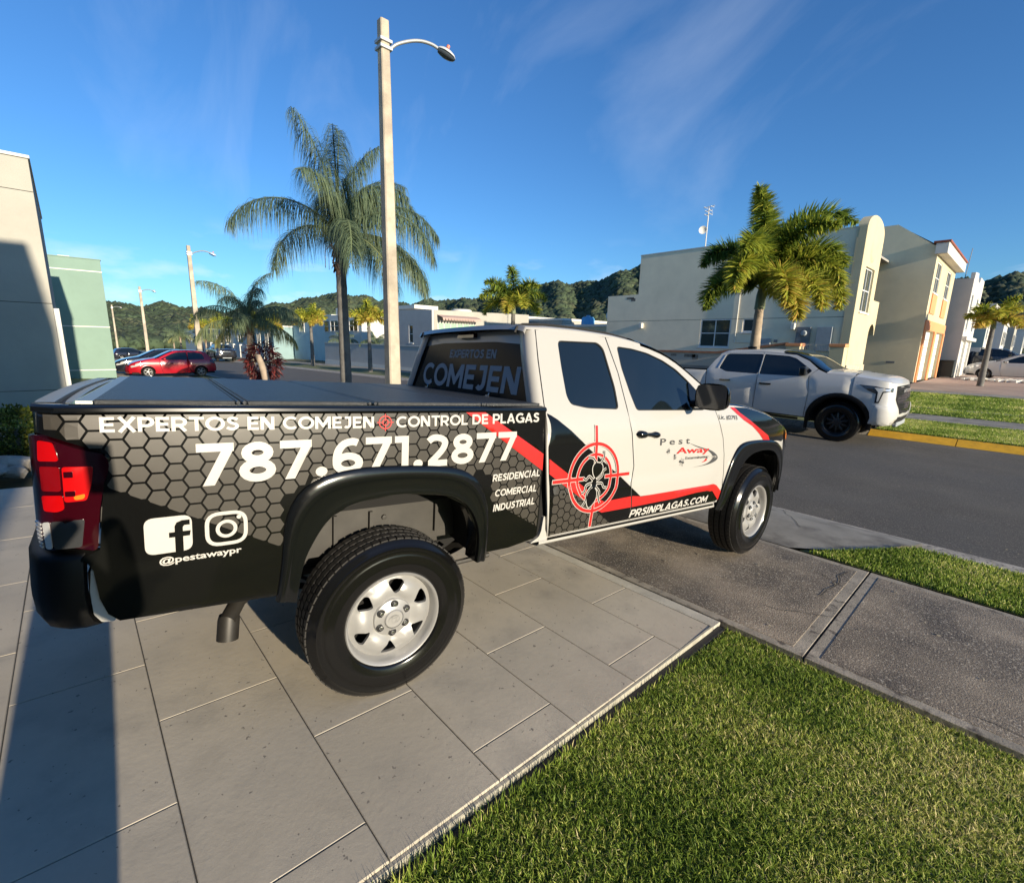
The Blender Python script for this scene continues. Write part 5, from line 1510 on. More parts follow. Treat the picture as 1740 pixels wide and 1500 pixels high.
def simple_house(name, x0, x1, y0, y1, z0, z1, mw, label, wins=(), mats_side=None, par=.18, axis='X'):
    h = empty(name, (0, 0, 0), 0, label, 'house')
    boxo('wall', x0, x1, y0, y1, z0, z1, mw, h)
    boxo('parapet_cap', x0-.06, x1+.06, y0-.06, y1+.06, z1+.003, z1+par, M['trim_white'], h)
    for (ax, a, b, za, zb) in wins:
        if ax == 'Y': window(h, 'Y', y0, a, b, za, zb, 2, 2, face=-1, depth=-.02, sill=False)
        else: window(h, 'X', x1, a, b, za, zb, 2, 2, face=1, depth=-.02, sill=False)
    return h
h = simple_house('cyan_house', -66.5, -53.8, 22, 32, -3, 2.45, M['cyan_wall'], 'pale cyan two storey house with paired windows behind the big palm trunk', [('Y', -53.3-2.6, -53.3-.2, .7, 2.0), ('X', 23, 25, .7, 2.0), ('X', 27.5, 29.5, .7, 2.0), ('Y', -64, -62.3, .7, 2.0)])
boxo('front_block', -53.7, -45.6, 21.6, 31, -3, 2.5, M['trim_white'], h)
window(h, 'Y', 21.6, -53.1, -51.0, .75, 1.95, 2, 2, depth=-.02, sill=False)
window(h, 'Y', 21.6, -48.3, -46.3, .75, 1.95, 2, 2, depth=-.02, sill=False)
boxo('door', -50.4, -49.3, 21.55, 21.598, -2.6, -.4, M['terracotta'], h)
boxo('roof_tank', -55, -54.4, 23, 23.6, 2.65, 3.4, M['trim_white'], h)
simple_house('slate_house', -76, -66.9, 19.6, 30, -3.2, 1.3, M['teal_wall'], 'slate blue low house left of the cyan house', [('Y', -74, -72.5, -1.2, .5), ('Y', -70.3, -69, -1.2, .5)])
simple_house('far_house', -96, -80, 20, 32, -3.4, .9, M['trim_white'], 'white low house half hidden by the feathery palms', [('Y', -94, -91, -1, .3), ('Y', -86, -83, -1, .3), ('X', 22, 24, -1, .3)])
simple_house('far_house', -124, -103, 22, 34, -3.9, 1.1, M['cream'], 'cream low house left of the middle lamp post', [('Y', -120, -117, -1, .4), ('Y', -111, -108, -1, .4), ('X', 24, 27, -1, .4)])
simple_house('far_house', -160, -134, 24, 36, -4.6, 1.4, M['trim_white'], 'distant white house at the foot of the left hill', [('Y', -155, -151, -1.5, .2), ('Y', -144, -140, -1.5, .2), ('X', 26, 29, -1.5, .2)])
simple_house('far_house', -46, -37, 34, 44, -2.2, 2.6, M['cream'], 'cream flat roofed house over the cab roof, left part', [('X', 36, 38, .4, 1.6)])
simple_house('far_house', -36, -27.5, 31, 40, -2.0, 1.95, M['cream'], 'cream flat roofed house over the cab roof, behind the palm', [('Y', -34, -32, 0, 1.2), ('Y', -30.5, -28.8, 0, 1.2)])
simple_house('far_house', -27, -20.2, 29, 38, -1.8, 1.30, M['cream2'], 'yellow cream low building left of the beige stepped house', [('Y', -25.5, -24, -.5, .6)])
h = empty('water_tank', (-25.6, 32, 1.5), 0, 'round blue water tank on the yellow low roof', 'water tank')
g = G(); g.lathe([(0, 0), (.52, 0), (.55, .1), (.55, .55), (.42, .72), (0, .78)], 20, axis='Z'); g.build('tank', M['tank_blue'], h, 40)
g = G(); g.lathe([(0, .78), (.16, .78), (.16, .86), (0, .88)], 12, axis='Z'); g.build('lid', M['tank_blue'], h, 40)
h = empty('satellite_dish', (-21.4, 29.6, 1.5), 0, 'white satellite dish on a low roof beside the beige house', 'dish')
g = G(); g.lathe([(0, .0), (.25, -.03), (.48, -.14), (.49, -.13)], 18); o = g.build('reflector', M['trim_white'], h, 60); o.matrix_local = Matrix.Translation((0, 0, .55)) @ Matrix.Rotation(-.6, 4, 'X') @ Matrix.Rotation(.5, 4, 'Z')
g = G(); g.tube([(0, 0, -.1), (0, 0, .55)], .03, 6); g.build('mast', M['trim_white'], h)
# left street wall with panels
h = empty('panel_fence', (0, 0, 0), 0, 'pale grey panel wall along the road behind the dark vehicle', 'fence')
for k in range(9):
    x0 = -96+k*3.8
    boxo('wall_panel', x0+.25, x0+3.8, 17.99, 18.1, -3.4, -1.25, M['grey_wall'], h)
    boxo('post', x0, x0+.24, 17.9, 18.2, -3.4, -1.1, M['trim_white'], h)
# own house beyond the right edge: only its shadow is seen
h = empty('garage_house', (0, 0, 0), 0, 'shaded garage front at the upper end of the tiled driveway', 'house')
wallY('front_wall', -7.0, [(-12, -1.5), (3.9, -1.5), (3.9, 3.4), (-12, 3.4)], [rect(-6.4, -1.6, -1.6, .9)], M['cream'], h, .2, face=1)
for k in range(5): boxo('door_panel', -6.4, -1.6, -7.25, -7.2, -1.49+k*.478, -1.49+k*.478+.47, M['meter'], h, .01)
h = empty('own_house', (0, 0, 0), 0, 'two storey house behind the viewer whose shadow falls on the cream wall', 'house')
boxo('wall', 4.0, 12, -9, -1.12, -1.6, 4.45, M['cream'], h)
boxo('wall', 4.0, 12, -9, -1.0, 4.453, 6.28, M['cream'], h)

# bin beside the grey wall
h = empty('wheelie_bin', (-3.62, 39.6, -1.5), 0, 'black refuse bin beside the grey row house wall', 'bin')
g = G(); g.grid([[(-.30, -.3, z), (.30, -.3, z), (.30, .35, z), (-.30, .35, z)] for z in (0, .0)], close=True); g.bx(-.36, .36, -.34, .36, .08, 1.0); g.build('body', M['bin'], h)
g = G(); g.bx(-.39, .39, -.38, .40, 1.003, 1.07); o = g.build('lid', M['bin'], h); bevel(o, .02)
for x in (-.3, .3):
    g = G(); g.lathe([(0, -.03), (.10, -.03), (.10, .03), (0, .03)], 12, axis='Y', c=(x, .34, .10)); g.build('wheel', M['rubber'], h)

# ---------------------------------------------------------------- street lamps
M['pole'] = mat('pole_concrete', (.40, .35, .27), .85, var=.3, vscale=2.2, bump=1.2, bscale=40, var2=(.30, .25, .20, .5, .68), v2scale=1.4)
M['galv'] = mat('galvanised', (.45, .47, .47), .45, metal=.5)
M['lamp_head'] = mat('lamp_head', (.60, .62, .62), .35, metal=.3)
M['lamp_lens'] = mat('lamp_lens', (.06, .075, .09), .2)
def street_lamp(x, y, label, arm=1.9, H_=7.80, armdir=(.32, .95)):
    z0 = gz(x, y)
    h = empty('street_lamp', (x, y, z0), 0, label, 'street lamp', 'concrete street lamps along the near verge')
    g = G()
    n = 8
    rows = []
    for (z, r) in ((-.1, .155), (1.5, .145), (3.2, .132), (5, .118), (6.5, .107), (H_, .097), (H_+.01, .05)):
        rows.append([(r*cos(2*pi*k/4+pi/4+e)*1.15, r*sin(2*pi*k/4+pi/4+e)*1.15, z) for k in range(4) for e in (-.12, .12)])
    g.grid(rows, close=True); g.add([p for p in rows[-1]], [tuple(range(8))])
    g.build('pole', M['pole'], h, 40)
    for z in (H_-.50, H_-.38):
        g = G(); g.bx(-.125, .125, -.125, .125, z, z+.05); g.build('bracket', M['galv'], h, 0)
    a = Vector((armdir[0], armdir[1], 0)).normalized()
    g = G()
    pts = [a*.10+Vector((0, 0, H_-.48)), a*.25+Vector((0, 0, H_-.36)), a*.50+Vector((0, 0, H_-.27)), a*.72+Vector((0, 0, H_-.24)), a*.93+Vector((0, 0, H_-.27)), a*1.08+Vector((0, 0, H_-.34))]
    g.tube([tuple(p) for p in smooth_curve(pts, 5)], .032, 8); g.build('arm', M['galv'], h, 50)
    # cobra head
    e = pts[-1]; dr = (a*1.0+Vector((0, 0, -.42))).normalized(); sd = dr.cross(Vector((0, 0, 1))).normalized(); up_ = sd.cross(dr)
    rows = []; rows2 = []
    for i in range(11):
        t = i/10; w_ = .12*sin(pi*(.12+.83*t))**.6*(1 if t < 1 else .1); hh = .085*sin(pi*(.15+.8*t))**.7*(1 if t < 1 else .1)
        c = e+dr*(t*.36-.03)
        rows.append([tuple(c+sd*w_*cos(pi*k/8)+up_*hh*sin(pi*k/8)) for k in range(9)])
        rows2.append([tuple(c+sd*w_*.94*cos(pi*k/8)-up_*(.02+hh*.75*sin(pi*k/8))) for k in range(9)])
    g = G().grid(rows); hd = g.build('lamp_head', M['lamp_head'], h, 60)
    g = G().grid(rows2); g.build('lens', M['lamp_lens'], hd, 60)
    g = G(); g.tube([tuple(e+dr*.12+up_*.10), tuple(e+dr*.12+up_*.155)], .035, 8); g.build('photocell', mat('photocell', (.5, .16, .10), .5), hd)
    return h
street_lamp(-9.50, 5.18, 'tall concrete street lamp right behind the pickup, nearest of its row', armdir=(.50, .86))
street_lamp(-33.2, 5.62, 'second street lamp rising behind the red hatchback', H_=7.15, armdir=(.5, .86))
street_lamp(-60.0, 5.75, 'third street lamp, between the mint house and the red hatchback lamp', H_=7.2, armdir=(.5, .86))
street_lamp(-100, 5.75, 'smallest and farthest street lamp beside the mint house', armdir=(.5, .86))

# ---------------------------------------------------------------- hills
M['hill'] = mat('hill_ground', (.030, .045, .020), .95, var=.5, vscale=.08)
M['forest'] = mat('forest', (.045, .070, .034), .9, var=.55, vscale=.10, var2=(.085, .090, .045, .50, .66), v2scale=.04, speck=(.013, .025, .010, .50, .60), speckscale=.55)
AZ = [-125, -100, -86.6, -85.2, -83.7, -80.4, -77, -74.3, -71.4, -69.1, -66.9, -65.4, -62.9, -59.1, -55.1, -50.3, -47.6, -44.6, -42.2, -39.5, -37.5, -35, -33.2, -28, -20, -12, -3.7, -1.8, 8, 25, 60]
EL = [2.5, 3.0, 3.04, 2.73, 2.93, 2.81, 2.72, 3.16, 3.9, 4.64, 5.06, 4.84, 4.45, 4.3, 4.77, 5.24, 6.15, 6.98, 7.3, 6.91, 7.55, 8.47, 8.81, 9.0, 7.6, 6.4, 6.29, 6.67, 7.0, 5.5, 4]
DI = [420, 420, 420, 420, 420, 430, 440, 460, 480, 500, 520, 520, 520, 520, 500, 440, 400, 380, 370, 360, 350, 340, 330, 320, 320, 320, 310, 310, 330, 400, 450]
def hillz(az, r):
    R_ = interp(az, AZ, DI); e = interp(az, AZ, EL)
    top = R_*math.tan(radians(e))-5
    r0 = R_*.42
    t = (r-r0)/(R_-r0)
    base = -4
    if t <= 0: return base
    if t <= 1: s_ = t*t*(3-2*t); s_ = .75*s_+.25*t; z = base+(top-base)*s_
    else: z = top-(t-1)*25
    z += (sin(az*1.9+r*.021)+sin(az*.83-r*.034+2))*2.2*min(1, t*(1 if t < .8 else max(.15, (1.1-t)*3)))
    return z
rows = []
azs = np.linspace(-125, 60, 150); rs_ = np.concatenate([np.linspace(140, 560, 40)])
for a in azs: rows.append([(r*sin(radians(a)), r*cos(radians(a)), hillz(a, r)-1.5) for r in rs_])
G().grid(rows).build('hills', M['hill'], None, 60)['kind'] = 'structure'
# tree crowns covering the hills: small lumpy clumps of leaf facets
def crowns_mesh(n):
    ico = bmesh.new(); bmesh.ops.create_icosphere(ico, subdivisions=1, radius=1)
    bv = np.array([v.co[:] for v in ico.verts]); bf = np.array([[v.index for v in f.verts] for f in ico.faces]); ico.free()
    az = rng.uniform(-96, 12, n); u = rng.uniform(.36, 1.0, n)**.8
    R_ = np.interp(az, AZ, DI); r = R_*u*1.03
    hz_ = np.array([hillz(a, b) for a, b in zip(az, r)])
    s = rng.uniform(1.3, 3.6, n)*(R_/420)**.6
    C_ = np.stack([r*np.sin(np.radians(az)), r*np.cos(np.radians(az)), hz_+s*.1], 1)
    nv = len(bv)
    V = bv[None]*(1+rng.uniform(-.38, .38, (n, nv, 1)))*s[:, None, None]*np.array([1, 1, .85])+C_[:, None]
    F = (bf[None]+(np.arange(n)*nv)[:, None, None]).reshape(-1, 3)
    return V.reshape(-1, 3), F
V, F = crowns_mesh(30000)
me = bpy.data.meshes.new('forest'); me.vertices.add(len(V)); me.vertices.foreach_set('co', V.reshape(-1))
me.loops.add(F.size); me.loops.foreach_set('vertex_index', F.reshape(-1)); me.polygons.add(len(F)); me.polygons.foreach_set('loop_start', np.arange(len(F))*3); me.update(calc_edges=True)
me.materials.append(M['forest'])
o = bpy.data.objects.new('forest', me); COL.objects.link(o); o['kind'] = 'stuff'
# ---------------------------------------------------------------- other vehicles
def vehicle(name, label, cat, loc, heading, S):
    """origin on the ground under the front axle, x forward"""
    root = empty(name, loc, heading, label, cat, S.get('group'))
    PZ_, PY_ = S['prof']; EX_, EZ_ = S['edge']; zlo = PZ_[0]
    PZ_, PY_ = soften(PZ_, PY_, .03); EX_, EZ_ = soften(EX_, EZ_, .012)
    nx0, nx1, nd = S['nose']; tx0, tx1, td = S['tail']
    def y_(x, z):
        y = interp(z, PZ_, PY_)
        if x > nx0: y -= nd*((x-nx0)/(nx1-nx0))**2.2
        if x < tx0: y -= td*((tx0-x)/(tx0-tx1))**2.2
        return y
    Ee = lambda x: interp(x, EX_, EZ_)
    arches = []
    for (cx, r, zc) in S['arches']:
        arches.append([(cx+r*cos(radians(a)), zc+r*sin(radians(a))*S.get('arch_k', .95)) for a in range(-30, 211, 12)]+[(cx-r*.9, -.2), (cx+r*.9, -.2)])
    for s in (1, -1):
        f = lambda u, v, d: (u, s*(y_(u, v)+d), v)
        fr = lambda u, v, d: (u, -s*(y_(u, v)+d), v)
        fn = lambda u, v, d: (u, -s*(y_(u, v)+d), v)
        for nm, poly, mm in S['panels']:
            g = G(); panel(g, [poly], arches+S['windows'], fn, grid=S.get('grid', .14), lip=.012)
            g.build(nm, mm or S['paint'], root)
        for w_ in S['windows']:
            c_ = Vector((sum(a for a, b in w_)/len(w_), sum(b for a, b in w_)/len(w_)))
            g = G(); panel(g, [[tuple(c_+(Vector(p)-c_)*1.03) for p in w_]], [], lambda u, v, d: (u, -s*(y_(u, v)-.012+d), v), grid=.2, lip=0)
            g.build('side_window', M['tinted_glass'], root)
        for nm, poly, mm, off in S['details']:
            g = G(); panel(g, [poly], [], lambda u, v, d: (u, -s*(y_(u, v)+off+d), v), grid=.2, lip=.012+off*.6)
            g.build(nm, mm, root)
        for (cx, r, zc) in S['arches']:
            rows = []
            for a in range(-12, 193, 10):
                ca_, sa_ = cos(radians(a)), sin(radians(a))*S.get('arch_k', .95)
                rows.append([(cx+(r+k)*ca_, -s*(y_(cx+(r+k)*ca_, max(zlo, zc+(r+k)*sa_))+o), zc+(r+k)*sa_) for k, o in S['flare']]+[(cx+r*ca_, -s*.15, zc+r*sa_)])
            g = G()
            g.grid([q[:-1] for q in rows]); g.build('fender_flare', S['flaremat'], root, 50)
            g = G(); g.grid([[q[-2], q[-1]] for q in rows]); g.build('wheel_liner', M['dark_inside'], root, 50)
        for cx in S['axles']:
            w = make_wheel(root, S['R'], S['rim'], S['tw'], S['wstyle'], 1, rimmat=S['rimmat'], det=32)
            w.matrix_local = Matrix.Translation((cx, s*(S['track']), S['R'])) @ (Matrix.Identity(4) if s == 1 else Matrix.Rotation(pi, 4, 'Z'))
    for nm, x0, x1, crown, mm, frac, dz in S['tops']:
        rows = []
        for i in range(13):
            x = x0+(x1-x0)*i/12; ze = Ee(x); ye = y_(x, ze)
            rows.append([(x, ye*frac*sin((j/16-.5)*pi), ze+dz+crown*(1-abs(sin((j/16-.5)*pi)*frac)**2.8)**(1/2.8)) for j in range(17)])
        G().grid(rows).build(nm, mm, root, 60)
    for nm, x, bow, zs, mm in S['caps']:
        rows = [[(x+dx+bow*(1-(k/8)**2), (y_(x, z))*k/8, z) for k in range(-8, 9)] for z, dx in zs]
        G().grid(rows).build(nm, mm, root, 40)
    for nm, bxs, mm in S['boxes']:
        g = G()
        for b_ in bxs: g.bx(*b_)
        o = g.build(nm, mm, root, 0); bevel(o, .01, 1)
    g = G(); xa, xb = S['floor']; g.bx(xa, xb, -.75, .75, S['fz'], S['fz']+.1); g.build('underbody', M['dark_inside'], root, 0)
    return root
def recolour(root, mp_):
    for o in [root]+list(root.children_recursive):
        if o.type != 'MESH': continue
        for sl_ in o.material_slots:
            if sl_.material in mp_:
                m_ = mp_[sl_.material]; sl_.link = 'OBJECT'; sl_.material = m_

WP = M['pearl_paint']
T2 = dict(
    prof=([.40, .55, .80, 1.0, 1.20, 1.33, 1.40, 1.85], [.90, .95, .985, 1.0, .99, .965, .93, .70]),
    edge=([-4.98, -2.93, -2.92, -2.80, -2.66, -1.7, -1.0, -.72, -.45, -.30, 0, .45, .85, 1.10], [1.35, 1.36, 1.37, 1.60, 1.79, 1.845, 1.80, 1.68, 1.50, 1.425, 1.42, 1.375, 1.32, 1.26]),
    nose=(.30, 1.14, .26), tail=(-4.6, -5.0, .08), R=.418, rim=.245, tw=.27, track=.83, wstyle='star', rimmat=M['rim_black'], axles=(0, -3.70),
    arches=[(0, .52, .45), (-3.70, .52, .45)], arch_k=.98, flare=((.09, .0), (.085, .03), (.04, .045), (.0, .035), (-.01, -.03)), flaremat=M['black_plastic'], paint=WP,
    windows=[rnd([(-2.64, 1.42), (-2.55, 1.745), (-2.48, 1.775), (-1.70, 1.790), (-1.70, 1.335), (-2.45, 1.35)], .03), rnd([(-1.67, 1.335), (-1.67, 1.79), (-1.15, 1.765), (-.98, 1.72), (-.60, 1.47), (-.66, 1.39), (-.80, 1.34)], .03)],
    panels=[('bed_side', [(-4.98, .62), (-2.94, .55), (-2.94, 1.355), (-4.98, 1.35)], None),
            ('rear_door', [(-2.925, .50), (-1.745, .48), (-1.70, 1.30), (-1.70, 1.838), (-2.66, 1.786), (-2.80, 1.60), (-2.925, 1.37)], None),
            ('front_door', [(-1.735, .48), (-.65, .46), (-.60, 1.0), (-.64, 1.36), (-.50, 1.51), (-.72, 1.675), (-1.0, 1.795), (-1.69, 1.838), (-1.69, 1.30)], None),
            ('fender', [(-.64, .46), (.40, .46), (.55, .46), (.62, .84), (1.02, .84), (1.12, 1.0), (1.12, 1.24), (.85, 1.317), (.45, 1.372), (0, 1.417), (-.30, 1.422), (-.49, 1.50), (-.63, 1.37), (-.59, 1.0)], None)],
    details=[('headlight', [(.18, 1.215), (.50, 1.20), (.90, 1.19), (.82, 1.10), (.66, 1.085), (.64, .93), (.585, .86), (.56, 1.02), (.42, 1.10)], M['lamp_clear'], .012),
             ('headlight_lens', [(.50, 1.16), (.72, 1.165), (.70, 1.11), (.60, 1.10), (.60, 1.0), (.57, 1.0), (.56, 1.09)], M['lamp_bright'], .02),
             ('bumper_corner', [(.50, .50), (.98, .44), (1.16, .56), (1.16, .70), (1.02, .82), (.62, .86), (.56, .70)], WP, .035),
             ('door_handle', rnd([(-2.55, 1.13), (-2.30, 1.13), (-2.30, 1.165), (-2.55, 1.165)], .012), M['gloss_black'], .03),
             ('door_handle', rnd([(-1.62, 1.11), (-1.37, 1.11), (-1.37, 1.145), (-1.62, 1.145)], .012), M['gloss_black'], .03),
             ('quarter_trim', [(-2.70, 1.42), (-2.60, 1.74), (-2.575, 1.74), (-2.665, 1.42)], M['chrome'], .006),
             ('running_board', [(-2.8, .40), (-.75, .38), (-.75, .43), (-2.8, .45)], M['black_plastic'], .01),
             ('mud_flap', [(-.62, .20), (-.55, .20), (-.54, .48), (-.62, .48)], M['black_plastic'], -.02)],
    tops=[('hood', -.32, 1.12, .07, WP, 1.0, 0), ('windscreen', -1.28, -.30, .09, M['tinted_glass'], .985, -.006), ('roof', -2.70, -1.26, .075, WP, 1.0, 0), ('rear_window', -2.92, -2.68, .05, M['tinted_glass'], .97, 0)],
    caps=[('front_panel', 1.10, .13, [(1.265, -.02), (1.20, .0), (1.0, .03), (.86, .04), (.70, .06), (.50, .03), (.42, -.04)], WP), ('tailgate', -4.98, -.03, [(1.35, 0), (.9, 0), (.55, 0)], WP)],
    boxes=[('hood_scoop', [(-.45, -.12, .28, .50, 1.452, 1.49), (-.45, -.12, -.50, -.28, 1.452, 1.49)], M['black_plastic']), ('front_arch_blocker', [(-.62, .62, -.55, .55, .34, 1.15)], M['dark_inside']), ('rear_arch_blocker', [(-4.4, -3.0, -.55, .55, .34, 1.1)], M['dark_inside']), ('bed_cover', [(-4.9, -2.96, -.86, .86, 1.34, 1.385)], M['black_plastic']), ('roof_antenna', [(-2.35, -2.15, -.03, .03, 1.90, 1.96)], M['black_plastic'])],  # dark boxes added to block the view through the wheel arches
    floor=(-4.9, .75), fz=.42)
T2['details'] = [(a, b, c, d) for a, b, c, d in T2['details']]
T2['panels'][3] = ('fender', [(-.64, .46), (.195, .46), (.195, 1.402), (0, 1.417), (-.30, 1.422), (-.49, 1.50), (-.63, 1.37), (-.59, 1.0)], None)
T2['details'] = T2['details'][3:]
T2['tops'][0] = ('hood', -.32, .20, .07, WP, 1.0, 0)
T2['caps'] = T2['caps'][1:]
T2['nose'] = (.6, 1.1, .2)
def inside2(p, poly):
    c = False
    for i in range(len(poly)):
        a, b = poly[i-1], poly[i]
        if (a[1] > p[1]) != (b[1] > p[1]) and p[0] < (b[0]-a[0])*(p[1]-a[1])/(b[1]-a[1])+a[0]: c = not c
    return c
tun = vehicle('second_pickup', 'large white crew cab pickup with black wheels parked across the street', 'pickup truck', (-2.63, 12.75, gz(-2.6, 12.7)+.0), 0, T2)
# nose: one surface running round the front corner
NP = smooth_curve([(.20, 1.0), (.50, 1.0), (.68, .985), (.78, .945), (.845, .88), (.885, .78), (.915, .60), (.94, .35), (.95, 0), (.94, -.35)], 6)
NP = [p for p in NP if p[1] >= -.001]
NU = [0.0]
for i in range(1, len(NP)): NU.append(NU[-1]+(Vector(NP[i])-Vector(NP[i-1])).length)
UM = NU[-1]
def npt(u, z, d, s):
    uu = min(u, UM); m_ = 1
    if u > UM: uu = 2*UM-u; m_ = -1
    x = interp(uu, NU, [p[0] for p in NP]); y = interp(uu, NU, [p[1] for p in NP])
    x2 = interp(min(UM, uu+.02), NU, [p[0] for p in NP]); y2 = interp(min(UM, uu+.02), NU, [p[1] for p in NP]); x1 = interp(max(0, uu-.02), NU, [p[0] for p in NP]); y1 = interp(max(0, uu-.02), NU, [p[1] for p in NP])
    t_ = Vector((x2-x1, y2-y1)).normalized(); n_ = Vector((-t_.y, t_.x))
    if n_.y < 0 and n_.x < 0: n_ = -n_
    k = min(1, max(0, uu-.2)/.3)
    prof_ = interp(z, [.40, .50, .62, .78, .90, 1.05, 1.20, 1.27, 1.42], [-.07, -.01, .035, .04, .015, .0, -.02, -.04, -.05])
    base = interp(z, [.40, .55, .80, 1.0, 1.20, 1.33, 1.42], [-.10, -.05, -.015, 0, -.01, -.035, -.08])
    off = base*(1-k)+prof_*k+d
    return (x+n_.x*off, s*m_*(y+n_.y*off), z)
def ntop(u): return interp(u, [0, .3, .6, .8, UM], [1.402, 1.372, 1.325, 1.292, 1.275])
for s in (1, -1):
    out = [(0, .46), (.33, .46), (.36, .44), (UM, .44)]+[(u, ntop(u)) for u in (UM, 1.0, .8, .6, .45, .3, .15, 0)]
    ar = [(.52*cos(radians(a))-.20, .45+.51*sin(radians(a))) for a in range(-30, 211, 10)]
    g = G(); panel(g, [out], [ar], lambda u, v, d: npt(u, v, d, s), grid=.05, lip=.012)
    g.build('front_panel', WP, tun, 50)
    def nd(name, poly, m_, off, r=.01, par=None):
        gg = G(); panel(gg, [rnd(poly, r)], [], lambda u, v, d: npt(u, v, d+off, s), grid=.06, lip=off+.004)
        return gg.build(name, m_, par or tun, 40)
    hl = nd('headlight', [(.10, 1.245), (.35, 1.235), (.72, 1.205), (.70, 1.125), (.52, 1.11), (.47, .90), (.40, .90), (.40, 1.08), (.28, 1.13)], M['lamp_clear'], .006)
    nd('headlight_lens', [(.36, 1.20), (.50, 1.20), (.64, 1.185), (.63, 1.145), (.50, 1.135), (.455, .93), (.43, .93), (.43, 1.12)], M['lamp_bright'], .011, .006, hl)
    nd('bumper_corner', [(.34, .47), (.74, .46), (.90, .58), (.92, .68), (.80, .84), (.42, .86)], WP, .022, .02)
    nd('lower_intake', [(.93, .47), (UM, .47), (UM, .62), (.97, .62)], M['dark_inside'], .004)
    gl = nd('grille', [(.86, 1.225), (UM, 1.235), (UM, .68), (1.02, .68), (.90, .84), (.80, .98)], M['dark_inside'], .006)
    g = G()
    gp = [(.88, 1.20), (UM, 1.21), (UM, .70), (1.03, .70), (.92, .85), (.83, .98)]
    for i in range(40):
        for j in range(10):
            cu, cz = .80+i*.050+(.025 if j % 2 else 0), .70+j*.055
            hx_ = [(cu+.023*cos(radians(60*k)), cz+.025*sin(radians(60*k))) for k in range(6)]
            if all(inside2(p, gp) for p in hx_):
                for q in stroke(hx_, .010, True): g.add([npt(a, b, .012, s) for a, b in q], [(0, 1, 2, 3)])
    o = g.build('grille_mesh', M['lamp_clear'], gl, 0); o['kind'] = 'stuff'
    g = G()
    for q in stroke([(.875, 1.228), (UM, 1.238)], .022): g.add([npt(a, b, .016, s) for a, b in q], [tuple(range(len(q)))])
    g.build('grille_bar', M['gloss_black'], gl, 0)
v, f = font_polys('TOYOTA', UM-.38, UM+.38, 1.115, 1.115, .060, offset=.02)
g = G(); g.add([npt(a, b, .022, 1) for a, b in v], f); g.build('grille_lettering', M['lamp_bright'], tun, 0)
# front of the hood
rows = []
for k in range(-40, 41):
    u = UM*(1-abs(k)/40); s = 1 if k >= 0 else -1
    u = UM-abs(k)/40*UM
    e = npt(u, ntop(u), 0, s)
    sp = (min(e[0], .52), 0, 1.40+.068-(.03*max(0, e[0]-.2)) if False else interp(min(e[0], .52), [.2, .52], [1.472, 1.425]))
    row = []
    for i in range(9):
        t = i/8; zz = e[2]+(sp[2]-e[2])*(1-(1-t)**2.6)
        row.append((e[0]+(sp[0]-e[0])*t, e[1]+(sp[1]-e[1])*t, zz))
    rows.append(row)
G().grid(rows).build('hood_front', WP, tun, 60)
g = G(); g.bx(.86, .94, -.45, .45, .40, .50); bevel(g.build('skid_plate', M['panel_grey'], tun, 0), .02)
for s in (1, -1):
    g = G(); g.bx(-.80, -.66, s*1.02-.12, s*1.02+.12, 1.36, 1.55); o = g.build('door_mirror', M['gloss_black'], tun, 0); bevel(o, .04, 3)
    g = G(); g.bx(-.78, -.70, min(s*.90, s*1.0), max(s*.90, s*1.0), 1.38, 1.42); g.build('mirror_arm', M['gloss_black'], o, 0)

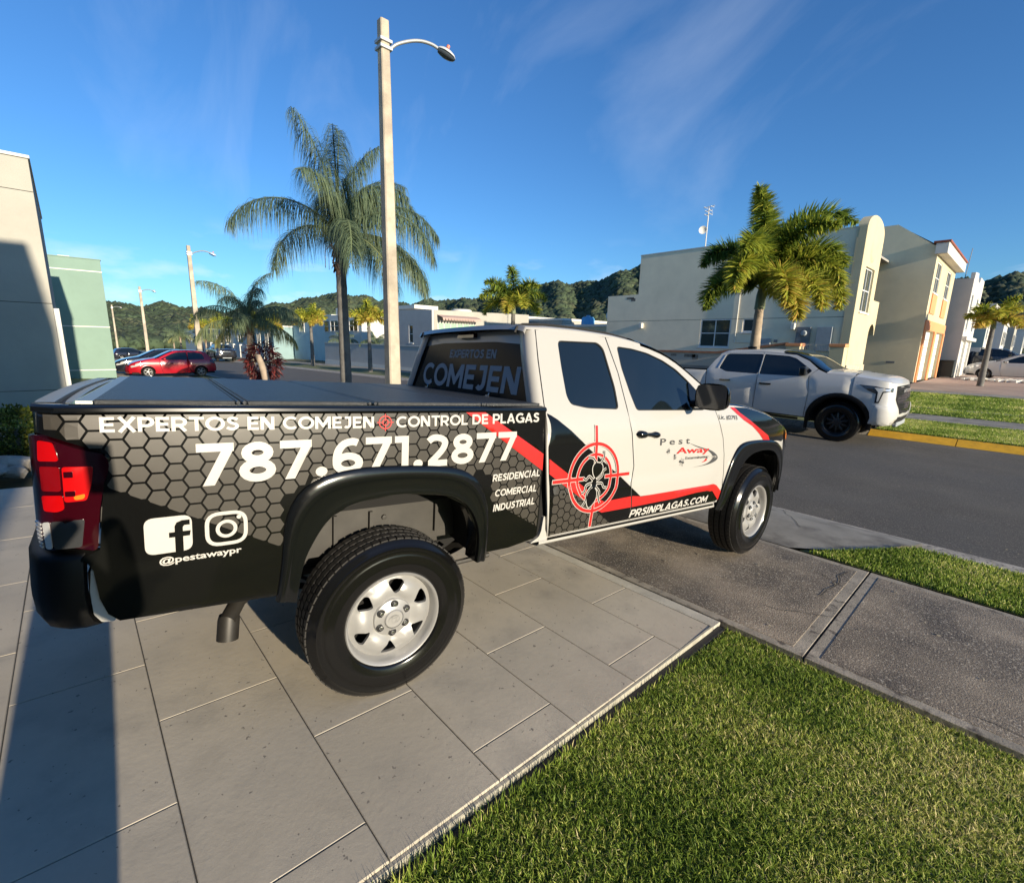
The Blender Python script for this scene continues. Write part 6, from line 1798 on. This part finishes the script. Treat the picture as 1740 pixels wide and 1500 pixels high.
RP = M['red_paint']
HB = dict(
    prof=([.18, .30, .50, .70, .88, .96, 1.45], [.76, .80, .835, .845, .82, .78, .56]),
    edge=([-3.30, -3.22, -3.12, -2.98, -2.80, -2.5, -1.9, -1.35, -1.15, -.9, -.35, 0, .45, .70, .80], [.62, .85, 1.0, 1.20, 1.37, 1.42, 1.455, 1.43, 1.385, 1.27, .99, .93, .82, .70, .60]),
    nose=(.30, .80, .24), tail=(-2.9, -3.3, .16), R=.30, rim=.195, tw=.19, track=.71, wstyle='alloy', rimmat=M['rim_silver'], axles=(0, -2.51),
    arches=[(0, .34, .31), (-2.51, .34, .31)], flare=((.05, .0), (.03, .008), (.0, .008), (-.005, -.03)), flaremat=RP, paint=RP,
    windows=[rnd([(-2.72, .99), (-2.66, 1.28), (-2.45, 1.36), (-1.93, 1.375), (-1.93, .955)], .04), rnd([(-1.87, .955), (-1.87, 1.38), (-1.40, 1.36), (-1.18, 1.29), (-.62, .99), (-.75, .945)], .04)],
    panels=[('rear_quarter', [(-3.29, .30), (-2.3, .22), (-2.12, .24), (-1.905, .5), (-1.90, 1.45), (-2.5, 1.414), (-2.80, 1.365), (-2.98, 1.195), (-3.12, .995), (-3.22, .85), (-3.30, .62)], None),
            ('door', [(-2.10, .22), (-.70, .20), (-.62, .5), (-.60, .96), (-.55, 1.07), (-.9, 1.265), (-1.15, 1.38), (-1.35, 1.425), (-1.89, 1.45), (-1.895, .5)], None),
            ('fender', [(-.69, .20), (.80, .22), (.84, .40), (.80, .595), (.70, .695), (.45, .815), (0, .925), (-.35, .985), (-.54, 1.06), (-.59, .96), (-.61, .5)], None)],
    details=[('headlight', rnd([(.16, .80), (.45, .77), (.74, .62), (.72, .54), (.50, .60), (.30, .68)], .03), M['lamp_bright'], .008),
             ('tail_light', rnd([(-3.22, .86), (-3.05, .97), (-2.98, .95), (-3.05, .78), (-3.26, .72)], .02), M['lamp_red_dark'], .008),
             ('door_handle', [(-1.78, .84), (-1.60, .84), (-1.60, .865), (-1.78, .865)], RP, .02)],
    tops=[('hood', -.37, .80, .08, RP, 1.0, 0), ('windscreen', -1.22, -.35, .07, M['tinted_glass'], .97, 0), ('roof', -2.75, -1.20, .06, RP, 1.0, 0), ('rear_window', -3.12, -2.73, .05, M['tinted_glass'], .93, 0), ('tailgate', -3.30, -3.10, .05, RP, 1.0, 0)],
    caps=[('front_bumper', .80, .12, [(.60, 0), (.45, .04), (.32, .05), (.20, 0)], RP), ('rear_bumper', -3.30, -.08, [(.62, 0), (.45, -.02), (.30, 0)], RP)],
    boxes=[('number_plate', [(.925, .94, -.2, .2, .36, .46)], M['trim_white'])], floor=(-3.2, .7), fz=.18)
GZr = gz(-31.4, 4.2)
HBs = .93
red = vehicle('hatchback', 'bright red two door hatchback parked nose in beside the mint house', 'car', (-31.55, 2.86, GZr+.005), -pi/2, HB)
for s in (1, -1):
    g = G(); g.bx(-.86, -.74, s*.86-.07, s*.86+.07, .95, 1.06); bevel(g.build('door_mirror', RP, red, 0), .03, 2)
red.scale = (HBs, HBs, HBs)
dk = copy_tree(red); dk.name = 'dark_car'; dk.location = (-34.3, 2.45, gz(-34.3, 4)+.03); dk['label'] = 'dark blue car mostly hidden behind the red hatchback'
recolour(dk, {RP: M['dark_paint']})
c = copy_tree(red); c.name = 'dark_car'; c.location = (-73, 6.6, gz(-73, 7)); c.rotation_euler = (0, 0, pi*.55); c['label'] = 'dark car parked far away left of the red hatchback'
recolour(c, {RP: M['dark_paint']})
c = copy_tree(red); c.name = 'white_car'; c.location = (-1.9, 42.0, -1.5); c.rotation_euler = (0, 0, pi*.97); c.scale = (1.12, 1.1, 1.05); c['label'] = 'white car cut by the right edge of the picture'
recolour(c, {RP: M['pearl_paint']})
c = copy_tree(tun); c.name = 'dark_pickup'; c.location = (-.5, 50.0, -1.5); c.rotation_euler = (0, 0, 0.0); c['label'] = 'black pickup parked by the row houses behind the white car'
recolour(c, {WP: M['dark_paint']})
c = copy_tree(tun); c.name = 'dark_suv'; c.location = (-62.0, 12.9, gz(-62, 12.9)); c.rotation_euler = (0, 0, .0); c['label'] = 'dark off road vehicle parked by the second lamp post'
recolour(c, {WP: M['dark_paint']})
# ---------------------------------------------------------------- palms and shrubs
QG = grassmat('queen_frond', [(0, (.065, .10, .072)), (.5, (.125, .18, .11)), (.8, (.20, .25, .13)), (1, (.34, .32, .11))], .45)
FG = grassmat('foxtail_frond', [(0, (.045, .095, .032)), (.4, (.13, .21, .040)), (.7, (.33, .37, .045)), (.88, (.52, .50, .08)), (1, (.52, .36, .08))], .45)
M['palm_trunk'] = mat('palm_trunk', (.13, .125, .115), .9, var=.3, vscale=5, bump=1.5, bscale=22)
M['palm_trunk_pale'] = mat('palm_trunk_pale', (.30, .24, .18), .9, var=.3, vscale=4, bump=1.2, bscale=22)
M['crownshaft'] = mat('crownshaft', (.16, .19, .10), .6, var=.2)
M['boots'] = mat('leaf_boots', (.16, .10, .07), .9, var=.5, vscale=12, bump=2, bscale=30)
M['ti_leaf'] = grassmat('ti_leaf', [(0, (.035, .012, .012)), (.5, (.11, .022, .022)), (1, (.26, .05, .04))], .5)
M['shrub_leaf'] = grassmat('shrub_leaf', [(0, (.020, .035, .008)), (.5, (.07, .10, .015)), (.85, (.28, .27, .04)), (1, (.5, .42, .08))], .45)
def raw(name, V, F, tone, mats, fm, parent):
    me = bpy.data.meshes.new(name); me.from_pydata(V, [], F)
    for m_ in mats: me.materials.append(m_)
    if len(mats) > 1: me.polygons.foreach_set('material_index', fm)
    at = me.attributes.new('tone', 'FLOAT', 'POINT'); at.data.foreach_set('value', np.clip(tone, 0, 1))
    o = bpy.data.objects.new(name, me); COL.objects.link(o); o.parent = parent
    return o
def frond(parent, base, az, e0, L, droop, style, n, leafL, leafW, tone0, seed, twist=0.0, petiole=.12):
    """curved rachis with leaflets; base point and azimuth (radians) in the palm's frame"""
    r_ = np.random.default_rng(seed)
    NS = 24; pts = []; p = np.zeros(2); 
    for i in range(NS+1):
        s = i/NS; a = radians(e0-droop*s**(1.35 if style == 'queen' else 1.7))
        pts.append((p.copy(), a)); p = p+np.array([cos(a), sin(a)])*L/NS
    V = []; F = []; tone = []
    ca, sa = cos(az), sin(az)
    wob = r_.uniform(-.10, .10)
    def W3(x, y, z): return (base[0]+x*ca-y*sa, base[1]+x*sa+y*ca, base[2]+z)
    # rachis
    for i in range(NS+1):
        (q, a) = pts[i]; s = i/NS; w = .034*(1-s)**.8*L/3+.004; yb = wob*L*s*s
        for (dy, dz) in ((-w, 0), (0, w*.8), (w, 0), (0, -w*.6)):
            V.append(W3(q[0], dy+yb, q[1]+dz)); tone.append(tone0+.25)
    for i in range(NS):
        for k in range(4):
            F.append((i*4+k, i*4+(k+1) % 4, (i+1)*4+(k+1) % 4, (i+1)*4+k))
    for j in range(n):
        s = petiole+(1-petiole)*(j+r_.uniform(0, 1))/n
        i = min(NS-1, int(s*NS)); t = s*NS-i
        q = pts[i][0]*(1-t)+pts[i+1][0]*t; a = pts[i][1]*(1-t)+pts[i+1][1]*t
        fx_, fz_ = cos(a), sin(a); ux, uz = -sin(a), cos(a)
        yb = wob*L*s*s
        ll = leafL*(sin(pi*min(1, max(.0, (.12+s*.84))))**.55)*(r_.uniform(.55, 1.15) if style == 'queen' else r_.uniform(.8, 1.12))
        for sd in (-1, 1):
            if style == 'queen':
                up_ = r_.uniform(-.55, .95); fo = r_.uniform(.15, .9)
            else:
                ph = r_.uniform(-1.15, 1.15); up_ = 1.05*sin(ph); fo = r_.uniform(.25, .55)
            lat = sd*(1.0 if style == 'queen' else max(.15, cos(ph)))
            d = np.array([fx_*fo+ux*up_, lat, fz_*fo+uz*up_]); d /= np.linalg.norm(d)
            g_ = (.75+.45*r_.random()) if style == 'queen' else .10+.10*r_.random()
            c = np.array([q[0], yb, q[1]]); w = leafW*r_.uniform(.75, 1.2)
            side_ = np.cross(d, [0, 0, 1]); nn_ = np.linalg.norm(side_)
            side_ = side_/nn_ if nn_ > .05 else np.array([1., 0, 0])
            rot_ = r_.uniform(-1.0, 1.0); side_ = side_*cos(rot_)+np.cross(d, side_)*sin(rot_)
            NSg = 4 if style == 'queen' else 3
            b0 = len(V); tv = tone0+r_.normal(0, .12)+(.18*(s-.5) if style != 'queen' else 0)
            for k in range(NSg+1):
                u = k/NSg; wk = w*(.55+.9*u if u < .4 else (1-u)*1.5)*.5+.0006
                for e in (-1, 1):
                    pp = c+side_*wk*e; V.append(W3(*pp)); tone.append(tv+u*.10)
                if k < NSg:
                    d = d+np.array([0, 0, -g_*(1.15 if style == 'queen' else 1)*(.55 if k == 0 else 1)]); d /= np.linalg.norm(d); c = c+d*ll/NSg
            for k in range(NSg): F.append((b0+2*k, b0+2*k+1, b0+2*k+3, b0+2*k+2))
    return raw('frond', V, F, np.array(tone), [QG if style == 'queen' else FG], None, parent)
RV = Vector((cos(YAW), -sin(YAW), 0)); FV = Vector((sin(YAW), cos(YAW), 0))
def azim(sx, dep): 
    v = RV*sx+FV*dep; return atan2(v.y, v.x)
def trunk(parent, h_, r0, r1, m_, lean=(0, 0), rings=14, swell=0.0, name='trunk'):
    g = G(); rows = []
    n = rings*3
    for i in range(n+1):
        t = i/n; z = h_*t; r = r0+(r1-r0)*t+swell*exp(-((t-.12)/.16)**2)+.006*(i % 3 == 0)
        rows.append([(lean[0]*t*t+r*cos(2*pi*k/12), lean[1]*t*t+r*sin(2*pi*k/12), z) for k in range(12)])
    g.grid(rows, close=True)
    return g.build(name, m_, parent, 60)
def palm(name, loc, label, fronds, h_, r0, r1, style, n, leafL, leafW, tm, seed, group=None, lean=(0, 0), boots=None, shaft=None, swell=0.0, cat='palm tree'):
    root = empty(name, loc, 0, label, cat, group)
    trunk(root, h_, r0, r1, tm, lean, swell=swell)
    top = (lean[0], lean[1], h_)
    if boots:
        g = G(); r_ = random.Random(seed)
        for i in range(34):
            a = r_.uniform(0, 2*pi); z = h_-boots*r_.uniform(0.0, 1); rr = r1+.02
            c = Vector((lean[0]+rr*cos(a), lean[1]+rr*sin(a), z)); o_ = Vector((cos(a), sin(a), 0)); t_ = Vector((-sin(a), cos(a), 0))
            L_ = r_.uniform(.16, .34); dn_ = r_.choice([1, 1, -1])
            g.add([c-t_*.055, c+t_*.055, c+o_*.09+t_*.03+Vector((0, 0, L_*dn_)), c+o_*.09-t_*.03+Vector((0, 0, L_*dn_)), c+o_*.05+Vector((0, 0, L_*.5*dn_))], [(0, 1, 4), (1, 2, 4), (2, 3, 4), (3, 0, 4)])
        g.build('leaf_base', M['boots'], root, 0)['kind'] = 'stuff'
    if shaft:
        g = G(); g.tube([(top[0], top[1], h_-.03), (top[0], top[1], h_+shaft*.5), (top[0], top[1], h_+shaft)], [r1*1.25, r1*1.1, r1*.5], 10); g.build('crown_shaft', M['crownshaft'], root)
        top = (lean[0], lean[1], h_+shaft*.7)
    for i, (sx, dep, e0, L, dr, tn) in enumerate(fronds):
        frond(root, top, azim(sx, dep), e0, L, dr, style, n, leafL, leafW, tn, seed*100+i)
    return root
z = gz(-12, 5.2)
big = palm('queen_palm', (-12.0, 5.2, z), 'tall feathery queen palm with grey trunk, nearest of the left hand palms', [
    (-1, -.25, 48, 2.9, 118, .45), (-1, .35, 26, 2.7, 112, .50), (-.35, -.5, 84, 2.7, 50, .40), (-.12, .3, 89, 2.8, 40, .35), (.12, -.4, 84, 2.5, 70, .45), (.55, .5, 74, 2.7, 90, .40),
    (1, .3, 50, 2.9, 122, .40), (1, -.3, 34, 3.1, 120, .50), (.9, .5, 12, 2.9, 100, .45), (.5, -.9, 20, 2.7, 110, .50), (-.3, 1, 40, 2.8, 100, .30), (.2, 1, 60, 2.9, 90, .30), (.7, .8, 66, 2.9, 105, .38), (-.1, -1, 66, 2.3, 100, .55), (.35, .2, 86, 2.6, 55, .35), (-.5, .9, 66, 2.6, 100, .32), (1, -.1, 4, 2.6, 85, .55), (.75, -.6, -4, 2.5, 78, .6), (.4, .1, 80, 2.4, 120, .5)],
    4.35, .145, .115, 'queen', 250, 1.0, .0135, M['palm_trunk'], 3, boots=.95)
# flower stalk remnants
g = G()
for k in range(7):
    a = k*.9; g.tube([(.1*cos(a), .1*sin(a), 4.2), (.35*cos(a), .35*sin(a), 3.95), (.36*cos(a), .36*sin(a), 3.55)], .008, 4)
g.build('flower_stalk', M['boots'], big)
z = gz(-20.7, 5.2)
q2 = palm('queen_palm', (-20.7, 5.2, z), 'shorter queen palm with drooping crown left of the tall one', [
    (-1, -.2, 48, 2.3, 115, .60), (-.8, .6, 66, 2.4, 110, .50), (-.4, -.8, 74, 2.4, 90, .55), (.1, .3, 86, 2.5, 70, .50), (.5, -.4, 70, 2.4, 100, .50), (1, .1, 50, 2.3, 115, .55), (1, -.5, 18, 2.1, 90, .75), (.7, .7, 40, 2.3, 105, .50), (-.9, -.5, 14, 2.1, 90, .70), (-.6, .9, 20, 2.1, 90, .60), (.3, -1, 30, 2.1, 95, .62), (-.1, 1, 60, 2.2, 90, .45), (1, .5, 5, 2.0, 80, .92), (-1, .2, 0, 1.9, 70, .9)],
    2.55, .14, .10, 'queen', 150, .78, .018, M['palm_trunk_pale'], 5, boots=.5)
r = empty('palm_stump', (-19.3, 5.3, gz(-19.3, 5.3)), 0, 'bare leaning palm stem right of the shorter queen palm', 'palm trunk')
trunk(r, 1.35, .15, .10, M['palm_trunk_pale'], (-.1, -.22))
# dark red ti plant around that palm
r = empty('red_shrub', (-20.3, 5.5, gz(-20, 5.2)), 0, 'dark red leafy shrub hanging around the two pale palm stems', 'shrub')
def leafball(parent, c, R_, n, L_, W_, mat_, seed, flat=1.0, tone=.5, name='foliage', hang=0.0):
    r_ = np.random.default_rng(seed); V = []; F = []; tn = []
    for i in range(n):
        d = r_.normal(size=3); d /= np.linalg.norm(d); rr = R_*r_.uniform(.45, 1.0)**.5
        p = np.array(c)+d*rr*np.array([1, 1, flat])
        a = d*.7+r_.normal(size=3)*.55+np.array([0, 0, -hang]); a /= np.linalg.norm(a); b = np.cross(a, r_.normal(size=3)); b /= np.linalg.norm(b)
        l_ = L_*r_.uniform(.6, 1.2); w_ = W_*r_.uniform(.7, 1.2); k = len(V)
        V += [tuple(p), tuple(p+a*l_*.5+b*w_*.5), tuple(p+a*l_), tuple(p+a*l_*.5-b*w_*.5)]; F.append((k, k+1, k+2, k+3)); tn += [tone+r_.normal(0, .2)]*4
    return raw(name, V, F, np.array(tn), [mat_], None, parent)
leafball(r, (0, 0, 1.05), .62, 900, .30, .05, M['ti_leaf'], 4, 1.25, .45, hang=.8)
g = G(); g.tube([(0, 0, 0), (.02, 0, .9)], .03, 6); g.build('stem', M['palm_trunk'], r)

fox = palm('foxtail_palm', (-5.93, 15.65, gz(-5.9, 15.65)), 'foxtail palm with bushy orange and green fronds behind the white pickup', [
    (.45, -.1, 86, 3.6, 138, .36), (.02, .15, 90, 3.0, 34, .55), (.25, -.3, 78, 2.8, 110, .50), (-.5, -.6, 70, 2.6, 130, .50), (.6, -.3, 66, 2.8, 150, .48), (-.25, -.2, 88, 3.0, 60, .45), (-.75, .2, 72, 2.6, 150, .25), (-.75, -.6, 48, 2.6, 160, .62), (-.1, -1, 30, 2.5, 140, .76), (.12, -1, 10, 2.3, 112, .80), (.75, -.6, 52, 2.7, 155, .60), (1, .2, 62, 2.9, 150, .42), (1, -.4, 34, 2.8, 145, .66), (.2, 1, 60, 2.2, 120, .35), (-.5, .9, 55, 2.4, 140, .35), (.7, .8, 58, 2.4, 140, .38), (-1, -.1, 24, 2.3, 125, .40), (.45, -.9, 25, 2.4, 130, .70), (.25, .2, 84, 2.4, 70, .38)],
    3.0, .19, .12, 'fox', 430, .56, .052, M['palm_trunk_pale'], 11, shaft=.75, swell=.05, lean=(.0, .0), group=None)
F5 = [(-1, -.2, 50, 1.9, 120, .62), (-.7, .6, 64, 1.9, 110, .48), (0, -.3, 84, 2.0, 80, .45), (.6, -.6, 66, 1.9, 110, .62), (1, .1, 50, 1.9, 120, .60), (.8, .5, 24, 1.8, 105, .74), (-.9, .3, 20, 1.8, 105, .78), (-.2, -1, 20, 1.7, 110, .88), (.35, -1, 30, 1.7, 110, .80), (.1, 1, 45, 1.8, 100, .5)]
mid = palm('foxtail_palm', (-16.3, 15.0, gz(-16.3, 15)), 'green and brown palm rising above the white cab roof', [(a, b, c*1.0, d*.96, e, f-.14) for a, b, c, d, e, f in F5]+[(-.6, -.3, 60, 1.8, 80, .40)], 3.25, .13, .09, 'fox', 190, .46, .05, M['palm_trunk'], 21, shaft=.5)
yel = palm('yellow_palm', (-30.6, 15.0, gz(-30.6, 15)), 'yellow palm standing right beside the tall queen palm trunk', [(a, b, c, d*.80, e, min(.86, f+.10)) for a, b, c, d, e, f in F5], 3.1, .15, .10, 'fox', 110, .48, .075, M['palm_trunk'], 31, shaft=.5, group='yellowish palms along the far verge')
def cp(src, loc, label, sc=1.0, rz=0.0, group='yellowish palms along the far verge', name=None):
    c = copy_tree(src); c.location = loc; c.scale = (sc, sc, sc); c.rotation_euler = (0, 0, rz); c['label'] = label
    if group: c['group'] = group
    if name: c.name = name
    return c
cp(yel, (-42.2, 15.4, gz(-42, 15.4)), 'yellow palm left of the tall queen palm, before the cyan house', 1.10, .7)
cp(yel, (-53, 15.2, gz(-53, 15.2)), 'yellow palm just right of the shorter queen palm crown', 1.05, 1.9)
cp(yel, (-60, 15.4, gz(-60, 15.4)), 'yellow palm showing through the shorter queen palm', 1.15, 3.1)
cp(yel, (-74, 15.4, gz(-74, 15.4)), 'yellow palm right beside the second lamp post', 1.25, 4.0)
cp(yel, (-92, 16, gz(-92, 16)), 'bushy yellow green palm between the second and third lamp posts', 1.35, 5.2)
cp(q2, (-112, 16, gz(-112, 16)), 'distant feathery palm just right of the third lamp post', 1.3, 1.0, 'distant feathery palms')
cp(q2, (-128, 17, gz(-128, 17)), 'distant feathery palm left of the third lamp post', 1.2, 2.2, 'distant feathery palms')
cp(q2, (-100, 18, gz(-100, 18)), 'distant feathery palm over the hatchback roof', 1.1, 4.2, 'distant feathery palms')
cp(yel, (-1.55, 31.6, -1.5), 'leaning palm before the black pickup near the right edge', .86, .6, None, 'row_palm')
cp(mid, (2.2, 58, -1.5), 'dark green palm cut by the right edge of the picture', 1.2, 2.6, None, 'row_palm')
cp(q2, (-45.5, 19.6, gz(-45, 19)), 'small green feathery palm in the cyan house garden', .75, .4, 'distant feathery palms')
cp(q2, (-38.0, 19.2, gz(-38, 19)), 'small green feathery palm right of the cyan house door', .70, 2.9, 'distant feathery palms')

# clipped shrub with stones left of the pickup
r = empty('shrub', (-8.55, -.62, gz(-8.5, -.6)), 0, 'small round yellow green shrub behind the rear corner of the pickup', 'shrub')
leafball(r, (0, 0, .36), .33, 2600, .050, .026, M['shrub_leaf'], 8, .98, .48)
leafball(r, (-.03, 0, .18), .28, 900, .050, .026, M['shrub_leaf'], 9, .7, .2)
g = G(); g.tube([(0, 0, 0), (.0, 0, .4)], .02, 5); g.build('stem', M['palm_trunk'], r)
M['rock'] = mat('garden_stone', (.34, .31, .26), .9, var=.3, vscale=5, bump=1.5, bscale=20)
STL = ['pale garden stone under the shrub, nearest the truck', 'pale garden stone under the left of the shrub', 'flat pale garden stone at the left picture edge', 'small pale garden stone in front of the shrub', 'long pale kerb stone on the lawn at the left edge', 'pale stone block behind the shrub at the left edge']
for i, (x, y, s_, hz_) in enumerate(((-7.85, -.42, .15, .10), (-7.95, -.70, .20, .12), (-7.7, -.98, .30, .08), (-7.6, -.62, .10, .07), (-9.6, -1.35, .42, .22), (-8.9, -1.25, .34, .16))):
    bm = bmesh.new(); bmesh.ops.create_icosphere(bm, subdivisions=2, radius=1)
    for v in bm.verts:
        k = 1+.22*sin(v.co.x*3+i)*cos(v.co.y*4+i*2)+random.uniform(-.05, .05); v.co = Vector((v.co.x*s_*1.4*k, v.co.y*s_*k, v.co.z*hz_*k))
    me = bpy.data.meshes.new('garden_stone'); bm.to_mesh(me); bm.free(); me.materials.append(M['rock'])
    o = bpy.data.objects.new('garden_stone', me); COL.objects.link(o); o.location = (x, y, gz(x, y)+hz_*.4); o.rotation_euler = (0, 0, i*1.3)
    tag(o, STL[i], 'stone', 'pale stones round the shrub')
hg = empty('hedge', (-38, 20.5, gz(-38, 19)), 0, 'low green hedge in the garden beyond the road', 'hedge')
leafball(hg, (0, 0, .3), 1.0, 900, .18, .10, M['shrub_leaf'], 18, .5, .3)
leafball(hg, (-8.5, 0, .3), 1.2, 900, .18, .10, M['shrub_leaf'], 19, .5, .3, name='foliage')
# white stones of the bed by the row houses
V_ = []; g = G()
r_ = np.random.default_rng(5)
for k in range(260):
    x, y = -2.6+r_.uniform(0, 3.0), 37.5+r_.uniform(0, 2.2); s_ = r_.uniform(.05, .13)
    g.box((x, y, -1.44), (s_*2, s_*1.6, s_), rz=r_.uniform(0, 3))
o = g.build('white_gravel', M['trim_white'], None, 0); o['kind'] = 'stuff'

# ---------------------------------------------------------------- the photographer, just out of view; the shadow falls on the truck
M['skin'] = mat('skin', (.42, .26, .18), .55)
M['shirt'] = mat('shirt', (.03, .035, .05), .85)
M['trousers'] = mat('trousers', (.05, .055, .07), .9)
M['hair'] = mat('hair', (.012, .01, .009), .7)
ph = empty('person', (.30, -.30, gz(.3, -.30)), YAW*-1, 'person in dark shirt and trousers holding up a phone to take the picture', 'person')
def skin(name, verts, edges, radii, m_, parent, sub=2):
    me = bpy.data.meshes.new(name); me.from_pydata(verts, edges, []); me.materials.append(m_)
    o = bpy.data.objects.new(name, me); COL.objects.link(o); o.parent = parent
    o.modifiers.new('skin', 'SKIN'); sv = me.skin_vertices
    if not sv:
        pass
    for i, r in enumerate(radii):
        d_ = me.skin_vertices[0].data[i]; d_.radius = (r, r) if not isinstance(r, tuple) else r
    me.skin_vertices[0].data[0].use_root = True
    md = o.modifiers.new('sub', 'SUBSURF'); md.levels = sub; md.render_levels = sub
    return o
# local frame: +Y faces the subject
bv_ = [(0, 0, .95), (0, 0, 1.15), (0, .0, 1.36), (0, .01, 1.47), (0, .03, 1.56), (0, .05, 1.66), (0, .05, 1.74),
       (-.09, 0, .90), (-.08, .02, .50), (-.08, -.02, .09), (-.08, .13, .04), (.09, 0, .90), (.08, .02, .50), (.08, -.02, .09), (.08, .13, .04),
       (-.19, .0, 1.40), (-.26, .12, 1.18), (-.10, .30, 1.40), (-.05, .33, 1.47), (.19, .0, 1.40), (.26, .12, 1.18), (.10, .30, 1.40), (.05, .33, 1.47)]
be_ = [(0, 1), (1, 2), (2, 3), (3, 4), (4, 5), (5, 6), (0, 7), (7, 8), (8, 9), (9, 10), (0, 11), (11, 12), (12, 13), (13, 14), (2, 15), (15, 16), (16, 17), (17, 18), (2, 19), (19, 20), (20, 21), (21, 22)]
br_ = [.15, .14, .15, .065, .09, .10, .07, .12, .10, .075, .05, .12, .10, .075, .05, .075, .048, .034, .03, .075, .048, .034, .03]
me = bpy.data.meshes.new('body'); 
def skinbm(name, verts, edges, radii, m_, parent):
    bm = bmesh.new(); lay = bm.verts.layers.skin.verify()
    vs = [bm.verts.new(v) for v in verts]
    for i, v in enumerate(vs): v[lay].radius = (radii[i], radii[i]); v[lay].use_root = (i == 0)
    for a, b in edges: bm.edges.new((vs[a], vs[b]))
    me = bpy.data.meshes.new(name); bm.to_mesh(me); bm.free(); me.materials.append(m_)
    o = bpy.data.objects.new(name, me); COL.objects.link(o); o.parent = parent
    o.modifiers.new('skin', 'SKIN'); md = o.modifiers.new('sub', 'SUBSURF'); md.levels = 2; md.render_levels = 2
    return o
skinbm('body', bv_, be_, br_, M['shirt'], ph)
pn = G(); pn.bx(-.040, .040, .385, .393, 1.535, 1.695)
o = pn.build('phone', M['gloss_black'], None, 0); o.location = ph.location; o.rotation_euler = ph.rotation_euler
tag(o, 'black phone held upright by the photographer', 'phone')
